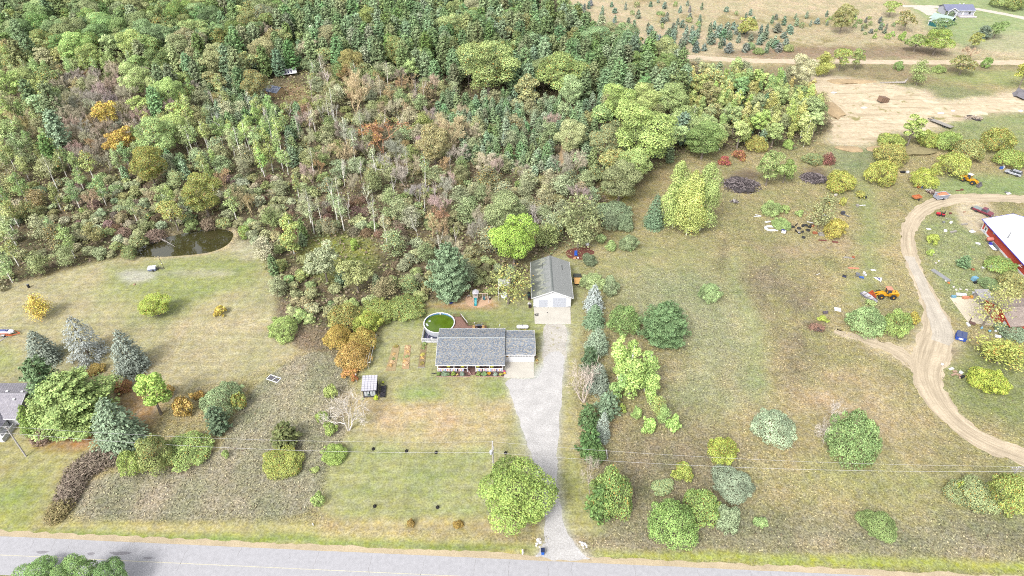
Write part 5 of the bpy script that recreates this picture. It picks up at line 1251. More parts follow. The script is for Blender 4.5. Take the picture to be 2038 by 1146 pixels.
b = B(); b.box((-3.95, -5.36, 1.4), (6.4, .1, .07)); b.box((4.15, -5.36, 1.4), (5.9, .1, .07)); b.build('railing', TRIM, house)
for k in range(2):
    c = B(); c.box((.2, -5.6-.28*k, .26-.13*k), (1.6, .3, .14)); c.build('step', M('porch_step', A(150, 116, 108), .85, .1, 3), house)
b = B(); b.tube([(-7.5, -5.5, .1), (-8.2, -5.6, .06), (-8.6, -5.45, .06)], .1, 8); b.build('drain_pipe', BLACK, house)
# things hung on and stood by the porch
for i, x in enumerate((-4.8, -1.7, 1.6, 4.7)):
    t = thing('hanging_basket', f'yellow-green hanging flower basket under the porch eave, {["first", "second", "third", "fourth"][i]} from the propane-free gable end'.replace('propane-free gable end', 'downspout end'), 'hanging basket', (HX+x, HY-5.22, 1.72), 0, 'hanging baskets of the porch')
    c = B(); c.lathe((0, 0, 0), [(.1, -.1), (.2, .08)], 10); c.tube([(0, 0, .1), (0, 0, .62)], .012, 4); c.build('basket', WOODBR, t)
    q = link('flowers', PROTO['shrub'][0][0], t); q.scale = (.19, .13, .12); q.location = (0, 0, .02); q.color = (*leafc((210, 220, 70)), .3)
bed = B(); bed.box((-3.75, -5.95, .05), (7.3, 1.0, .1)); bed.box((4.25, -5.95, .05), (6.0, 1.0, .1)); 
tag(bed.build('flower_bed', M('dark_mulch', A(96, 76, 70), .95, .2, 4, .4), None, (HX, HY, 0)), kind='structure')
bb = B()
for x0, x1 in ((-7.45, -.1), (1.2, 7.3)): bb.box(((x0+x1)/2, -6.5, .07), (x1-x0, .1, .14))
tag(bb.build('bed_edging', M('brick_edging', A(182, 150, 138), .9, .15, 6), None, (HX, HY, 0)), kind='structure')
FB = [(-6.95, .55, .9, (120, 148, 70), 'yellow-tipped green porch shrub nearest the downspout'), (-5.75, .75, 1.0, (128, 150, 120), 'grey-green porch shrub beside the yellow-tipped one'), (-4.95, .45, .7, (124, 150, 100), 'small green porch shrub left of the olive one'),
      (-3.75, .6, 1.0, (134, 156, 68), 'rounded olive-green porch shrub'), (-1.85, .6, .8, (136, 156, 140), 'blue-grey porch shrub beside the striped flag'), (1.75, .6, 1.1, (140, 160, 84), 'tall yellow-green porch shrub right of the steps'),
      (2.95, .65, .9, (124, 158, 104), 'green porch shrub beside the yellow flower ornament'), (5.4, .6, .8, (150, 168, 150), 'pale grey-green porch shrub near the garage pad'), (6.6, .4, .6, (196, 196, 90), 'small yellow porch plant at the garage pad corner'), (-2.9, .3, .5, (214, 190, 120), 'small straw-coloured porch plant')]
for x, r, h, c, lab in FB: plant('bush', HX+x, HY-5.95, r, h, c, .03, lab, 'shrubs along the front porch')
t = thing('flower_ornament', 'big yellow sunflower garden ornament in the porch bed', 'garden ornament', (HX+4.05, HY-6.05, 0))
c = B(); c.tube([(0, 0, 0), (0, 0, .7)], .02, 5); c.build('stake', GREYMET, t)
c = B()
for k in range(10):
    a = 6.283*k/10; c.extrude([(.1*math.cos(a-.3), -.1, .75+.1*math.sin(a-.3)), (.36*math.cos(a-.18), -.13, .75+.36*math.sin(a-.18)), (.44*math.cos(a), -.14, .75+.44*math.sin(a)), (.36*math.cos(a+.18), -.13, .75+.36*math.sin(a+.18)), (.1*math.cos(a+.3), -.1, .75+.1*math.sin(a+.3))], (0, .03, 0))
c.build('petals', M('sunflower_yellow', A(246, 204, 40), .6, .08, 4), t); c = B(); c.tube([(0, -.16, .75), (0, -.08, .75)], .17, 14); c.build('disc', M('sunflower_orange', A(222, 120, 40), .7, .1, 4), t)
t = thing('flag', 'red white and blue striped flag on an angled pole by the porch steps', 'flag', (HX-.75, HY-5.45, 0))
c = B(); c.tube([(0, 0, 1.45), (.75, -.85, .75)], .02, 5); c.build('pole', WHITE, t)
A0, A1, DR = Vector((.05, -.08, 1.42)), Vector((.9, -.95, .68)), Vector((.12, .1, -.52)); c = B()
for k in range(7):
    s0, s1 = k/7, (k+1)/7; c.extrude([A0+DR*s0, A1+DR*s0, A1+DR*s1, A0+DR*s1], (.012, .012, 0), mi=k % 2)
c.build('cloth', [M('flag_red', A(206, 60, 74), .8, .05, 3), QW], t); c = B(); N_ = Vector((-.012, -.02, .012)); c.extrude([A0+N_, A0.lerp(A1, .42)+N_, A0.lerp(A1, .42)+DR*.55+N_, A0+DR*.55+N_], (.004, .004, .002)); c.build('canton', M('flag_blue', A(70, 90, 190), .8, .05, 3), t)
for x, y, c, lab in ((7.35, -5.2, (206, 60, 130), 'magenta potted flowers at the porch corner'), (7.45, -5.75, (230, 180, 50), 'yellow potted mums beside the garage pad')):
    t = thing('flower_pot', lab, 'potted plant', (HX+x, HY+y, 0)); k = B(); k.lathe((0, 0, 0), [(.14, 0), (.2, .3)], 10); k.build('pot', WOODBR, t); q = link('flowers', PROTO['shrub'][1][0], t); q.scale = (.13, .13, .13); q.location = (0, 0, .25); q.color = (*leafc(c), 0)
plant('shrub', HX+7.2, HY-2.9, .35, .7, (190, 190, 70), .2, 'little yellow shrub squeezed between porch and garage front')
for i, (x, y) in enumerate(((14.5, -.4), (14.6, -1.5), (14.5, .9), (14.65, -2.4))): plant('shrub', HX+x, HY+y, .35, .5, [(150, 130, 110), (190, 160, 90), (120, 130, 90), (160, 150, 130)][i], .2, f'small {["brown", "gold", "dark green", "greyish"][i]} plant along the garage side wall')
# concrete pads
b = B(); b.prism([(-1.72, 105.2), (4.78, 105.2), (4.9, 110.1), (-1.62, 110.1)], -.1, .07); tag(b.build('garage_pad', CONC, None, bevel=.02), kind='structure')
b = B(); b.prism([(5.45, 123.0), (14.05, 123.0), (14.35, 129.25), (5.35, 129.25)], -.1, .07); tag(b.build('barn_pad', CONC, None, bevel=.02), kind='structure')

# ------------------------------------------------------------------ deck, pool, yard
deck = thing('deck', 'reddish brown wooden deck between the pool and the house', 'deck', (0, 0, 0))
DP = [(-14.0, 124.5), (-12.3, 124.5), (-10.5, 121.2), (-6.0, 121.2), (-6.0, 117.5), (-16.2, 117.5), (-16.2, 118.6), (-14.6, 119.6), (-13.6, 121.2), (-13.4, 122.6)]
b = B(); y = 117.55; dpa = np.array(DP)
while y < 124.5:
    xs = []
    for i in range(len(DP)):
        (x0, y0), (x1, y1) = DP[i], DP[(i+1) % len(DP)]
        if (y0 > y) != (y1 > y): xs.append(x0+(x1-x0)*(y-y0)/(y1-y0))
    xs.sort()
    for a, c in zip(xs[::2], xs[1::2]): b.box(((a+c)/2, y, 1.0), (c-a, .135, .04))
    y += .15
tag(b.build('deck_boards', WOODBR, deck), kind='stuff')
b = B(); b.prism([(x*.995-.05, (y_-121)*.97+121) for x, y_ in DP], .55, .96); b.build('joists', M('deck_frame', A(96, 74, 66), .9, .1, 2), deck)
for x, y in ((-14, 124.3), (-12.35, 124.3), (-10.5, 121.3), (-8.2, 121.1), (-6.1, 121.1)):
    c = B(); c.box((x, y, 1.0), (.1, .1, 2.0)); c.build('post', WOODBR, deck)
def rail(p0, p1, mat, z0=1.1, z1=1.95, nm='railing', sp=.14):
    c = B(); p0, p1 = Vector(p0), Vector(p1); L = (p1-p0).length; c.bar((*p0, z1), (*p1, z1), .09, .05); c.bar((*p0, z0), (*p1, z0), .05, .05)
    for k in range(int(L/sp)): q = p0.lerp(p1, (k+.5)*sp/L); c.box((q.x, q.y, (z0+z1)/2), (.035, .035, z1-z0))
    return c
DARKW = M('dark_stained_rail', A(112, 84, 74), .8, .15, 2)
rail((-14, 124.4), (-12.3, 124.4), DARKW).build('railing', DARKW, deck); rail((-12.3, 124.4), (-10.5, 121.2), DARKW).build('railing', DARKW, deck); rail((-10.5, 121.2), (-6.0, 121.2), DARKW).build('railing', DARKW, deck)
c = B(); c.bar((-12.25, 124.45, 2.0), (-10.42, 121.25, 2.0), .1, .05); c.build('rail_cap', TRIM, deck)
for k in range(3):
    c = B(); c.box((-5.8+.3*k, 119.6, .8-.3*k), (.3, 1.3, .05)); c.build('step', WOODBR, deck)
pool = thing('swimming_pool', 'round above-ground pool with green water and white rim', 'pool', (-17.2, 122.0, 0))
Rp = 3.62; n = 24
b = B(); b.lathe((0, 0, 0), [(Rp, 0), (Rp, 1.28)], n); b.f = b.f[:-2]; b.m = b.m[:-2]; b.build('wall', M('pool_wall', A(196, 200, 208), .5, .08, 2), pool)
b = B(); b.lathe((0, 0, 0), [(Rp-.06, .1), (Rp-.06, 1.28)], n); b.f = b.f[:-2]; b.m = b.m[:-2]; b.build('liner', M('blue_liner', A(110, 164, 226), .4, .06, 2), pool)
for k in range(n):
    a0, a1 = 6.2832*k/n, 6.2832*(k+1)/n-.008; c = B()
    c.prism([((Rp-.12)*math.cos(a0), (Rp-.12)*math.sin(a0)), ((Rp+.13)*math.cos(a0), (Rp+.13)*math.sin(a0)), ((Rp+.13)*math.cos(a1), (Rp+.13)*math.sin(a1)), ((Rp-.12)*math.cos(a1), (Rp-.12)*math.sin(a1))], 1.28, 1.35); c.build('rim', TRIM, pool)
m = M('green_pool_water', (.045, .075, .006), .08, .2, .8, .05, spec=.4); b = B(); b.lathe((0, 0, 0), [(Rp-.065, .85), (Rp-.065, .92)], 32); b.build('water', m, pool)
b = B(); b.bar((-3.1, .1, .95), (-2.6, -.9, 1.0), .4, .03); b.bar((-2.6, .9, .95), (-2.1, 1.0, .97), .35, .03); b.build('pool_ladder', M('ladder_white', A(214, 222, 220), .5, .05, 2), pool)
b = B(); b.box((0, 3.4, 1.15), (.35, .2, .25)); b.build('skimmer', TRIM, pool)
fence = thing('picket_fence', 'white picket railing around the pool corner left of the house', 'fence', (0, 0, 0))
FP = [(-20.65, 122.6), (-20.75, 116.5), (-16.75, 116.3)]
for p0, p1 in zip(FP[:-1], FP[1:]):
    p0, p1 = Vector(p0), Vector(p1); L = (p1-p0).length; k = int(L/.2)
    for z in (.35, 1.25): c = B(); c.bar((*p0, z), (*p1, z), .05, .1); c.build('rail', TRIM, fence)
    base = None
    for j in range(k):
        q = p0.lerp(p1, (j+.5)/k); 
        if base is None: c = B(); c.box((0, 0, .65), (.11, .03, 1.3)); base = c.mesh('picket', TRIM)
        link('picket', base, fence, (q.x, q.y, 0), math.atan2((p1-p0).y, (p1-p0).x))
for q in FP: c = B(); c.box((*q, .72), (.14, .14, 1.44)); c.build('post', TRIM, fence)
b = B(); b.prism([(-20.5, 122), (-20.6, 116.7), (-16.9, 116.5), (-16.9, 118.6)], .0, .016); tag(b.build('pool_corner_shade', M('dark_blue_shade', A(78, 82, 104), .9, .2, 1.5)), kind='structure')  # dark sheet painting in the shade between pool and railing
t = thing('pool_pump', 'grey and white pool pump with hose in the fenced corner', 'pool pump', (-18.6, 117.4, 0)); c = B(); c.lathe((0, 0, .15), [(.25, 0), (.28, .3), (.2, .6), (.05, .68)], 12); c.build('filter_tank', WHITE, t); c = B(); c.lathe((.55, 0, .25), [(.12, -.3), (.14, .25)], 10, axis='X'); c.build('motor', GREYMET, t); c = B(); c.tube([(-.2, 0, .2), (-.8, .2, .1), (-1.0, .8, .3), (-.8, 1.3, .8)], .05, 6); c.build('hose', M('ribbed_hose', A(190, 170, 200), .6, .1, 3), t)
t = thing('barbecue_grill', 'black barbecue grill standing on the deck', 'grill', (-7.75, 120.5, 1.02)); c = B(); c.box((0, 0, .45), (.75, .5, .7)); c.build('cabinet', BLACK, t); c = B(); c.lathe((0, 0, .82), [(.28, -.38), (.3, .38)], 12, axis='X'); c.build('lid', M('grill_black', (.03, .035, .045), .35, .1, 3), t)
for s in (-1, 1): c = B(); c.box((s*.6, 0, .78), (.42, .45, .05)); c.build('side_shelf', GREYMET, t)
for i, (x, y) in enumerate(((-8.95, 119.9), (-6.7, 119.9))): t = thing('deck_chair', f'tan wooden chair on the deck {["left", "right"][i]} of the black grill', 'chair', (x, y, 1.02)); c = B(); c.box((0, 0, .4), (.55, .55, .06)); c.build('seat', M('tan_wood', A(214, 176, 120), .7, .1, 4), t); c = B(); c.box((0, .28, .75), (.55, .06, .65)); c.build('backrest', MATS['tan_wood'], t); [B().box((sx*.24, sy*.24, .19), (.06, .06, .38)).build('leg', MATS['tan_wood'], t) for sx in (-1, 1) for sy in (-1, 1)]
t = thing('propane_tank', 'white horizontal propane tank on the lawn behind the garage', 'propane tank', (2.5, 121.2, 0)); c = B(); c.lathe((0, 0, .72), [(.05, -1.45), (.3, -1.38), (.45, -1.15), (.48, -.9), (.48, .9), (.45, 1.15), (.3, 1.38), (.05, 1.45)], 18, axis='X'); c.build('vessel', M('tank_white', A(248, 248, 250), .35, .03, 1), t, smooth=True); c = B(); c.lathe((0, 0, 1.18), [(.16, 0), (.16, .14), (.05, .2)], 10); c.build('dome', GREYMET, t)
for s in (-.8, .8): c = B(); c.box((s, 0, .14), (.2, .8, .28)); c.build('saddle', CONC, t)
c = plant('shrub', 2.6, 120.35, 1.25, .35, (214, 200, 60), .2, 'low row of yellow flowers in front of the propane tank'); c.scale.y *= .3
for i, (x, y) in enumerate(((-8.9, 122.9), (-7.1, 122.7), (-2.9, 122.2))): c = B(); c.tube([(0, 0, 0), (0, 0, .5)], .07, 8); c.lathe((0, 0, .5), [(.11, 0), (.11, .1)], 8); tag(c.build('septic_pipe', TRIM, None, (x, y, 0)), 'short white vent pipe in the lawn ' + ['nearest the deck point', 'middle of the three behind the house', 'nearest the propane tank'][i], 'pipe', 'white pipes in the lawn')

# ------------------------------------------------------------------ white pole barn
barn = thing('pole_barn', 'white gable-ended pole barn with grey stained metal roof and two garage doors', 'barn', (9.83, 129.3, 0))
BW = M('barn_white_metal', A(248, 249, 252), .5, .02, 1, spec=.4)
b = B(); b.box((0, 7.2, 1.65), (9.14, 14.4, 3.3)); b.extrude([(-4.57, 0, 3.3), (4.57, 0, 3.3), (0, 0, 5.12)], (0, 14.4, 0)); b.build('wall', BW, barn)
rib = None; me = B().box((0, -.015, 1.75), (.05, .03, 3.3)).mesh('wall_rib', BW)
for k in range(19):
    x = -4.4+.49*k
    if -3.4 < x < -1.0 or -.1 < x < 3.4: continue
    link('wall_rib', me, barn, (x, 0, 0))
m = bpy.data.materials.new('stained_metal_roof'); nt, n, l, p = nodes_of(m); p.inputs['Roughness'].default_value = .7; p.inputs['Specular IOR Level'].default_value = .25
tc = n.new('ShaderNodeTexCoord'); nz = n.new('ShaderNodeTexNoise'); nz.inputs['Scale'].default_value = .55; nz.inputs['Detail'].default_value = 7; nz.inputs['Roughness'].default_value = .7
mp = n.new('ShaderNodeMapping'); mp.inputs['Scale'].default_value = (.35, 1.6, .35); l.new(tc.outputs['Object'], mp.inputs['Vector']); l.new(mp.outputs[0], nz.inputs['Vector'])
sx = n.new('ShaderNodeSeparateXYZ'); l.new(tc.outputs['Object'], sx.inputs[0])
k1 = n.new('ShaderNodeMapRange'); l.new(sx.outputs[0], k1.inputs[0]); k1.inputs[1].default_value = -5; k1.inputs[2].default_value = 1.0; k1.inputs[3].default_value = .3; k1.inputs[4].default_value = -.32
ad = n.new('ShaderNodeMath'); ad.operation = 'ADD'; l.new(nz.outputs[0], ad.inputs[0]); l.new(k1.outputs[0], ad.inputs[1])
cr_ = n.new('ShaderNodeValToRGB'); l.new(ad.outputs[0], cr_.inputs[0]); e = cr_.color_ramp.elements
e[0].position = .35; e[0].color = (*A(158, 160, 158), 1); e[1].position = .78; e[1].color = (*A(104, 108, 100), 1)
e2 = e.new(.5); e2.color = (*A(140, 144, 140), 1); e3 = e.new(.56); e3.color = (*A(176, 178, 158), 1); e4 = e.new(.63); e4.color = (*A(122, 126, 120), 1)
l.new(cr_.outputs[0], p.inputs['Base Color']); ROOFM = m
FL, FR, RB, LB = (-5.05, -.42, 3.18), (5.05, -.42, 3.18), (5.05, 14.55, 3.18), (-5.05, 14.55, 3.18); T0, T1 = (0, -.42, 5.28), (0, 14.55, 5.28)
for q in ([LB, FL, T0, T1], [FR, RB, T1, T0]): slab('roof', q, .1, ROOFM, barn)
c = B()
for k in range(38):
    y = -.3+.39*k
    for s in (-1, 1): c.bar((s*5.04, y, 3.2), (s*.12, y, 5.245), .04, .035)
c.build('roof_ribs', ROOFM, barn)
c = B(); c.extrude([(-.28, -.43, 5.2), (0, -.43, 5.32), (.28, -.43, 5.2)], (0, 14.99, 0)); c.build('ridge_cap', M('ridge_metal', A(128, 132, 130), .6, .08, 2), barn); c = B(); c.box((.02, 6.5, 5.32), (.12, 10.5, .05)); c.build('ridge_vent', M('ridge_vent_grey', A(112, 118, 116), .7, .1, 3), barn)
for x, y0, y1, z in ((-2.0, 3.2, 4.0, 4.42), (-2.1, 10.2, 12.2, 4.38), (2.9, 9.8, 11.8, 4.05)): c = B(); c.bar((x, y0, z+.1), (x, y1, z+.1), .12, .05); c.build('roof_patch', M('dark_patch', A(92, 96, 96), .8, .1, 3), barn)
c = B()
for s in (-1, 1): c.bar((s*5.06, -.45, 3.1), (0, -.45, 5.2), .05, .2); c.bar((s*5.08, -.42, 3.1), (s*5.08, 14.55, 3.1), .06, .18)
c.build('fascia', TRIM, barn)
DPAN = M('door_white_grey', A(206, 210, 220), .5, .03, 2)
for x0, x1, zt, rows in ((-3.3, -1.12, 2.35, 4), (.12, 3.35, 3.0, 6)):
    c = B()
    for q in ((x0-.06, zt/2, .1, zt), (x1+.06, zt/2, .1, zt)): c.box((q[0], -.03, q[1]), (q[2], .06, q[3]))
    c.box(((x0+x1)/2, -.03, zt+.05), (x1-x0+.22, .06, .1)); d = c.build('garage_door', TRIM, barn)
    for k in range(rows): e_ = B(); e_.box(((x0+x1)/2, -.012, zt*(k+.5)/rows), (x1-x0, .05, zt/rows-.025)); e_.build('door_panel', DPAN, d)
c = B(); c.box((.02, -.1, 4.85), (.22, .2, .26)); c.build('flood_lamp', LIDARK, barn)
for z in (1.75, .9): c = B(); c.box((-.55, -.04, z), (.12, .08, .16)); c.build('wall_box', LIDARK, barn)
c = B(); c.box((-4.3, -.02, .12), (.7, .05, .24)); c.box((4.1, -.02, .1), (.9, .05, .2)); c.build('skirt', GREYMET, barn)
# around the barn
t = thing('utility_trailer', 'small trailer with orange plywood bed and black ramp beside the barn', 'trailer', (16.9, 139.6, 0))
c = B(); c.box((0, -.4, .62), (1.9, 2.6, .06)); c.build('plywood_bed', M('orange_plywood', A(226, 178, 110), .8, .1, 2, stretch=(4, .6, 1)), t); c = B(); c.box((0, 1.75, .68), (1.9, 1.6, .06)); c.build('ramp', M('black_mesh_ramp', A(70, 74, 68), .8, .2, 6), t)
c = B()
for s in (-1, 1): c.bar((s*.98, -1.75, .55), (s*.98, 2.5, .55), .07, .14)
c.bar((-.95, -1.75, .55), (.95, -1.75, .55), .07, .14); c.bar((-.7, -1.75, .5), (0, -2.9, .5), .07); c.bar((.7, -1.75, .5), (0, -2.9, .5), .07); c.build('frame', BLACK, t)
def wheel(parent, x, y, z, r, w, axis='X', rim=None, nm='wheel'):
    c = B(); c.lathe((x, y, z), [(r*.6, -w/2), (r*.93, -w/2), (r, -w*.35), (r, w*.35), (r*.93, w/2), (r*.6, w/2)], 16, axis=axis); wh = c.build(nm, RUBBER, parent)
    c = B(); c.lathe((x, y, z), [(r*.2, -w*.52), (r*.58, -w*.44), (r*.58, w*.44), (r*.2, w*.52)], 12, axis=axis); c.build('rim', rim or GREYMET, wh); return wh
for s in (-1, 1): wheel(t, s*1.12, .1, .34, .34, .22)
t = thing('hose_reel', 'black coiled hose lying on the left edge of the barn slab', 'hose', (5.95, 126.2, .075)); c = B()
for j, r in enumerate((.32, .4, .36)): c.tube([(r*math.cos(a)*1.2, r*math.sin(a)*.9, .05+.06*j) for a in np.linspace(.4, 6.0, 14)], .045, 5)
c.build('coil', BLACK, t); c = B(); c.tube([(.3, .2, .04), (.5, .5, .04), (.2, .7, .04)], .04, 5); c.build('hose_end', BLACK, t)
c = B(); c.lathe((0, 0, 0), [(.16, 0), (.16, .02)], 10); tag(c.build('floor_drain', LIDARK, None, (8.6, 127.1, .072)), 'small dark drain in the barn slab', 'drain')
def rock(name, loc, r, mat, seed=0, flat=.7, n=0):
    bm = bmesh.new(); bmesh.ops.create_icosphere(bm, subdivisions=2, radius=1); rr = random.Random(seed)
    ph = [(rr.uniform(0, 6), rr.uniform(1, 2.6), Vector((rr.gauss(0, 1), rr.gauss(0, 1), rr.gauss(0, 1))).normalized()) for _ in range(5)]
    for v in bm.verts:
        k = 1+sum(.12*math.sin(p+f*3*v.co.dot(d)) for p, f, d in ph); v.co = Vector((v.co.x*r[0]*k, v.co.y*r[1]*k, max(-.25, v.co.z)*r[2]*k))
    me = bpy.data.meshes.new(name); bm.to_mesh(me); bm.free(); me.materials.append(mat); return link(name, me, None, loc, rr.uniform(0, 6))
STONE = M('pale_stone', A(222, 214, 208), .9, .12, 3, .4)
tag(rock('boulder', (4.35, 130.3, .1), (.55, .45, .5), STONE, 4), 'pale boulder at the front left corner of the barn', 'boulder')
for i, (x, y, h, cc) in enumerate(((4.2, 133.6, 1.1, A(70, 96, 88)), (4.3, 132.2, .8, A(96, 70, 66)), (4.4, 129.2, .6, A(84, 66, 66)))):
    t = thing('storage_bin', ['dark green lidded bin against the barn side', 'brown lidded bin beside the dark green one', 'low maroon box at the barn front corner'][i], 'bin', (x, y, 0)); c = B(); c.prism([(-.3, -.3), (.3, -.3), (.34, .34), (-.34, .34)], 0, h); c.build('body', M(f'bin_colour_{["green", "brown", "maroon"][i]}', cc, .6, .1, 3), t); c = B(); c.box((0, .02, h+.04), (.74, .74, .08)); c.build('lid', BLACK, t)
m_ = M('red_mulch', A(122, 72, 62), .95, .25, 3, .4)
tag(patch('mulch_bed', Upts([(1130, 497), (1150, 492), (1172, 490), (1184, 500), (1172, 514), (1140, 516), (1128, 508)]), .005, m_, .35), kind='structure')
p = U(1146, 509); t = thing('garden_chair', 'bright blue plastic chair on the red mulch behind the barn', 'chair', (p.x, p.y, 0)); bl = M('chair_blue', A(60, 110, 214), .5, .05, 3)
c = B(); c.box((0, 0, .45), (.75, .75, .08)); c.build('seat', bl, t); c = B(); c.box((0, .38, .95), (.75, .08, 1.0)); c.build('backrest', bl, t); [B().box((sx*.32, sy*.32, .21), (.07, .07, .42)).build('leg', bl, t) for sx in (-1, 1) for sy in (-1, 1)]
p = U(1168, 497); t = thing('bird_feeder', 'white box feeder on a post above the red mulch', 'bird feeder', (p.x, p.y, 0)); c = B(); c.box((0, 0, .8), (.12, .12, 1.6)); c.build('post', WOODBR, t); c = B(); c.box((0, 0, 1.8), (.8, .6, .45)); c.build('box', WHITE, t); c = B(); c.extrude([(-.5, -.4, 2.03), (.5, -.4, 2.03), (0, -.4, 2.25)], (0, .8, 0)); c.build('roof', TRIM, t)
p = U(1144, 514); t = thing('tarp_bundle', 'orange-tan bundle with a white rag at the edge of the red mulch', 'bundle', (p.x, p.y, 0)); o = rock('bundle', (0, 0, .05), (.65, .4, .3), M('tan_tarp', A(214, 160, 120), .9, .1, 2), 9); o.parent = t; o = rock('rag', (.9, .1, .05), (.25, .2, .3), WHITE, 10); o.parent = t

# swing set, canopy, pool toys
tag(patch('wood_chips', Upts([(926, 590), (945, 584), (972, 586), (980, 600), (968, 611), (945, 611), (928, 604)]), .004, M('pale_wood_chips', A(214, 178, 146), .95, .2, 2.5, .4), .4), kind='structure')
t = thing('swing_set', 'wooden play tower with teal slide and a swing beam', 'swing set', (-9.0, 131.9, 0)); GW = M('greyed_play_wood', A(206, 196, 188), .8, .1, 3)
for sx in (-1, 1):
    for sy in (-1, 1): c = B(); c.box((sx*.55, sy*.55, 1.3), (.1, .1, 2.6)); c.build('post', GW, t)
c = B(); c.box((0, 0, 1.3), (1.2, 1.2, .08)); c.build('platform', GW, t)
c = B(); c.extrude([(-.75, -.7, 2.55), (.75, -.7, 2.55), (0, -.7, 3.1)], (0, 1.4, 0)); c.build('roof', M('play_roof_white', A(232, 228, 236), .7, .06, 3), t)
for y in (-.6, .6): c = B(); c.box((0, y, 1.65), (1.1, .05, .5)); c.build('side_panel', GW, t)
c = B(); pts = [(0, -.55, 1.32), (0, -1.1, 1.05), (0, -1.9, .35), (0, -2.35, .22)]
for p0, p1 in zip(pts[:-1], pts[1:]): c.bar(p0, p1, .52, .05)
for s in (-.27, .27):
    for p0, p1 in zip(pts[:-1], pts[1:]): c.bar((s, p0[1], p0[2]+.08), (s, p1[1], p1[2]+.08), .05, .18)
c.build('slide', M('slide_teal', A(30, 156, 164), .35, .05, 2), t)
c = B(); c.bar((.5, 0, 2.25), (3.0, 0, 2.25), .12, .14); c.build('swing_beam', M('beam_tan', A(222, 200, 176), .8, .08, 3), t)
for s in (-.7, .7): c = B(); c.bar((2.95, 0, 2.2), (3.15, s*1.2, 0), .1); c.build('leg', GW, t)
c = B()
for x in (1.75, 2.35): c.bar((x, 0, 2.2), (x, -.1, .55), .05)
c.box((2.05, -.1, .5), (.65, .4, .1), mi=1); c.box((2.05, .12, .85), (.5, .05, .7), mi=1); c.build('glider', [TRIM, M('swing_teal', A(70, 120, 130), .5, .1, 2)], t)
p = U(975, 596); t = thing('penguin_toy', 'small black and white lawn toy right of the swing set', 'toy', (p.x, p.y, 0)); c = B(); c.lathe((0, 0, 0), [(.2, 0), (.22, .35), (.12, .6)], 10); c.build('body', BLACK, t); c = B(); c.lathe((0, -.04, .62), [(.13, 0), (.13, .25), (.05, .33)], 10); c.build('head', WHITE, t)
p = U(934, 591); t = thing('play_bench', 'small pale picnic bench under the blue-green pine', 'bench', (p.x, p.y, 0)); c = B(); c.box((0, 0, .5), (.9, .5, .06)); c.build('seat', GW, t); [B().box((s*.38, 0, .24), (.07, .45, .48)).build('leg', GW, t) for s in (-1, 1)]
t = thing('pole_canopy', 'white pole canopy frame overgrown by the thin olive tree', 'canopy', (-2.05, 134.2, 0))
for sx in (-1, 1):
    for y in (-2.3, 0.9, 3.6): c = B(); c.tube([(sx*1.35, y, 0), (sx*1.35, y, 2.2)], .05, 6); c.build('pole', TRIM, t)
c = B()
for sx in (-1, 1): c.bar((sx*1.35, -2.3, 2.2), (sx*1.35, 3.6, 2.2), .16, .1)
for y in (-2.3, .9): c.bar((-1.4, y, 2.2), (1.4, y, 2.2), .3, .1)
c.build('top_rail', TRIM, t); c = B(); c.box((0, 2.4, 2.26), (2.6, 2.5, .04)); c.build('roof_sheet', M('grey_sheet', A(192, 196, 186), .7, .12, 2), t); c = B(); c.box((1.0, 2.4, 2.3), (.5, 2.5, .02)); c.build('roof_strip', TRIM, t)
p = U(1003, 592); t = thing('satellite_dish', 'old white satellite dish tilted under the canopy frame', 'satellite dish', (p.x+.1, p.y-.6, 0)); c = B(); c.tube([(0, 0, 0), (0, 0, 1.2)], .06, 7); c.build('mast', GREYMET, t)
c = B(); k0 = Matrix.Rotation(math.radians(-50), 3, Vector((.8, -.4, 0)).normalized()); prof = [(.05, 0), (.4, .04), (.7, .14), (.85, .24), (.8, .26), (.4, .09), (.05, .05)]; c.lathe((0, 0, 0), prof, 18); c.v = [tuple(k0.inverted() @ Vector(v)+Vector((0, 0, 1.25))) for v in c.v]; c.build('dish', M('dish_white', A(228, 232, 236), .5, .05, 2), t, smooth=True)
p = U(897, 601); t = thing('paddling_pool', 'small round blue paddling pool under the blue-green pine', 'paddling pool', (p.x, p.y, 0)); c = B(); c.lathe((0, 0, 0), [(.62, 0), (.72, .25), (.6, .27), (.55, .1)], 20); c.build('basin', M('toy_blue', A(70, 100, 220), .5, .08, 3), t); c = B(); c.lathe((0, 0, 0), [(.58, .14), (.58, .16)], 18); c.build('water', M('dark_water', (.02, .03, .08), .1, .1, 2), t)
p = U(788, 628); tag(patch('fire_pit_ground', Upts([(776, 630), (780, 621), (792, 619), (799, 626), (796, 635), (784, 637)]), .004, M('burnt_orange_earth', A(196, 132, 96), .95, .15, 3), .2), kind='structure')
t = thing('fire_pit', 'stone ring fire pit heaped with white ash on the back lawn', 'fire pit', (p.x, p.y, 0)); c = B(); c.lathe((0, 0, 0), [(.5, .0), (.35, .12), (.05, .16)], 12); c.build('ash', M('white_ash', A(220, 214, 210), .95, .15, 4), t)
for k in range(9): a = 6.283*k/9; o = rock('stone', (.6*math.cos(a), .6*math.sin(a), .06), (.2, .16, .16), M('ring_stone', A(150, 140, 134), .9, .15, 5), k); o.parent = t
for k in range(4): c = B(); a = k*.8; c.tube([(-.35*math.cos(a), -.35*math.sin(a), .2), (.35*math.cos(a), .35*math.sin(a), .26)], .06, 6); c.build('log', [STONE, M('charred', (.03, .03, .03), .9, .2, 4)][k % 2], t)
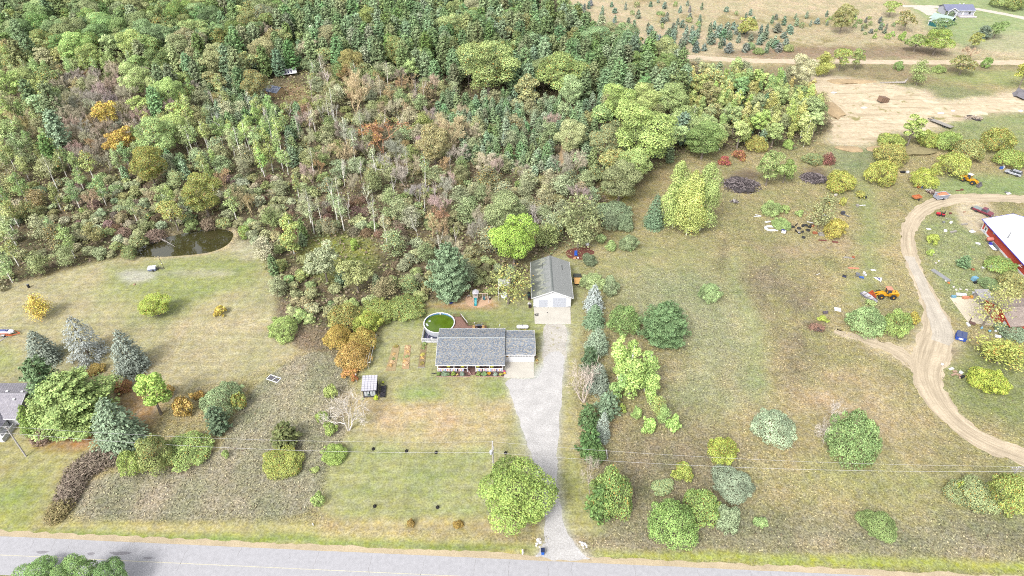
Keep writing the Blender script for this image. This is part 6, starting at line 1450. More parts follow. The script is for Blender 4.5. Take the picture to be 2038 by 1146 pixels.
# garden beds
VEG = [(150, 140, 70), (206, 170, 110), (150, 164, 110), (214, 182, 140), (130, 150, 90), (196, 190, 90)]
for i, (pts, soil, plan) in enumerate((([(782, 688), (796, 688), (787, 738), (767, 738)], (176, 156, 116), [(.5, .05, .5, 0), (.45, .35, .4, 1), (.55, .55, .35, 4), (.4, .8, .5, 1), (.5, .68, .5, 3)]),
                                       ([(806, 687), (818, 687), (814, 734), (800, 734)], (190, 160, 122), [(.5, .1, .5, 3), (.5, .3, .4, 1), (.4, .5, .4, 2), (.6, .5, .4, 2), (.5, .8, .6, 3), (.4, .72, .5, 1)]),
                                       ([(838, 684), (850, 684), (845, 731), (832, 731)], (150, 132, 100), [(.4, .05, .6, 4), (.5, .2, .45, 4), (.5, .48, .5, 5), (.5, .62, .4, 1), (.5, .85, .45, 0)]))):
    P4 = Upts(pts); cx, cy = P4.mean(0); t = thing('garden_bed', ['vegetable bed farthest from the house, mostly withered plants', 'middle vegetable bed with pale cabbages', 'vegetable bed nearest the house with a wooden end board'][i], 'garden bed', (cx, cy, 0), 0, 'vegetable beds in the lawn')
    c = B(); c.prism([(x-cx, y-cy) for x, y in P4[::-1]], .0, .09); c.build('soil', M(f'bed_soil_{["tan", "orange", "dark"][i]}', A(*soil), .95, .2, 2, .4), t)
    for u, v, r, ci in plan:
        a = Vector(P4[0]).lerp(Vector(P4[1]), u); d = Vector(P4[3]).lerp(Vector(P4[2]), u); q = a.lerp(d, v); o = link('plant', PROTO['shrub'][R.randrange(6)][0], t, (q.x-cx, q.y-cy, .05)); o.scale = (r/2.3*1.25, r/2.3*1.25, r/3.0); o.color = (*leafc(VEG[ci]), .1)
    if i == 2: c = B(); c.box((P4[3][0]/2+P4[2][0]/2-cx, P4[3][1]-cy-.1, .12), (1.6, .08, .24)); c.build('end_board', PLANK, t)
t = thing('clothesline', 'long white-posted clothesline beside the orange sumac', 'clothesline', (-31.75, 112.5, 0))
for y in (4.7, -4.4):
    c = B(); c.tube([(0, y, 0), (0, y, 1.85)], .06, 7); c.build('post', TRIM, t); c = B(); c.box((0, y, 1.85), (1.35, .09, .09)); c.build('crossarm', TRIM, t)
for x in (-.55, 0, .55): c = B(); c.tube([(x, 4.7, 1.9), (x, 2, 1.85), (x, -2, 1.85), (x, -4.4, 1.9)], .03, 5); c.build('line', TRIM, t)
p0 = U(709, 759); t = thing('white_post', 'leaning white post beside the scarlet sumac seedling', 'post', (p0.x, p0.y, 0)); c = B(); c.tube([(0, 0, 0), (.12, .3, 1.9)], .09, 8); c.build('shaft', TRIM, t); c = B(); c.lathe((.125, .31, 1.9), [(.12, 0), (.12, .06)], 8); c.build('cap', TRIM, t)
# solar shed
sh = thing('garden_shed', 'small black-framed shed with a pale gridded panel roof on the front lawn', 'shed', (-30.05, 101.2, 0), math.radians(4)); DK_ = M('shed_dark_frame', (.035, .035, .042), .7, .15, 3)
for sx in (-1, 1):
    for sy in (-1, 1): c = B(); c.box((sx*1.3, sy*1.6, 1.15), (.16, .16, 2.3)); c.build('post', DK_, sh)
c = B(); c.box((0, 0, .14), (2.9, 3.5, .28)); c.build('base', DK_, sh); c = B(); c.box((-1.3, 0, 1.2), (.05, 3.0, 1.9)); c.box((0, 1.6, 1.2), (2.5, .05, 1.9)); c.build('wall', M('shed_board_dark', (.06, .06, .07), .8, .2, 2), sh)
c = B(); c.box((0, -1.6, 1.95), (2.5, .08, .5)); c.build('front_beam', M('shed_grey_panel', A(180, 176, 186), .7, .08, 3), sh)
for x in (-.62, .62): c = B(); c.box((x, -1.62, .95), (1.05, .05, 1.3)); w_ = c.build('window', M('shed_glass_pale', A(206, 212, 216), .25, .12, 2), sh); c = B(); c.box((x, -1.66, .95), (.06, .03, 1.3)); c.build('mullion', DK_, w_)
c = B(); c.box((-.3, -1.68, .7), (.35, .06, .5)); c.build('planter', M('shed_green_thing', A(90, 120, 110), .8, .2, 4), sh)
SR = [(-1.62, -1.95, 2.2), (1.55, -1.95, 2.2), (1.55, 1.95, 2.85), (-1.62, 1.95, 2.85)]; slab('roof', SR, .12, DK_, sh)
PAN = M('pale_panel', A(204, 202, 212), .35, .07, 2, spec=.4); a, b_, c_, d_ = map(Vector, SR)
me = None
for i in range(5):
    for j in range(7):
        pt = lambda s, t: a.lerp(b_, s).lerp(d_.lerp(c_, s), t)+Vector((0, 0, .02)); s0, s1, t0, t1 = i/5+.008, (i+1)/5-.008, j/7+.006, (j+1)/7-.006
        k = B(); k.extrude([pt(s0, t0), pt(s1, t0), pt(s1, t1), pt(s0, t1)], (0, 0, .025)); k.build('roof_panel', PAN, sh)
t = thing('netting_screen', 'leaning black netted frame on the lawn against the shed', 'frame', (-27.6, 101.0, 0), math.radians(4)); c = B()
for y in (-1.7, -.6, .5, 1.6): c.bar((-.55, y, .1), (-.4, y, 2.3), .06); c.bar((.75, y, .1), (-.4, y, 1.2), .08)
for z, x in ((.4, -.5), (1.3, -.45), (2.2, -.4)): c.bar((x, -1.7, z), (x, 1.6, z), .06)
c.bar((.7, -1.7, .3), (.7, 1.6, .3), .14, .3); c.build('bars', BLACK, t); c = B(); c.box((.15, 0, .12), (1.1, 3.2, .2)); c.build('netting', M('black_netting', (.03, .028, .034), .9, .3, 6), t)
plant('shrub', -28.6, 98.8, .45, 1.7, (204, 222, 60), 0, 'lime-green climbing plant at the front corner of the shed'); plant('shrub', -31.5, 98.9, .35, .5, (190, 204, 80), 0, 'small lime-green plant at the other front corner of the shed'); plant('shrub', -27.9, 103.6, .3, .6, (206, 216, 60), 0, 'small yellow-lime plant behind the shed')
# ------------------------------------------------------------------ power line, roadside
POLEW = M('grey_pole_wood', A(206, 200, 198), .9, .15, 2, stretch=(3, 3, .3))
PL = [(-94.0, 84.06, 8.6), (-3.5, 80.0, 9.2), (89.8, 75.8, 7.6)]
ends = []
for i, ((x, y, h), lab) in enumerate(zip(PL, ('leaning-looking grey power pole on the lawn below the neighbouring grey roof', 'power pole with a pale transformer behind the big round front-yard tree', 'power pole with paired crossarms among bushes by the lower dirt track'))):
    t = thing('power_pole', lab, 'power pole', (x, y, 0), 0, 'power poles along the road')
    c = B(); c.tube([(0, 0, -.1), (0, 0, h)], [.17, .11], 9); c.build('shaft', POLEW, t)
    if i == 2:
        for dy in (-.16, .16): c = B(); c.box((0, dy, h-.45), (2.5, .1, .13)); c.build('crossarm', PLANK, t); c = B(); c.box((0, dy, h-1.0), (1.6, .1, .12)); c.build('crossarm', PLANK, t)
        c = B(); c.bar((-.9, -.2, h-.5), (0, -.2, h-1.5), .06); c.bar((.9, -.2, h-.5), (0, -.2, h-1.5), .06); c.build('brace', PLANK, t)
        for s in (-1.1, -.4, .4, 1.1): c = B(); c.lathe((s, 0, h-.36), [(.05, 0), (.08, .08), (.04, .22)], 8); c.build('insulator', M('porcelain', A(230, 232, 236), .3, .04, 3), t)
    elif i == 1:
        c = B(); c.lathe((-.34, -.1, h-3.2), [(.24, 0), (.27, .1), (.27, .8), (.2, .9)], 12); c.build('transformer', M('transformer_grey', A(224, 228, 236), .4, .04, 3), t)
        c = B(); c.tube([(-.22, -.1, h-2.3), (-.12, -.05, h-1.2), (-.1, 0, h+.5)], .035, 6); c.tube([(.2, 0, h-2.2), (.2, 0, h-1.2)], .06, 6); c.build('conduit', TRIM, t)
        c = B(); c.lathe((0, 0, h), [(.06, 0), (.08, .1), (.04, .3)], 8); c.build('insulator', M('porcelain', A(230, 232, 236), .3, .04, 3), t)
    else:
        c = B(); c.box((.1, 0, h-.35), (1.1, .1, .12)); c.build('crossarm', PLANK, t)
        for s in (-.35, .55): c = B(); c.lathe((s, 0, h-.28), [(.06, 0), (.1, .1), (.04, .3)], 8); c.build('insulator', M('porcelain', A(230, 232, 236), .3, .04, 3), t)
        c = B(); c.lathe((-.3, -.1, h-1.4), [(.16, 0), (.18, .5)], 10); c.build('cut_out', GREYMET, t)
WIREM = M('bare_wire', A(214, 212, 212), .5, .03, 1)
lines = (('upper power wire strung between the pole tops', [(-.0, .1)]*3, .017, 1.5), ('lower power wire with pale sheath below the pole tops', [(.2, -2.1), (.2, -3.2), (-.3, -.9)], .022, 1.7))
EXT = [(-190, 88.3, 8.6)]+PL+[(185, 71.4, 8)]
for lab, offs, r, sag in lines:
    c = B(); of = [offs[0]]+list(offs)+[offs[2]]
    for (a, oa), (b_, ob) in zip(zip(EXT[:-1], of[:-1]), zip(EXT[1:], of[1:])):
        p0 = Vector((a[0], a[1]+oa[0], a[2]+oa[1])); p1 = Vector((b_[0], b_[1]+ob[0], b_[2]+ob[1])); c.tube([p0.lerp(p1, s)-Vector((0, 0, 4*sag*s*(1-s))) for s in np.linspace(0, 1, 22)], r, 5, cap=False)
    tag(c.build('power_wire', WIREM), lab, 'wire')
p0, p1 = U(1205, 908), U(1205, 908); t = thing('stub_pole', 'thin white leaning stub pole beside the dark glossy conifer', 'pole', (p0.x+.3, p0.y-.6, 0)); c = B(); c.tube([(0, 0, 0), (-.35, .1, 2.6)], .08, 7); c.build('shaft', TRIM, t); c = B(); c.bar((-.35, .1, 2.6), (-.75, .1, 2.3), .06); c.bar((-.1, 0, .5), (.25, 0, .55), .06); c.build('bracket', GREYMET, t)
p = U(1040, 1104); t = thing('mailbox', 'white roadside mailbox with a yellow-green newspaper tube', 'mailbox', (p.x, p.y, 0)); c = B(); c.box((0, 0, .5), (.1, .1, 1.0)); c.build('post', TRIM, t)
c = B(); c.extrude([(-.15, -.35, 1.0), (.15, -.35, 1.0), (.15, -.35, 1.18), (.09, -.35, 1.28), (-.09, -.35, 1.28), (-.15, -.35, 1.18)], (0, .62, 0)); c.build('box', TRIM, t); c = B(); c.box((-.28, 0, .95), (.18, .5, .2)); c.build('newspaper_tube', M('paper_tube_lime', A(214, 226, 60), .5, .05, 3), t); c = B(); c.box((.17, .05, 1.24), (.03, .05, .2)); c.build('flag', M('flag_scarlet', A(200, 60, 50), .5, .05, 3), t)
p = U(1080, 1102); t = thing('wheelie_bin', 'blue wheeled bin at the driveway mouth', 'bin', (p.x, p.y, 0)); bl = M('bin_blue', A(34, 110, 220), .45, .06, 3)
c = B(); c.prism([(-.28, -.3), (.28, -.3), (.28, .3), (-.28, .3)], .08, 1.0); c.v = [(x*(.85+.15*z), y*(.85+.15*z), z) for x, y, z in c.v]; c.build('body', bl, t); c = B(); c.box((0, .05, 1.05), (.66, .8, .09)); c.build('lid', M('lid_navy', A(44, 56, 92), .45, .1, 3), t); c = B(); c.bar((-.25, .5, 1.0), (.25, .5, 1.0), .05); c.build('handle', BLACK, t)
for s in (-.24, .24): wheel(t, s, .3, .12, .12, .07)
BRIGHT = M('white_painted_stone', A(244, 242, 240), .85, .08, 3, .4)
for gi, (cx, cy, n, nm) in enumerate(((1072, 1082, 9, 'left'), (1161, 1088, 7, 'right'))):
    for k in range(n):
        p = U(cx+R.uniform(-5, 5)+gi*(k-3)*1.5, cy-10+k*2.1+R.uniform(-.8, .8)); r = R.uniform(.16, .3); tag(rock('white_rock', (p.x, p.y, .04), (r, r*.85, r*.6), BRIGHT if k % 3 else STONE, 40+gi*20+k), f'{["white", "pale", "whitish"][k % 3]} rock {["farthest from", "second farthest from", "third from", "mid-pile back of", "mid-pile front of", "fourth nearest", "third nearest", "second nearest", "nearest"][k]} the road, {["lawn", "field"][gi]} side of the driveway mouth', 'rock', f'white rocks on the {["lawn", "field"][gi]} side of the driveway')
p = U(622, 1042); c = B(); c.bar((0, 0, .05), (.3, -.5, .3), .14); tag(c.build('corner_stake', TRIM, None, (p.x, p.y, 0)), 'white corner stake where the uncut field meets the front lawn', 'stake')
POTS = [(743, 894, 'farthest left of the black rings in the upper lawn row'), (809, 898, 'second black ring of the upper lawn row'), (868, 901, 'third black ring of the upper lawn row'), (1006, 902, 'black ring between the power pole and the driveway'), (746, 1008, 'left black ring of the lower lawn row'), (871, 1010, 'right black ring of the lower lawn row')]
for px, py, lab in POTS:
    p = U(px, py); t = thing('tree_collar', lab+', around a dark stub', 'tree ring', (p.x, p.y, 0), 0, 'black tree rings on the front lawn'); c = B(); c.lathe((0, 0, 0), [(.34, 0), (.3, .2), (.2, .22), (.18, .05)], 12); c.build('ring', BLACK, t); c = B(); c.tube([(0, 0, 0), (.05, .03, .6)], [.06, .03], 6); c.build('stub', M('dark_stub', (.04, .032, .028), .9, .2, 4), t); o = link('stub_leaves', PROTO['shrub'][2][0], t, (0, 0, .2)); o.scale = (.12, .12, .14); o.color = (.03, .028, .025, 0)

# ------------------------------------------------------------------ neighbour's place, lower left
nh = thing('neighbour_house', 'grey-roofed house with a white gabled porch, cut by the left border', 'house', (-99.2, 96.0, 0)); NR = M('weathered_grey_roof', A(164, 160, 168), .9, .16, .5, .2)
c = B(); c.box((-9.2, 0.2, 1.25), (17.6, 8.6, 2.5)); c.extrude([(-.4, -4.1, 2.5), (-.4, 4.5, 2.5), (-.4, .2, 4.2)], (-17.6, 0, 0)); c.build('wall', WHITE, nh)
QA = [(-18.5, -4.8, 2.55), (.2, -4.8, 2.55), (.2, .2, 4.5), (-18.5, .2, 4.5)]; QB = [(.2, 5.1, 2.55), (-18.5, 5.1, 2.55), (-18.5, .2, 4.5), (.2, .2, 4.5)]
for q in (QA, QB): slab('roof', q, .14, NR, nh)
shingles('shingles', [[Vector(v) for v in QA], [Vector(v) for v in QB]], nh, [A(170, 166, 174), A(160, 157, 166), A(178, 174, 180), A(164, 160, 166)], .36, .2)
c = B(); c.extrude([(-18.5, .08, 4.52), (-18.5, .2, 4.57), (-18.5, .32, 4.52)], (18.7, 0, 0)); c.build('ridge_cap', M('ridge_light', A(196, 192, 200), .9, .08, 3), nh)
for x, y, z in ((-1.6, -1.0, 4.1), (-4.2, 1.2, 4.15), (-1.0, 1.0, 4.2), (-5.4, -.6, 4.25)): c = B(); c.box((x, y, z+.12), (.45, .35, .22)); c.build('roof_vent', TRIM, nh)
c = B(); c.bar((.22, -4.8, 2.48), (.22, .2, 4.42), .05, .2); c.bar((.22, 5.1, 2.48), (.22, .2, 4.42), .05, .2); c.box((-9.2, -4.85, 2.5), (18.8, .08, .2)); c.build('fascia', TRIM, nh)
pc = B(); pc.box((-4.6, -6.0, 1.2), (5.2, 2.8, 2.4)); pc.extrude([(-7.2, -7.4, 2.4), (-2.0, -7.4, 2.4), (-4.6, -7.4, 3.5)], (0, 2.8, 0)); pc.build('porch_wall', WHITE, nh)
PQ = [[(-1.7, -7.9, 2.3), (-1.7, -3.2, 2.3), (-4.6, -3.2, 3.62), (-4.6, -7.9, 3.62)], [(-7.5, -3.2, 2.3), (-7.5, -7.9, 2.3), (-4.6, -7.9, 3.62), (-4.6, -3.2, 3.62)]]
for q in PQ: slab('porch_roof', q, .12, NR, nh)
shingles('porch_shingles', PQ, nh, [A(126, 124, 134), A(112, 111, 122), A(140, 138, 146)], .36, .2)
c = B()
for q in PQ: c.bar(Vector(q[1 if q[0][0] < -5 else 0])+Vector((0, -.03, -.05)), Vector((-4.6, -7.93, 3.57)), .06, .22)
c.build('porch_fascia', TRIM, nh); window(nh, (-4.6, -7.42, 1.3), 1.6, 1.1); c = B(); c.box((-1.7, -6.3, .2), (1.6, 4.4, .4)); c.box((-1.0, -6.6, .7), (.08, 4.0, .9)); c.build('side_porch', WHITE, nh)
# boat trailer
OR = M('trailer_orange', A(226, 110, 60), .5, .1, 2)
p = U(16, 666); t = thing('boat_trailer', 'orange trailer carrying a white and blue watercraft, parked on the left lawn', 'trailer', (p.x, p.y, 0)); c = B()
for y in (-.75, .75): c.bar((-3.0, y, .55), (1.6, y, .55), .14, .2)
c.bar((1.6, -.75, .55), (3.0, 0, .5), .12); c.bar((1.6, .75, .55), (3.0, 0, .5), .12); c.bar((-3.0, -.75, .55), (-3.0, .75, .55), .14, .2); c.build('frame', OR, t)
for s in (-.95, .95): wheel(t, -.4, s, .32, .32, .2, 'Y', TRIM); c = B(); c.box((-.4, s, .72), (.9, .26, .06)); c.build('fender', TRIM, t)
c = B(); c.extrude([(-2.9, -.6, .7), (1.0, -.6, .7), (1.9, -.2, .85), (1.9, .2, .85), (1.0, .6, .7), (-2.9, .6, .7)], (0, 0, .55)); c.build('hull', M('hull_white', A(238, 238, 244), .3, .03, 1), t, bevel=.08); c = B(); c.box((-.6, 0, 1.35), (1.5, .5, .3)); c.box((.45, 0, 1.32), (.3, .7, .3)); c.build('seat', M('seat_blue', A(80, 90, 150), .5, .2, 2), t, bevel=.05); c = B(); c.box((-.9, -.62, 1.0), (3.6, .02, .16)); c.build('stripe', OR, t)
p = U(10, 672); c = B(); c.box((0, 0, .05), (.5, 2.6, .06)); c.box((-1.1, .2, .04), (.4, 2.2, .06)); tag(c.build('plank', PLANK, None, (p.x, p.y, 0), -.4), 'two pale planks lying below the orange trailer', 'plank')
# by the pond
p = U(304, 538); t = thing('lawn_cart', 'grey box cart with a white lid standing near the pond', 'cart', (p.x, p.y, 0), .15); c = B(); c.box((0, 0, .55), (2.0, 1.2, .6)); c.build('box', M('cart_grey', A(130, 138, 166), .6, .1, 2), t); c = B(); c.extrude([(-1.05, -.65, .85), (1.05, -.65, .85), (.95, -.5, 1.1), (-.95, -.5, 1.1)], (0, 1.2, 0)); c.build('lid', TRIM, t)
for s in (-.65, .65): wheel(t, .3, s, .3, .3, .16, 'Y')
p = U(318, 536); t = thing('timber_scrap', 'dark timber frame pieces beside the grey box cart', 'frame', (p.x, p.y, 0)); c = B(); c.bar((-.9, 0, .3), (1.0, .3, .35), .12); c.bar((-.7, .6, .6), (.9, -.2, .2), .1); c.bar((-.4, -.4, .1), (-.4, .7, .9), .1); c.build('timbers', M('dark_timber', A(90, 84, 88), .9, .15, 2), t)
p = U(327, 534); t = thing('mooring_post', 'thin dark pole leaning by the pond shore', 'pole', (p.x, p.y, 0)); c = B(); c.tube([(0, 0, 0), (-.35, 0, 3.6)], [.08, .05], 7); c.build('shaft', M('pole_dark', A(104, 96, 96), .9, .1, 2), t); c = B(); c.box((-.16, -.08, 1.7), (.14, .1, .2)); c.build('bracket', TRIM, t)
p = U(58, 572); t = thing('drum', 'black drum on the lawn edge by the woods', 'drum', (p.x, p.y, 0)); c = B(); c.lathe((0, 0, 0), [(.3, 0), (.32, .3), (.3, .6), (.32, .9), (.3, 1.0)], 14); c.build('barrel', BLACK, t); c = B(); c.lathe((0, 0, 1.0), [(.3, 0), (.26, .03)], 14); c.build('lid', GREYMET, t)
p = U(268, 566); tag(rock('stone', (p.x, p.y, .03), (.4, .3, .22), M('reddish_stone', A(176, 140, 120), .9, .15, 3, .3), 71), 'reddish stone lying in the left lawn', 'stone')
p = U(545, 754); t = thing('window_scrap', 'white scrap window frame lying in the grass between the fields', 'scrap', (p.x, p.y, 0), -.4); c = B(); c.bar((-1.4, -.7, .1), (1.4, -.7, .1), .16, .08); c.bar((-1.4, .7, .12), (1.4, .7, .12), .16, .08); c.bar((-1.4, -.7, .1), (-1.4, .7, .1), .16, .08); c.bar((1.4, -.7, .1), (1.4, .7, .1), .16, .08); c.bar((0, -.7, .14), (.4, .7, .16), .14, .08); c.build('frame', TRIM, t); c = B(); c.box((-.6, .05, .06), (1.2, 1.0, .06)); c.box((.8, -.1, .1), (.7, .6, .14)); c.build('panel', M('scrap_dark', A(104, 102, 110), .8, .2, 3), t)
# fallen wood and dead sticks at the pond
DEADW = M('dead_wood', A(188, 180, 174), .9, .1, 2)
for i, (a, b_, z) in enumerate((((312, 474), (348, 489), .5), ((296, 468), (330, 480), .4), ((280, 478), (318, 468), .6))):
    p0, p1 = U(*a), U(*b_); t = thing('fallen_branch', ['pale fallen branch reaching into the pond water', 'grey fallen branch on the pond bank, nearest the reeds end', 'bare branch lying along the back bank of the pond'][i], 'branch', (p0.x, p0.y, 0)); d = p1-p0; c = B(); c.tube([(0, 0, z), d*.5+Vector((0, 0, z*.8)), d+Vector((0, 0, -.3))], [.12, .09, .05], 6); c.build('limb', DEADW, t); c = B()
    for k in range(5): q = d*R.uniform(.2, .8)+Vector((0, 0, z*.7)); c.tube([q, q+Vector((R.uniform(-1, 1), R.uniform(-.8, .8), R.uniform(.2, 1.2)))], [.05, .02], 4)
    c.build('twigs', DEADW, t)

# ------------------------------------------------------------------ the yard on the right: red barn, garage, vehicles, scrap
RED = M('barn_red_siding', A(214, 88, 70), .75, .06, 2, stretch=(8, 8, .6)); BLUET = M('blue_trim', A(70, 72, 200), .6, .06, 2); RWHITE = M('white_roof_membrane', A(244, 245, 247), .6, .03, .6)
ux, uy = Vector((-.053, -1, 0)).normalized(), Vector((1, -.053, 0)).normalized()       # along the wall, away from it
rbz = math.atan2(ux.y, ux.x)
rb = thing('red_barn', 'long red barn with a white roof and blue eave trim at the right border', 'barn', (133.95, 164.0, 0), rbz)
# local x runs along the wall towards the camera, local y = away from the track (+)
c = B(); c.box((14.5, 7.0, 1.6), (29, 14, 3.2)); c.extrude([(0, 0, 3.2), (0, 14, 3.2), (0, 7, 5.0)], (29, 0, 0)); c.build('wall', RED, rb)
for q in ([(-.6, -.6, 3.15), (29.6, -.6, 3.15), (29.6, 7, 5.2), (-.6, 7, 5.2)], [(29.6, 14.6, 3.15), (-.6, 14.6, 3.15), (-.6, 7, 5.2), (29.6, 7, 5.2)]): slab('roof', q, .12, RWHITE, rb)
c = B()
for k in range(24): c.bar((-.5+1.26*k, -.58, 3.19), (-.5+1.26*k, 6.95, 5.225), .05, .03)
c.build('roof_seams', RWHITE, rb)
c = B(); c.box((14.5, -.64, 3.1), (30.3, .08, .2)); c.bar((-.64, -.6, 3.1), (-.64, 7, 5.15), .08, .2); c.bar((-.64, 14.6, 3.1), (-.64, 7, 5.15), .08, .2); c.build('fascia', BLUET, rb)
c = B(); c.box((.05, -.03, 1.5), (.25, .1, 3.0)); c.box((14.5, -.03, .3), (28.9, .06, .55)); c.build('corner_board', TRIM, rb)
c = B(); c.box((1.8, -.04, 1.1), (1.5, .08, 2.1)); d = c.build('door', TRIM, rb); c = B(); c.box((1.8, -.1, 1.4), (.6, .03, .8)); c.build('pane', GLASS, d); c = B(); c.box((1.8, -.1, .5), (.9, .03, .5)); c.build('panel', DPAN, d)
for x in (1.2, 5.4): window(rb, (x, -.01, 2.45), .5, .5)
c = B(); c.tube([(9.5, 1.2, 3.6), (9.5, 1.2, 5.4)], .1, 8); c.lathe((9.5, 1.2, 3.6), [(.3, 0), (.12, .2)], 10); c.build('flue', GREYMET, rb)
c = B(); c.box((20.8, -.9, 2.6), (.1, 1.2, .1)); c.bar((20.8, -1.4, 2.6), (20.8, -.1, 1.7), .1); c.build('bracket', TRIM, rb)
t = thing('oil_tank', 'pinkish red cylindrical tank on legs against the red barn wall', 'tank', rb.matrix_basis @ Vector((6.6, -1.0, 0)), rbz); c = B(); c.lathe((0, 0, 1.2), [(.1, -.95), (.45, -.85), (.55, -.6), (.55, .6), (.45, .85), (.1, .95)], 16, axis='Y'); c.build('vessel', M('tank_pink', A(214, 132, 116), .6, .1, 2), t, smooth=True)
for s in (-.4, .4): c = B(); c.box((0, s, .35), (.7, .1, .7)); c.build('stand', GREYMET, t)
t = thing('barrow', 'white and blue scrap panels leaning by the red barn wall', 'scrap', rb.matrix_basis @ Vector((9.4, -1.4, 0)), rbz); c = B(); c.box((0, 0, .3), (2.6, 1.0, .1)); c.build('sheet', TRIM, t); c = B(); c.box((-1.5, .1, .5), (.8, .6, .5)); c.build('crate', BLUET, t); c = B(); c.box((0, .7, .6), (3.0, .08, .9)); c.build('panel', GREYMET, t)
# garage with slab
gg = thing('red_garage', 'red garage with a brown roof and white door beside the concrete slab', 'garage', (115.6, 124.2, 0), math.radians(3)); BRR = M('brown_grey_roof', A(168, 152, 142), .9, .12, .6, .2)
c = B(); c.box((5.4, 0, 1.3), (10.6, 9.0, 2.6)); c.extrude([(.1, -4.5, 2.6), (.1, 4.5, 2.6), (.1, 0, 4.0)], (10.6, 0, 0)); c.build('wall', RED, gg)
for q in ([(-.4, -5.0, 2.5), (11.4, -5.0, 2.5), (11.4, 0, 4.15), (-.4, 0, 4.15)], [(11.4, 5.0, 2.5), (-.4, 5.0, 2.5), (-.4, 0, 4.15), (11.4, 0, 4.15)]): slab('roof', q, .12, BRR, gg)
shingles('shingles', [[(-.4, -5.0, 2.5), (11.4, -5.0, 2.5), (11.4, 0, 4.15), (-.4, 0, 4.15)], [(11.4, 5.0, 2.5), (-.4, 5.0, 2.5), (-.4, 0, 4.15), (11.4, 0, 4.15)]], gg, [A(170, 154, 146), A(158, 144, 136), A(180, 166, 156), A(164, 150, 144)], .36, .2)
c = B()
for s in (-1, 1): c.bar((-.42, s*5.0, 2.42), (-.42, 0, 4.07), .06, .22)
c.build('rake_board', RED, gg); c = B(); c.box((.03, -2.9, 1.05), (.1, .95, 2.1)); d = c.build('door', TRIM, gg); c = B(); c.box((-.04, -2.6, 1.05), (.05, .06, .1)); c.build('handle', GREYMET, d)
c = B(); c.box((.04, 1.2, 1.15), (.08, 3.6, 2.2)); d = c.build('overhead_door', M('faded_red_door', A(204, 96, 72), .7, .15, 1.5), gg); c = B(); c.box((-.01, 1.2, 1.15), (.04, 3.5, .06)); c.box((-.01, 1.2, .6), (.04, 3.5, .06)); c.box((-.01, 1.2, 1.7), (.04, 3.5, .06)); c.build('door_rails', TRIM, d)
ln = thing('lean_to', 'grey-roofed lean-to at the back corner of the red garage', 'lean-to', (115.0, 131.3, 0), math.radians(3)); c = B(); c.box((1.5, 0, .9), (3.0, 3.2, 1.8)); c.build('wall', PLANK, ln); slab('roof', [(-.3, -1.9, 1.8), (3.3, -1.9, 1.8), (3.3, 1.9, 2.5), (-.3, 1.9, 2.5)], .1, M('grey_sheet_roof', A(176, 172, 172), .8, .15, 1), ln)
SL = M('pale_slab', A(226, 214, 190), .9, .12, .35, .2)
c = B(); q = Upts([(1890, 592), (1926, 641), (1977, 649), (1990, 640), (1962, 590)]); c.prism([tuple(v) for v in q[:]], -.05, .05); tag(c.build('garage_slab', SL), kind='structure')
p = U(1914, 680); t = thing('dumpster', 'blue steel dumpster beside the dirt track', 'dumpster', (p.x+.1, p.y+1.0, 0), math.radians(-28)); bl = M('dumpster_blue', A(56, 92, 190), .55, .1, 2)
c = B(); c.extrude([(-1.05, -.85, .15), (-1.05, .85, .15), (-1.05, .95, 1.5), (-1.05, -.95, 1.15)], (2.1, 0, 0)); c.build('body', bl, t)
for s in (-.53, .53): c = B(); c.extrude([(s-.5, -1.0, 1.18), (s+.5, -1.0, 1.18), (s+.5, .98, 1.55), (s-.5, .98, 1.55)], (0, 0, .06)); c.build('lid', M('dumpster_lid', A(86, 96, 132), .5, .1, 3), t)
for x in (-1.1, 1.1): c = B(); c.box((x, 0, .8), (.1, 1.2, .18)); c.build('lift_pocket', bl, t)
c = B(); c.box((0, -.93, .7), (.9, .04, .45)); c.build('label_plate', TRIM, t)
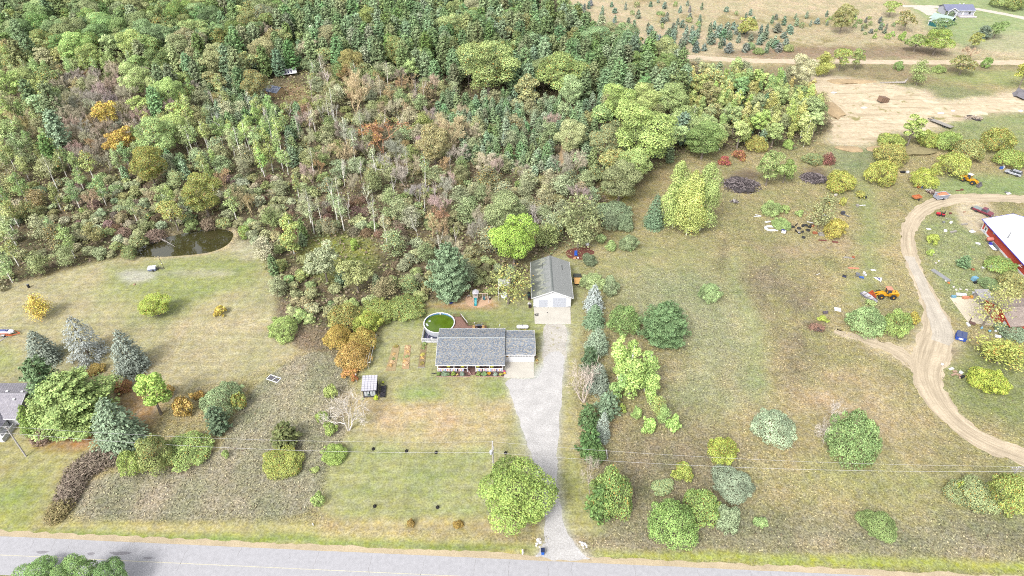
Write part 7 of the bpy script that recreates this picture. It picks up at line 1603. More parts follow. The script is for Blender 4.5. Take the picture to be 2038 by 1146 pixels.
def loader(name, label, loc, rz, roofc):
    """wheel loader, nose along +x"""
    t = thing(name, label, 'loader', loc, rz, None); Y = M('loader_yellow', A(240, 176, 44), .5, .1, 2); YR = M('wheel_yellow', A(236, 170, 40), .5, .1, 3)
    c = B(); c.box((-1.6, 0, 1.25), (2.3, 1.5, .9)); c.extrude([(-2.9, -.75, .9), (-2.9, -.75, 1.6), (-2.4, -.75, 1.75), (-.4, -.75, 1.75), (-.4, -.75, .9)], (0, 1.5, 0)); c.build('engine_hood', Y, t, bevel=.05)
    c = B(); c.box((.9, 0, 1.0), (1.8, 1.0, .7)); c.box((-.1, 0, .8), (2.4, .8, .45)); c.build('chassis', Y, t, bevel=.04)
    c = B(); c.box((-.35, 0, 2.15), (1.15, 1.25, 1.1)); cb = c.build('cab', GLASS, t)
    for sx in (-1, 1):
        for sy in (-1, 1): k = B(); k.box((-.35+sx*.58, sy*.63, 2.15), (.09, .09, 1.15)); k.build('pillar', Y, cb)
    c = B(); c.box((-.35, 0, 2.78), (1.45, 1.5, .12)); c.build('cab_roof', roofc, t, bevel=.03)
    for sx in (-1.55, 1.35):
        for sy in (-.98, .98): wheel(t, sx, sy, .72, .72, .5, 'Y', YR)
    c = B()
    for s in (-.42, .42): c.bar((.6, s, 1.5), (2.0, s, 1.25), .16, .26); c.bar((2.0, s, 1.25), (2.9, s, .55), .16, .24)
    c.bar((.7, 0, 1.2), (2.5, 0, 1.2), .12); c.build('lift_arm', Y, t)
    c = B(); k = 2.6; c.extrude([(2.75, -k/2, .1), (3.7, -k/2, .12), (3.7, -k/2, .18), (3.0, -k/2, .3), (2.85, -k/2, 1.05), (2.75, -k/2, 1.05)], (0, k, 0))
    for s in (-k/2, k/2-.06): c.extrude([(2.8, s, .15), (3.6, s, .15), (3.0, s, 1.0), (2.8, s, 1.0)], (0, .06, 0))
    c.build('bucket', M('bucket_rust', A(196, 96, 60), .7, .15, 2) if 'orange' in label else M('bucket_grey', A(112, 108, 112), .7, .15, 2), t)
    c = B(); c.tube([(-1.8, .3, 1.7), (-1.8, .3, 2.4)], .07, 8); c.build('exhaust', BLACK, t); return t
p = U(1764, 596); loader('wheel_loader', 'yellow wheel loader with an orange cab roof, seen from the side by the open boat', (p.x, p.y+1.0, 0), math.radians(176), M('cab_roof_orange', A(222, 150, 124), .6, .1, 2))
p = U(1931, 366); loader('wheel_loader', 'yellow wheel loader with a white cab roof, parked at an angle behind the track', (p.x, p.y+1, 0), math.radians(-52), M('cab_roof_white', A(244, 240, 232), .6, .05, 2))
def car(name, label, cat, loc, rz, paint, L=4.7, W=1.85, kind='suv', roofp=None):
    t = thing(name, label, cat, loc, rz); h = .95
    c = B()
    if kind == 'suv':
        c.extrude([(-L/2, -W/2, .38), (-L/2, -W/2, .95), (-L/2+.15, -W/2, 1.02), (L/2-1.0, -W/2, 1.0), (L/2-.1, -W/2, .85), (L/2, -W/2, .4)], (0, W, 0)); c.build('body', paint, t, bevel=.06)
        g = B(); g.extrude([(-L/2+.05, -W/2+.08, 1.0), (-L/2+.3, -W/2+.16, 1.62), (L/2-1.9, -W/2+.16, 1.62), (L/2-1.15, -W/2+.08, 1.0)], (0, W-.2, 0)); g.build('cabin_glass', GLASS, t)
        r = B(); r.box((-.72, 0, 1.66), (L-2.5, W-.3, .08)); r.build('roof', roofp or paint, t, bevel=.03); k = B()
        for x in (-L/2+.18, -.75, .35, L/2-1.52):
            for s in (-1, 1): k.bar((x, s*(W/2-.07), 1.0), (x+(.12 if x < -1 else -.1 if x > .5 else 0), s*(W/2-.15), 1.63), .09, .05)
        k.build('pillars', paint, t); k = B()
        for s in (-.55, .55): k.box((-.72, s, 1.74), (L-2.9, .05, .05))
        k.build('roof_rack', BLACK, t)
    else:
        c.extrude([(-L/2, -W/2, .5), (-L/2, -W/2, 1.05), (L/2-1.4, -W/2, 1.08), (L/2-.1, -W/2, 1.0), (L/2, -W/2, .5)], (0, W, 0)); c.build('body', paint, t, bevel=.06)
        g = B(); g.extrude([(-.45, -W/2+.08, 1.08), (-.3, -W/2+.16, 1.72), (.75, -W/2+.16, 1.72), (1.3, -W/2+.08, 1.08)], (0, W-.16, 0)); g.build('cabin_glass', GLASS, t)
        r = B(); r.box((.22, 0, 1.76), (1.15, W-.3, .08)); r.build('roof', paint, t, bevel=.03)
        k = B(); k.box((-1.6, 0, 1.1), (2.2, W-.25, .06)); k.build('bed_cover', roofp or BLACK, t)
        k = B(); k.box((-L/2-.4, 0, .5), (.5, 1.2, .1)); k.build('hitch', BLACK, t)
    for sx in (-L*.29, L*.3):
        for sy in (-W/2+.1, W/2-.1): wheel(t, sx, sy, .36, .36, .24, 'Y')
    for s in (-1, 1):
        k = B(); k.box((L/2-.04, s*(W/2-.3), .72), (.08, .35, .16)); k.build('headlight', M('lamp_clear', A(236, 238, 240), .2, .02, 2), t)
        k = B(); k.box((-L/2+.01, s*(W/2-.16), .8), (.06, .2, .25)); k.build('tail_light', M('lamp_red', A(170, 40, 40), .3, .03, 2), t)
    k = B(); k.box((L/2+.02, 0, .48), (.12, W-.1, .18)); k.box((-L/2-.02, 0, .48), (.12, W-.1, .18)); k.build('bumper', GREYMET, t); return t
p = U(2021, 352); car('parked_car', 'silver estate car parked in the grass below the green bushes', 'car', (p.x, p.y+1.6, 0), math.radians(133), M('silver_paint', A(214, 216, 226), .3, .03, 1, metal=.3), 4.7, 1.85)
p = U(1961, 430); car('pickup_truck', 'maroon pickup truck with a grey bed cover behind the red barn', 'truck', (p.x, p.y+1.6, 0), math.radians(-52), M('maroon_paint', A(138, 66, 80), .35, .05, 1), 5.4, 1.95, 'pickup', M('bed_cover_grey', A(150, 160, 160), .6, .08, 2))
p = U(1873, 430); t = thing('garden_tractor', 'red ride-on mower parked on the grass beside the track', 'mower', (p.x, p.y+.3, 0), math.radians(160)); rp = M('mower_red', A(216, 44, 62), .4, .05, 2)
c = B(); c.box((.75, 0, .65), (1.1, .7, .5)); c.box((-.6, 0, .6), (.8, 1.0, .35)); c.build('hood', rp, t, bevel=.06); c = B(); c.box((-.5, 0, .95), (.5, .55, .12)); c.box((-.75, 0, 1.25), (.12, .55, .55)); c.build('seat', BLACK, t); c = B(); c.box((.1, 0, .35), (1.0, 1.3, .25)); c.build('mower_deck', BLACK, t); c = B(); c.tube([(.25, 0, .8), (.05, 0, 1.15)], .04, 6); c.lathe((.03, 0, 1.15), [(.2, 0), (.2, .04)], 10); c.build('steering_wheel', BLACK, t)
for x, r in ((-.65, .36), (.85, .26)):
    for s in (-.5, .5): wheel(t, x, s, r, r, .26, 'Y', rp)
p = U(1874, 398); t = thing('box_trailer', 'grey high-sided trailer heaped with orange scrap at the track bend', 'trailer', (p.x, p.y+.9, 0), math.radians(12)); c = B()
c.extrude([(-2.0, -1.0, .5), (1.6, -1.0, .5), (2.1, -1.0, 1.7), (-1.7, -1.0, 1.7)], (0, .06, 0)); c.extrude([(-2.0, .94, .5), (1.6, .94, .5), (2.1, .94, 1.7), (-1.7, .94, 1.7)], (0, .06, 0)); c.extrude([(1.6, -.94, .5), (1.6, .94, .5), (2.1, .94, 1.7), (2.1, -.94, 1.7)], (.06, 0, 0)); c.extrude([(-2.0, -.94, .5), (-2.0, .94, .5), (-1.7, .94, 1.7), (-1.7, -.94, 1.7)], (-.06, 0, 0)); c.box((-.2, 0, .5), (3.6, 1.9, .08)); c.build('side_panel', M('trailer_grey', A(160, 164, 178), .6, .08, 2), t)
c = B(); c.bar((-2.05, -1.02, .55), (1.65, -1.02, .55), .1); c.bar((-1.75, -1.02, 1.72), (2.15, -1.02, 1.72), .1); c.bar((-1.75, 1.02, 1.72), (2.15, 1.02, 1.72), .1); c.build('rail', TRIM, t); o = rock('scrap_load', (.2, 0, 1.45), (1.75, .9, .45), M('orange_scrap', A(226, 140, 104), .85, .2, 2.5), 12); o.parent = t
for s in (-1.08, 1.08): wheel(t, .2, s, .35, .35, .2, 'Y')
p = U(1825, 399); t = thing('dump_trailer', 'rusty orange two-wheeled dump trailer beside the track bend', 'trailer', (p.x, p.y+.7, 0), math.radians(14)); c = B(); c.box((0, 0, .75), (2.4, 1.5, .08)); c.box((0, -.75, .98), (2.4, .06, .45)); c.box((0, .75, .98), (2.4, .06, .45)); c.box((-1.2, 0, .98), (.06, 1.5, .45)); c.box((1.2, 0, .98), (.06, 1.5, .45)); c.build('box', M('rust_orange', A(212, 130, 84), .8, .2, 2), t); c = B(); c.bar((1.2, 0, .6), (2.3, 0, .5), .1); c.build('drawbar', RUST, t)
for s in (-.85, .85): wheel(t, .3, s, .34, .34, .2, 'Y')
p = U(1876, 252); t = thing('flatbed_trailer', 'long grey flatbed trailer parked at the edge of the sand pit', 'trailer', (p.x, p.y+1, 0), math.radians(-58)); c = B()
for k in range(12): c.box((-3.6+.65*k, 0, .85), (.6, 2.2, .07))
c.build('deck_planks', PLANK, t); c = B(); c.bar((-4, -.9, .7), (4, -.9, .7), .14, .22); c.bar((-4, .9, .7), (4, .9, .7), .14, .22); c.bar((-4, -.8, .7), (-5.6, 0, .7), .12); c.bar((-4, .8, .7), (-5.6, 0, .7), .12); c.build('frame', BLACK, t); c = B(); c.bar((-4.0, -1.0, .9), (-4.0, 1.0, .9), .1); c.bar((-4.0, -1.0, .9), (-4.0, -1.0, 1.7), .1); c.bar((-4.0, 1.0, .9), (-4.0, 1.0, 1.7), .1); c.bar((-4, -1, 1.7), (-4, 1, 1.7), .1); c.build('headboard', M('navy_steel', A(72, 76, 110), .6, .1, 2), t)
for x in (1.2, 2.2):
    for s in (-1.0, 1.0): wheel(t, x, s, .4, .4, .22, 'Y')
p = U(1728, 594); t = thing('open_boat', 'small open aluminium boat half hidden in weeds beside the loader', 'boat', (p.x, p.y, .05), math.radians(-62)); BT = M('boat_silver', A(214, 212, 220), .4, .06, 2, metal=.2)
st = [(-2.1, .75, .0), (-1.2, .85, .0), (0, .88, .0), (1.2, .75, .04), (2.0, .35, .15), (2.45, .02, .3)]; c = B(); k = len(st)
for x, w, z in st: c.v += [(x, -w, .62+z), (x, -w*.7, .05+z), (x, w*.7, .05+z), (x, w, .62+z), (x, -w*.93, .6+z), (x, -w*.64, .12+z), (x, w*.64, .12+z), (x, w*.93, .6+z)]
for i in range(k-1):
    a, b_ = 8*i, 8*(i+1)
    for u, v in ((0, 1), (1, 2), (2, 3), (4, 5), (5, 6), (6, 7), (0, 4), (3, 7)): c.f.append([a+u, a+v, b_+v, b_+u]); c.m.append(0)
c.f.append([0, 1, 2, 3]); c.m.append(0); c.build('hull', BT, t)
for x in (-1.3, -.1, 1.0): c = B(); c.box((x, 0, .5), (.3, 1.45 if x < .5 else 1.2, .05)); c.build('bench', PLANK, t)
c = B(); c.bar((-2.1, -.79, .64), (0, -.92, .64), .07); c.bar((-2.1, .79, .64), (0, .92, .64), .07); c.bar((0, -.92, .64), (2.0, -.4, .78), .07); c.bar((0, .92, .64), (2.0, .4, .78), .07); c.build('gunwale', M('boat_navy', A(90, 84, 120), .5, .1, 2), t)
p = U(1749, 556); t = thing('triangle_panel', 'white triangular panel with a blue three-armed mark lying in the grass', 'panel', (p.x, p.y, .06)); c = B(); c.extrude([(-1.15, .75, 0), (1.15, .55, 0), (.05, -1.15, 0)][::-1], (0, 0, .12)); c.build('panel', TRIM, t, bevel=.04); c = B()
for a in (90+30, 90-60, -95): c.bar((0, .1, .135), (.55*math.cos(math.radians(a)), .1+.55*math.sin(math.radians(a)), .135), .22, .03)
c.build('mark', M('mark_blue', A(56, 50, 150), .6, .05, 2), t)
def debris(px, py, nm, label, cat, parts, rz=0, group=None):
    p = U(px, py); t = thing(nm, label, cat, (p.x, p.y, 0), math.radians(rz), group)
    for pn, mat, boxes in parts:
        c = B()
        for bx in boxes: c.box(bx[:3], bx[3:6], bx[6] if len(bx) > 6 else 0)
        c.build(pn, mat, t)
    return t
BLU = M('scrap_blue', A(70, 110, 190), .5, .1, 2); PNK = M('salmon_board', A(224, 150, 120), .8, .1, 2); LBL = M('pale_blue_scrap', A(130, 180, 206), .6, .15, 2)
debris(1710, 551, 'push_mower', 'grey and blue push mower lying between the planks and the triangle', 'mower', [('engine', GREYMET, [(-.5, .2, .55, .9, .9, .6)]), ('deck', BLU, [(.5, -.3, .25, 1.1, .55, .3)]), ('handle', BLACK, [(-.9, .3, .7, .5, .08, .08)])], -20)
debris(1680, 551, 'crate', 'small dark blue crate, leftmost of the junk in the middle field', 'crate', [('box', M('crate_navy', A(70, 74, 110), .6, .1, 2), [(0, 0, .25, .9, .5, .45)]), ('lid', BLACK, [(0, 0, .5, .94, .54, .06)])], -20)
debris(1719, 545, 'bucket', 'white bucket and tub behind the push mower', 'bucket', [('tub', TRIM, [(0, 0, .3, .5, .5, .6)]), ('pail', WHITE, [(.15, -.7, .2, .35, .35, .4)])])
debris(1738, 538, 'foam_board', 'white foam board lying behind the triangular panel', 'board', [('board', TRIM, [(0, 0, .08, 1.3, .5, .14)])], -12)
debris(1699, 534, 'salmon_board', 'long salmon-coloured board lying in the middle field', 'board', [('board', PNK, [(0, 0, .08, 2.7, .55, .1)])], -6)
debris(1691, 514, 'plank_stack', 'grey plank with a rusty lump at its end in the middle field', 'planks', [('plank', PLANK, [(-.3, 0, .1, 2.6, .35, .12), (-.2, .35, .16, 2.2, .12, .1)]), ('lump', RUST, [(.9, .4, .3, .7, .4, .5)])], -14)
debris(1628, 546, 'pale_stick', 'pale stick lying in the grass left of the salmon board', 'stick', [('stick', TRIM, [(0, 0, .08, 1.2, .12, .08, .5)])])
debris(1667, 616, 'white_sheet', 'white square sheet lying above the brush pile', 'sheet', [('sheet', TRIM, [(0, 0, .08, 1.5, 1.35, .1)])], -18)
debris(1642, 623, 'dark_heap', 'small dark purple-grey heap behind the little lime shrub', 'heap', [('heap', M('heap_dark', A(110, 100, 110), .9, .2, 3), [(0, 0, .2, 1.0, .6, .35), (.3, .1, .4, .5, .4, .3, .5)])])
debris(1507, 430, 'white_boards', 'two white boards crossed in the grass left of the junk bushes', 'boards', [('board', TRIM, [(0, -.2, .1, 2.2, .3, .08, .05), (.3, .25, .16, 1.7, .25, .08, -.45)])])
debris(1528, 442, 'white_flap', 'white plastic flap behind the curved white liner', 'plastic', [('flap', TRIM, [(0, 0, .15, 1.8, .6, .1, .25)])])
p = U(1534, 455); t = thing('tub_liner', 'curved white plastic tub liner lying in the grass', 'liner', (p.x, p.y, 0)); c = B(); A_ = np.linspace(.7, 5.4, 18)
for a0, a1 in zip(A_[:-1], A_[1:]): c.prism([(1.0*math.cos(a0)*1.2, .7*math.sin(a0)), (1.9*math.cos(a0), 1.35*math.sin(a0)), (1.9*math.cos(a1), 1.35*math.sin(a1)), (1.0*math.cos(a1)*1.2, .7*math.sin(a1))], .02, .3)
c.build('rim', TRIM, t); c = B(); c.box((.9, -1.0, .12), (1.6, .4, .2), -.2); c.build('tail', TRIM, t)
debris(1559, 463, 'cooler', 'white and blue cooler box beside the scrap tyres', 'cooler', [('box', TRIM, [(0, 0, .35, 1.1, .8, .6, -.4)]), ('lid', M('cooler_navy', A(60, 60, 140), .5, .1, 2), [(-.1, .4, .7, .9, .5, .2, -.4), (.6, .1, .35, .3, .5, .5, -.4)])])
TYP = [(1578, 452, .55, 0), (1585, 449, .5, 1), (1590, 455, .6, 0), (1598, 451, .5, 1), (1604, 449, .55, 0), (1610, 454, .5, 1), (1583, 461, .45, 1), (1590, 464, .5, 0), (1597, 463, .42, 1), (1608, 459, .6, 0), (1599, 473, .55, 0), (1613, 450, .4, 1)]
c = B(); c.lathe((0, 0, .14), [(.34, -.13), (.52, -.15), (.6, -.08), (.6, .08), (.52, .15), (.34, .13)], 16); TY = c.mesh('tyre_casing', RUBBER); TYL = ['far left', 'behind the far left pair', 'big upright', 'second row', 'topmost', 'leaning against the rusty frame', 'lower left', 'with the white rim', 'small', 'big one at the right of the heap', 'lone one in front of the heap', 'smallest, half under the olive tree']
for i, (px, py, r, up) in enumerate(TYP):
    p = U(px, py); o = link('tyre_casing', TY, None, (p.x, p.y, .3 if up else .05)); o.scale = (r/.6,)*3; tag(o, f'scrap tyre heaped under the olive tree, {TYL[i]}', 'tyre', 'scrap tyres under the olive tree')
    if up: o.rotation_euler = (R.uniform(.6, 1.3), R.uniform(-.4, .4), R.uniform(0, 6))
p = U(1590, 464); t = thing('hubcap', 'white wheel rim lying on a scrap tyre', 'wheel rim', (p.x, p.y, .2)); c = B(); c.lathe((0, 0, 0), [(.28, 0), (.3, .12), (.14, .06)], 14); c.build('rim', TRIM, t); c = B(); c.lathe((0, 0, .13), [(.1, 0), (.1, .03)], 10); c.build('hub', BLACK, t)
debris(1616, 450, 'rusty_frame', 'rusty frame with a long white beam beside the scrap tyres', 'scrap', [('frame', RUST, [(0, 0, .4, .9, .1, .1, .6), (.2, .3, .6, .1, .9, .1), (.1, -.4, .3, .7, .1, .6)]), ('beam', TRIM, [(-.6, .5, 1.0, 1.8, .2, .15, -.5)])])
debris(1637, 468, 'stone_trough', 'grey box trough in front of the yellow bush', 'trough', [('side', PLANK, [(0, -.5, .35, 2.2, .12, .6), (0, .5, .35, 2.2, .12, .6), (-1.05, 0, .35, .12, .9, .6), (1.05, 0, .35, .12, .9, .6)]), ('rusty_sheet', RUST, [(-2.0, .6, .3, 1.2, .7, .5)])], -6)
debris(1662, 482, 'rust_sheet', 'dark rusty sheet lying below the yellow bush', 'sheet', [('sheet', M('rust_dark', A(128, 74, 66), .9, .2, 2), [(0, 0, .1, 1.6, .6, .14, -.2), (-3.2, .9, .08, 2.2, .5, .1, -.1)])])
debris(1643, 432, 'white_beam', 'white broken beam in the olive tree', 'beam', [('beam', TRIM, [(0, 0, .5, 1.6, .25, .25, -.6), (-.6, .5, .6, .7, .5, .4)])])
debris(1680, 428, 'steel_scrap', 'grey steel scrap behind the yellow bush', 'scrap', [('plate', M('scrap_greyblack', A(84, 84, 92), .7, .2, 3), [(-.3, .5, .5, 1.0, .8, .9, .4)]), ('arm', GREYMET, [(.4, -.6, .3, 1.8, .3, .2, -.9)])])
t = debris(1716, 394, 'axle_scrap', 'old axle with two wheels lying above the junk field', 'axle', [('axle', BLACK, [(0, 0, .35, 1.9, .14, .14, -.15), (-.3, .3, .3, .8, .5, .3)])]); wheel(t, 1.05, -.15, .38, .38, .22, 'X', TRIM); wheel(t, -1.0, .15, .36, .36, .22, 'X')
debris(1706, 410, 'pallet_scrap', 'grey crate with a long white plank above the junk field', 'scrap', [('crate', PLANK, [(0, 0, .3, .8, .7, .55)]), ('plank', TRIM, [(1.6, .3, .1, 2.2, .25, .1, .1)])])
debris(1663, 389, 'pale_block', 'small pale block behind the olive tree', 'block', [('block', STONE, [(0, 0, .3, .8, .6, .5, .5)])])
for i, (px, py, w, d, h, mt, lab) in enumerate(((1848, 456, 1.2, .7, .15, TRIM, 'small white sheet left of the round white tub'), (1881, 460, .8, .8, .4, TRIM, 'round white tub on the grass of the junk yard'), (1897, 462, 2.2, .5, .4, PLANK, 'grey log-like bundle right of the white tub'), (1935, 461, 1.6, 1.1, .15, TRIM, 'white board in front of the red barn door'), (1946, 485, 1.2, .7, .25, WHITE, 'white and blue slab beside the barn wall weeds'), (1887, 436, 1.6, .3, .12, PLANK, 'pale plank lying below the red mower'), (1878, 443, .7, .5, .4, GREYMET, 'grey lump below the pale plank'), (1892, 444, .6, .6, .6, WHITE, 'small whitish drum below the pale plank'), (1919, 447, 2.0, .4, .35, PLANK, 'heap of grey boards nearer the red barn'), (1891, 425, .7, .4, .35, M('dark_red_lump', A(116, 60, 60), .8, .1, 2), 'dark red lump right of the red mower'), (1919, 422, .9, .3, .15, RUST, 'rusty bar on the bare ground of the track'), (1910, 523, .5, .4, .5, BLACK, 'black and white pail left of the small pine'), (1936, 537, .7, .6, .4, RUST, 'rusty block right of the small pine'), (1957, 533, .8, .6, .3, WHITE, 'white lump in the weeds by the barn bushes'), (1856, 507, .5, .4, .4, STONE, 'pale stone beside the lime shrub inside the bend'), (1862, 524, .4, .4, .3, STONE, 'small pale stone farther down inside the bend'), (1868, 520, .35, .3, .3, WHITE, 'tiny white stone next to the small pale one'))):
    p = U(px, py); t = thing('yard_junk', lab, 'junk', (p.x, p.y, 0), R.uniform(-.4, .4)); c = B(); c.box((0, 0, h/2), (w, d, h)); c.build('main_piece', mt, t, bevel=.04); c = B(); c.box((w*.3, d*.4, h*.35), (w*.5, d*.5, h*.7), .5); c.build('side_piece', [BLACK, GREYMET, PLANK, BLU][i % 4], t)
debris(1977, 535, 'swim_float', 'white and tan heap of tubs below the barn bushes', 'heap', [('tub', TRIM, [(0, .3, .4, 2.2, 1.2, .5, .2)]), ('tan_base', M('tan_box', A(222, 186, 130), .7, .1, 2), [(0, -.5, .3, 1.8, .7, .6)]), ('blue_bit', BLU, [(.9, -.1, .6, .4, .3, .3)])])
debris(1942, 560, 'junk_heap', 'turquoise and grey junk heap in the green grass', 'heap', [('tarp', LBL, [(-.3, .4, .6, 1.3, 1.0, 1.0, .3)]), ('scrap', GREYMET, [(.6, -.2, .3, 1.4, 1.0, .5, .6), (1.6, .3, .25, .9, .4, .4)]), ('dark_bits', BLACK, [(-.6, -.7, .25, .8, .5, .5, .2)])])
debris(1872, 548, 'culvert_pipe', 'grey corrugated sheet lying along the inside of the track', 'sheet', [('sheet', M('corrugated_grey', A(158, 158, 160), .7, .15, 3, stretch=(1, 8, 1)), [(0, 0, .1, 1.3, 5.4, .14)])], 22)
for i, (px, py, c_) in enumerate(((1882, 559, STONE), (1888, 563, M('orange_bucket', A(232, 130, 60), .6, .05, 2)), (1898, 571, STONE), (1903, 577, STONE), (1911, 576, STONE), (1924, 577, STONE))): p = U(px, py); tag(rock('field_stone', (p.x, p.y, .05), (.32, .26, .25), c_, 80+i), ['pale stone at the foot of the corrugated sheet', 'orange lump near the corrugated sheet', 'white stone above the slab, nearest the track', 'second white stone above the slab', 'third white stone above the slab', 'whitest stone above the slab, nearest the slab lumber'][i], 'stone')
for i, (px, py, w, mt, lab, rz) in enumerate(((1912, 588, 2.4, TRIM, 'white and blue door lying at the back edge of the slab', -8), (1946, 586, 2.8, WHITE, 'long white panel leaning at the back edge of the slab', -8), (1897, 592, 1.0, LBL, 'pale blue drum at the far corner of the slab', 0), (1937, 593, 1.8, M('orange_machine', A(226, 160, 60), .6, .1, 2), 'orange machine at the back edge of the slab', 0), (1921, 594, 1.6, PNK, 'salmon scrap at the back edge of the slab', 0))):
    debris(px, py, 'slab_lumber', lab, 'junk', [('piece', mt, [(0, 0, .35, w, .6, .5)]), ('dark_part', BLACK, [(w*.2, .35, .3, w*.5, .2, .4)])], rz)
debris(1934, 646, 'scrap_cart', 'brown wooden cart and white bits at the near corner of the slab', 'cart', [('cart', M('cart_brown', A(120, 92, 86), .8, .15, 2), [(0, 0, .5, 1.2, .6, .4, -.6), (-.2, .8, 1.0, .15, .15, 1.4)]), ('white_bits', TRIM, [(-1.0, -.3, .2, .6, .8, .3), (-.9, .4, .15, .4, .4, .3)])])
for i, (px, py, mt, lab) in enumerate(((1953, 654, LBL, 'small pale blue ball near the slab corner'), (1969, 660, LBL, 'blue-white ball under the leaning tree'), (1981, 660, WHITE, 'white ball under the leaning tree'))): p = U(px, py); tag(rock('yard_ball', (p.x, p.y, .2), (.28, .28, .4), mt, 90+i, 1), lab, 'ball')
debris(1985, 671, 'white_tub', 'white tub on the grass below the blue-green shrub', 'tub', [('tub', TRIM, [(0, 0, .25, 1.2, .5, .4, -.3)]), ('lid', WHITE, [(0, 0, .48, 1.26, .56, .05, -.3)])])
p = U(1957, 692); o = link('tyre_casing', TY, None, (p.x, p.y, .4)); o.rotation_euler = (1.2, .3, .8); tag(o, 'single black tyre standing beside the olive-yellow willow', 'tyre')
debris(1905, 745, 'log_heap', 'heap of logs and dark scrap on the grass island', 'heap', [('logs', M('cut_logs', A(188, 158, 136), .9, .15, 3), [(-1.0, -.3, .3, 1.2, .35, .3, .4), (.2, -.4, .25, 1.4, .3, .3, -.5), (.1, -.9, .2, 1.0, .3, .3, .9), (-.3, .6, .3, .9, .4, .3)]), ('white_bits', TRIM, [(.9, .3, .3, .5, .7, .4, .4), (-.5, 1.6, .15, 1.1, .5, .2, .3)]), ('dark_bits', BLACK, [(.5, -1.0, .3, 1.0, .5, .5, .5)])])
debris(1875, 726, 'white_bottle', 'small white scrap at the edge of the grass island', 'scrap', [('bottle', TRIM, [(0, 0, .2, .35, .5, .3, .5)]), ('cap', GREYMET, [(.1, .3, .2, .12, .12, .12)])])
# burn piles: sticks heaped by the hundred
def stick_pile(px, py, w, d, h, n, c1, c2, lab, nm='burn_pile'):
    p = U(px, py); t = thing(nm, lab, 'brush pile', (p.x, p.y, 0)); bs = [B(), B()]
    for k in range(n):
        a = R.uniform(0, 6.28); q = R.random()**.6; x, y = math.cos(a)*q*w/2, math.sin(a)*q*d/2; z = h*(1-q*q)*R.uniform(.5, 1)+.08; L = R.uniform(.5, 1.7); v = Vector((R.gauss(0, 1), R.gauss(0, 1), R.gauss(0, .3))).normalized()*L/2
        bs[k % 2].tube([Vector((x, y, z))-v, Vector((x, y, z))+v], R.uniform(.04, .1), 4)
    o = rock('core', (0, 0, 0), (w*.42, d*.42, h*.7), M('pile_core', (.035, .03, .03), .95, .2, 3), 3); o.parent = t
    for b_, c_, nm2 in zip(bs, (c1, c2), ('dark_sticks', 'pale_sticks')): tag(b_.build(nm2, M(nm2+'_'+nm, c_, .9, .2, 3), t), kind='stuff')
stick_pile(1474, 370, 13, 10, 1.8, 520, A(96, 86, 88), A(160, 148, 148), 'large grey burn pile of logs and sticks left of the trees')
stick_pile(1620, 356, 9.0, 7.5, 1.3, 360, A(90, 82, 86), A(156, 146, 150), 'smaller burn pile of dark sticks right of the trees')
stick_pile(1462, 402, 2.6, 1.6, .5, 40, A(120, 110, 106), A(206, 200, 196), 'little scatter of pale sticks below the large burn pile', 'stick_pile')
stick_pile(1625, 653, 3.6, 2.4, .8, 120, A(140, 112, 96), A(178, 140, 120), 'brown brush pile at the end of the faint rut track', 'brush_pile')
stick_pile(1855, 384, 3.4, 2.4, .9, 90, A(110, 80, 76), A(206, 190, 178), 'rubbish heap of boards behind the grey high-sided trailer', 'rubbish_heap')
stick_pile(1938, 236, 7.0, 3.0, .9, 120, A(170, 150, 130), A(220, 206, 190), 'pale heap of broken wood at the rim of the sand pit', 'wood_heap')
# sand pit pieces
p = U(1755, 203); t = thing('timber_crate', 'tilted brown timber crate in the middle of the sand pit', 'crate', (p.x, p.y, .0), math.radians(18)); BRN = M('crate_brown', A(146, 118, 98), .85, .15, 2); c = B(); tilt = Matrix.Rotation(math.radians(14), 3, 'Y')
for off, dm in (((0, 0, 1.9), (3.6, 2.4, .12)), ((0, -1.15, 1.0), (3.6, .1, 1.8)), ((-1.75, 0, 1.0), (.1, 2.2, 1.8)), ((1.75, 0, 1.0), (.1, 2.2, 1.8))): c.box(tilt @ Vector(off)+Vector((0, 0, .1)), dm, rot=tilt)
c.build('panel', BRN, t); c = B()
for x in (-1.75, -.6, .6, 1.75): c.box(tilt @ Vector((x, -1.22, 1.0))+Vector((0, 0, .1)), (.14, .08, 1.9), rot=tilt)
c.build('battens', M('batten_dark', A(112, 90, 76), .85, .15, 2), t)
p = U(1790, 166); t = thing('fallen_log', 'pale fallen log with an upturned root behind the sand pit', 'log', (p.x, p.y, 0)); c = B(); c.tube([(-8, .4, .3), (-3, .2, .4), (2, 0, .5)], [.12, .25, .42], 8); c.build('trunk', DEADW, t); c = B()
for k in range(7): a = R.uniform(0, 6.28); c.tube([(2, 0, .5), (2.2+R.uniform(0, .9), math.cos(a)*.9, .6+abs(math.sin(a))*1.5)], [.2, .05], 5)
c.tube([(-1, .1, .45), (-1.6, .6, 1.2)], [.12, .04], 5); c.build('root', DEADW, t)
p = U(2024, 190); o = rock('gravel_heap', (p.x+3, p.y, -.1), (6.0, 4.5, 1.5), M('dark_gravel', A(136, 132, 138), .95, .15, 1.2, .5), 33); tag(o, 'dark grey gravel heap at the right end of the sand pit', 'gravel heap')
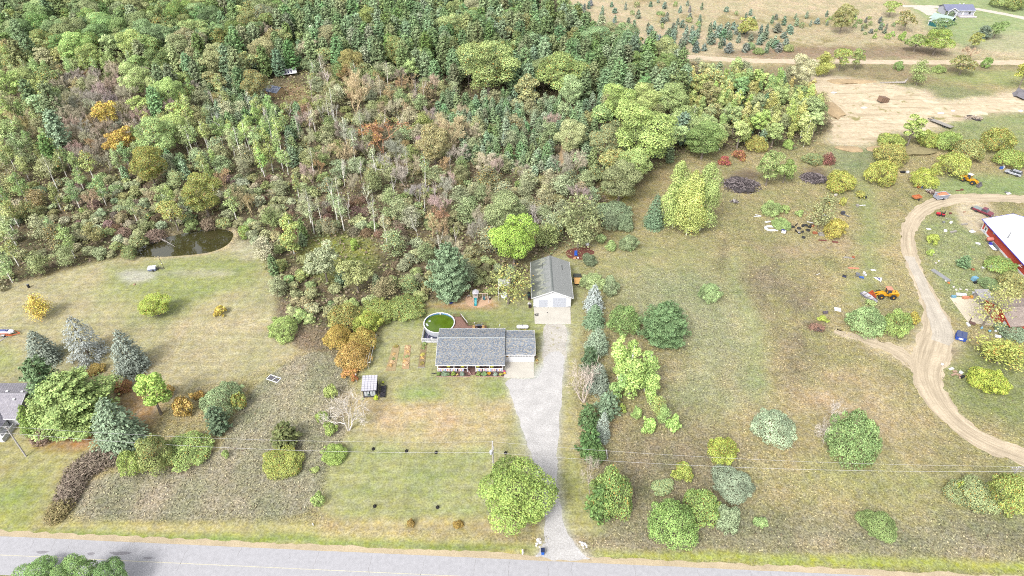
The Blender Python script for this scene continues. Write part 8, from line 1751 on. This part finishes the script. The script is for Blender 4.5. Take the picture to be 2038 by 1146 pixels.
for i, (px, py, rx, ry, h, lab) in enumerate(((1652, 218, 4, 9, 1.3, 'brown sand bank on the poplar side of the pit'), (1694, 162, 10, 3, .9, 'low weedy sand ridge at the back of the pit'), (1690, 296, 4.5, 2.2, .8, 'brown earth hump at the near corner of the pit'), (1752, 298, 5, 2.4, .8, 'second brown earth hump beside the near corner of the pit'), (1823, 302, 9, 3.2, 1.5, 'brown grassy earth bank between the yellow-green trees'))):
    p = U(px, py); tag(rock('earth_bank', (p.x, p.y, -.15), (rx, ry, h), M('bank_earth', A(188, 164, 128), .95, .2, .6, .5) if i < 4 else M('bank_grass', A(150, 140, 102), .95, .25, .8, .5), 50+i), lab, 'earth bank'); bpy.context.scene.collection.objects[-1].rotation_euler = (0, 0, 0)
PUD = M('pit_puddle', A(214, 220, 226), .1, .05, 1)
for px, py, r in ((1660, 184, 1.8), (1720, 214, 2.0), (1873, 225, 2.2), (1897, 220, 1.2), (2032, 220, 1.6)): p = U(px, py); q = Upts([(px-r*4, py), (px-r, py-2.2), (px+r*4, py-.8), (px+r*2, py+1.6), (px-r*2, py+1.8)]); tag(patch('puddle', q, .012, PUD, .1, 2, .4), kind='structure')
p = U(1993, 336); debris(1992, 336, 'blue_barrel', 'blue and white barrels in the grass left of the silver car', 'barrel', [('barrel', BLU, [(0, 0, .4, .9, .6, .8)]), ('white_drum', TRIM, [(.8, .3, .5, .5, .5, .9)])])
debris(2007, 386, 'white_scrap', 'white crumpled sheet beyond the track near the border', 'scrap', [('sheet', TRIM, [(0, 0, .2, 1.3, .7, .3, .3)]), ('frame', GREYMET, [(-.3, .5, .3, 1.2, .2, .4, -.3)])])
debris(1833, 374, 'storage_boxes', 'red and blue trunk boxes beside the rubbish heap', 'boxes', [('red_box', M('box_red', A(190, 60, 66), .6, .1, 2), [(-.6, .2, .35, 1.0, .6, .6, .3)]), ('blue_box', BLU, [(.2, .1, .3, .5, .5, .5)]), ('white_sheet', TRIM, [(1.6, -1.4, .15, 1.6, .9, .2, .2), (2.6, -.4, .2, .7, .6, .3)])])
debris(1910, 379, 'rust_rods', 'rusty rods lying at the far side of the track', 'rods', [('rod', M('rust_dark', A(128, 74, 66), .9, .2, 2), [(0, 0, .1, 2.4, .25, .15, .1), (.8, .3, .2, .8, .5, .3, .4)])])
debris(1800, 344, 'dark_scrap', 'black and white scrap left of the round yellow tree', 'scrap', [('black_part', BLACK, [(-.6, .1, .3, 1.6, .7, .5, .2)]), ('white_part', WHITE, [(.9, 0, .35, .8, .6, .6)])])

# ------------------------------------------------------------------ in the woods and far away
TANW = M('tan_cabin_wall', A(226, 196, 150), .85, .08, 1)
cb = thing('cabin', 'small tan cabin with a blue-grey roof in the forest clearing', 'cabin', (-94.5, 262.3, 0), math.radians(-24)); c = B(); c.box((0, 0, 1.1), (6.0, 4.6, 2.2)); c.extrude([(-3, -2.3, 2.2), (-3, 2.3, 2.2), (-3, .5, 3.2)], (6, 0, 0)); c.build('wall', TANW, cb)
QC1 = [(-3.4, -2.8, 2.15), (3.4, -2.8, 2.15), (3.4, .5, 3.5), (-3.4, .5, 3.5)]; QC2 = [(3.4, 2.8, 2.2), (-3.4, 2.8, 2.2), (-3.4, .5, 3.5), (3.4, .5, 3.5)]
for q in (QC1, QC2): slab('roof', q, .1, DECKING, cb)
shingles('shingles', [QC1, QC2], cb, [A(132, 142, 166), A(170, 178, 196), A(110, 118, 142), A(190, 194, 204)], .5, .34); window(cb, (-1, -2.31, 1.2), .8, .7)
p = U(577, 150); t = thing('striped_shed', 'small white slatted shelter with dark gaps behind the cabin', 'shelter', (p.x, p.y, 0), math.radians(22)); c = B(); c.extrude([(-3, -1.6, 1.2), (3, -1.6, 1.2), (3, 1.6, 2.4), (-3, 1.6, 2.4)], (0, 0, .1)); c.build('roof', TRIM, t)
for k, x in enumerate((-1.6, -.4, .8)): c = B(); c.extrude([(x-.25, -1.2, 1.46), (x+.25, -1.2, 1.46), (x+.25, .4, 2.06), (x-.25, .4, 2.06)], (0, 0, .06)); c.build('skylight', M('skylight_dark', A(70, 66, 110), .4, .1, 2), t)
for x in (-2.8, 2.8):
    for y in (-1.4, 1.4): c = B(); c.box((x, y, .8), (.14, .14, 1.6)); c.build('post', PLANK, t)
debris(547, 146, 'tarp_heap', 'dark blue tarped heap beside the slatted shelter', 'heap', [('tarp', M('navy_tarp', A(66, 76, 104), .6, .15, 1), [(0, 0, .6, 2.6, 1.6, 1.1, .3)]), ('side_box', LBL, [(1.9, .1, .4, 1.0, 1.0, .7)])])
TEAL = M('teal_siding', A(40, 106, 108), .7, .05, 1.5); GRNR = M('pale_green_metal_roof', A(176, 194, 188), .5, .05, 1); SL_ = M('slate_roof', A(132, 136, 164), .9, .08, 1); LGS = M('light_grey_siding', A(200, 202, 214), .7, .04, 1.5)
fh = thing('far_house', 'grey far-off house with a slate-blue roof and white trim at the very top', 'house', (231.5, 370.5, 0)); c = B(); c.box((.5, 0, 1.4), (14.5, 8, 2.8)); c.extrude([(-6.75, -4, 2.8), (-6.75, 4, 2.8), (-6.75, 0, 4.4)], (14.5, 0, 0)); c.box((-4.3, -4.6, 1.5), (4.6, 2.4, 3.0)); c.extrude([(-6.6, -5.8, 3.0), (-2.0, -5.8, 3.0), (-4.3, -5.8, 4.4)], (0, 4, 0)); c.build('wall', LGS, fh)
for q in ([(-7.2, -4.6, 2.7), (8.2, -4.6, 2.7), (8.2, 0, 4.7), (-7.2, 0, 4.7)], [(8.2, 4.6, 2.7), (-7.2, 4.6, 2.7), (-7.2, 0, 4.7), (8.2, 0, 4.7)]): slab('roof', q, .15, SL_, fh)
for q in ([(-1.6, -6.3, 2.9), (-1.6, -1.6, 2.9), (-4.3, -1.6, 4.55), (-4.3, -6.3, 4.55)], [(-7.0, -1.6, 2.9), (-7.0, -6.3, 2.9), (-4.3, -6.3, 4.55), (-4.3, -1.6, 4.55)]): slab('gable_roof', q, .15, SL_, fh)
c = B(); c.bar((-1.55, -6.35, 2.85), (-4.3, -6.35, 4.5), .1, .3); c.bar((-7.05, -6.35, 2.85), (-4.3, -6.35, 4.5), .1, .3); c.box((3.3, -4.65, 2.65), (9.8, .1, .25)); c.box((7.7, -4.1, 1.4), (.3, .3, 2.7)); c.box((-6.5, -5.85, 1.5), (.3, .2, 3)); c.box((-2.1, -5.85, 1.5), (.3, .2, 3)); c.build('trim', TRIM, fh)
for x in (2.0, 5.6): window(fh, (x, -4.01, 1.5), 1.2, 1.4)
window(fh, (-3.2, -5.81, 1.5), 1.0, 1.5); c = B(); c.box((2.2, -4.06, 1.2), (1.0, .1, 2.2)); c.build('door', TRIM, fh); c = B(); c.box((3.6, -6.0, .25), (8.5, 3.0, .5)); c.build('patio', M('far_patio', A(206, 196, 200), .9, .05, 1), fh); c = B(); c.box((3.6, -7.55, .55), (8.6, .12, .3)); c.build('patio_edge', TRIM, fh)
for x in (1.5, 3.6): c = B(); c.box((x, .5, 4.75), (.4, .4, .6)); c.build('roof_vent', TRIM, fh)
fg = thing('teal_garage', 'dark teal garage with a pale green metal roof and white trim', 'garage', (216.2, 353.0, 0), math.radians(-52)); c = B(); c.box((0, 0, 1.5), (9, 6.5, 3.0)); c.extrude([(4.5, -3.25, 3.0), (4.5, 3.25, 3.0), (4.5, 0, 4.3)], (-9, 0, 0)); c.build('wall', TEAL, fg)
for q in ([(-5, -3.9, 2.8), (5, -3.9, 2.8), (5, 0, 4.5), (-5, 0, 4.5)], [(5, 3.9, 2.8), (-5, 3.9, 2.8), (-5, 0, 4.5), (5, 0, 4.5)]): slab('roof', q, .12, GRNR, fg)
c = B()
for s in (-1, 1): c.bar((5.05, s*3.9, 2.75), (5.05, 0, 4.42), .1, .25); c.box((0, s*3.95, 2.75), (10, .1, .22)); c.box((4.52, s*3.2, 1.5), (.12, .25, 3))
c.build('trim', TRIM, fg); window(fg, (4.51, -1.0, 1.6), .8, 1.2, 'x', 1)
c = B(); c.box((-1.0, -5.2, 1.2), (4.4, 3.8, 2.4)); c.build('annexe_wall', TEAL, fg); slab('annexe_roof', [(-3.5, -7.4, 2.35), (1.5, -7.4, 2.35), (1.5, -3.3, 3.0), (-3.5, -3.3, 3.0)], .12, GRNR, fg); c = B(); c.box((-3.2, -7.1, 1.2), (.25, .25, 2.4)); c.box((1.2, -7.1, 1.2), (.25, .25, 2.4)); c.box((-1, -7.42, 2.32), (5.0, .1, .2)); c.build('annexe_trim', TRIM, fg)
plant('bush', 226.5, 366.0, 2.4, 3.6, (112, 130, 98), .02, 'dark green bush hiding the middle of the far grey house')
# ------------------------------------------------------------------ labels of the many plants: what each looks like and where it stands
MARKS = [('the golden yellow maple', 214, 230), ('the white tree near the maples', 291, 275), ('the rounded olive tree behind the pond', 403, 390), ('the pond', 370, 485), ('the tan cabin', 548, 178), ('the slatted shelter', 577, 145),
 ('the tan white-limbed tree', 703, 184), ('the russet red tree', 760, 278), ('the tan rounded leafless tree', 895, 260), ('the largest hardwood amid the pines', 972, 137), ('the second large hardwood amid the pines', 1116, 152), ('the forest path', 1121, 270),
 ('the huge bright hardwood', 1282, 272), ('the blue-green pine beside the pool', 890, 540), ('the lime-green maple', 1022, 480), ('the marshy clearing', 670, 510), ('the white barn', 1098, 550), ('the tall grey-green willow', 1154, 442), ('the dark tree behind the poplars', 1402, 281),
 ('the yellow poplar at the pit corner', 1639, 128), ('the crimson sumac', 1442, 318), ('the far dirt road end', 1400, 116), ("the photo's top left corner", 20, 5), ('the middle of the top border', 1010, -5), ('the top border above the cabin', 560, -5), ('the top border above the maples', 250, -5),
 ('the left border beside the pond', 0, 480), ('the left border beside the maples', 0, 250), ('the teal garage', 1872, 40), ('the white dead tree', 760, 320), ('the yellow-olive tree among the cedars', 1487, 55), ('the slender poplar by the pond', 575, 470), ('the russet thicket', 650, 420), ('the narrow scrub corner of the woods', 1150, 25)]
MARKS = [m_ for m_ in MARKS if m_[0] != 'the russet thicket']
PHR = dict(broad='rounded hardwood', broadfine='rounded hardwood', tall='upright hardwood', airy='loose-crowned tree', aspen='slender aspen', poplar='slender poplar', birch='white-stemmed birch', pine='pine', roundpine='broad pine', youngpine='young pine', spruce='spruce', fuzzy='twiggy bare tree',
           russet='half-bare tree', snag='dead snag', deadwhite='dead tree', shrub='spreading shrub', bush='dense bush', brush='bare thicket', bare='bare tree')
def hue_word(c, kind):
    r, g, b = c; v = (r+g+b)/3
    if kind in ('snag', 'deadwhite'): return 'pale' if v > 185 else 'greyish'
    if kind in ('fuzzy', 'bare'): return 'tan' if r-b > 34 else 'pinkish' if r-g > 11 else 'greyish'
    if kind == 'brush': return 'purplish brown' if r-b < 30 else 'brown'
    if kind == 'russet': return 'russet'
    if b > g-14: return 'bluish grey' if v > 118 else 'dark bluish'
    if r > g: return 'golden' if v > 125 else 'bronze'
    if r > 172: return 'yellow-green'
    if v < 104: return 'dark green'
    if v > 136: return 'pale green' if r < 156 else 'pale olive'
    return 'olive green' if r > g-12 else 'mid green'
ORD = ['nearest', 'second', 'third', 'fourth', 'fifth', 'sixth', 'seventh', 'eighth', 'ninth', 'tenth', 'eleventh', 'twelfth', 'thirteenth', 'fourteenth', 'fifteenth', 'sixteenth', 'seventeenth', 'eighteenth', 'nineteenth', 'twentieth', 'twenty-first', 'twenty-second', 'twenty-third', 'twenty-fourth', 'twenty-fifth', 'twenty-sixth', 'twenty-seventh', 'twenty-eighth', 'twenty-ninth', 'thirtieth']
keys = {}
for t in PLANTED:
    if t['label']: continue
    d = [(math.hypot(t['px']-x, (t['py']-y)*1.3), nm, x, y) for nm, x, y in MARKS]; dist, nm, x, y = min(d); dx, dy = t['px']-x, t['py']-y
    way = ('right of' if dx > 0 else 'left of') if abs(dx) > abs(dy)*1.1 else ('in front of' if dy > 0 else 'behind')
    size = 'tall ' if t['h'] > 12.5 else 'small ' if (t['h'] < 2.6 if t['kind'] in ('shrub', 'bush', 'brush', 'youngpine') else t['h'] < 6.5) else ''
    keys.setdefault((size+hue_word(t['c'], t['kind'])+' '+PHR[t['kind']], way, nm), []).append((dist, t))
for (ph, way, nm), L in keys.items():
    L.sort(key=lambda q: q[0])
    for i, (_, t) in enumerate(L):
        o = t['o']; o['label'] = f'{ORD[min(i, 29)]} {ph} {way} {nm}' if len(L) > 1 else f'{ph} {way} {nm}'
        o['group'] = 'plants of the woods' if inside(np.array([[t['x'], t['y']]]), FOREST)[0] else 'plants scattered over the open ground'
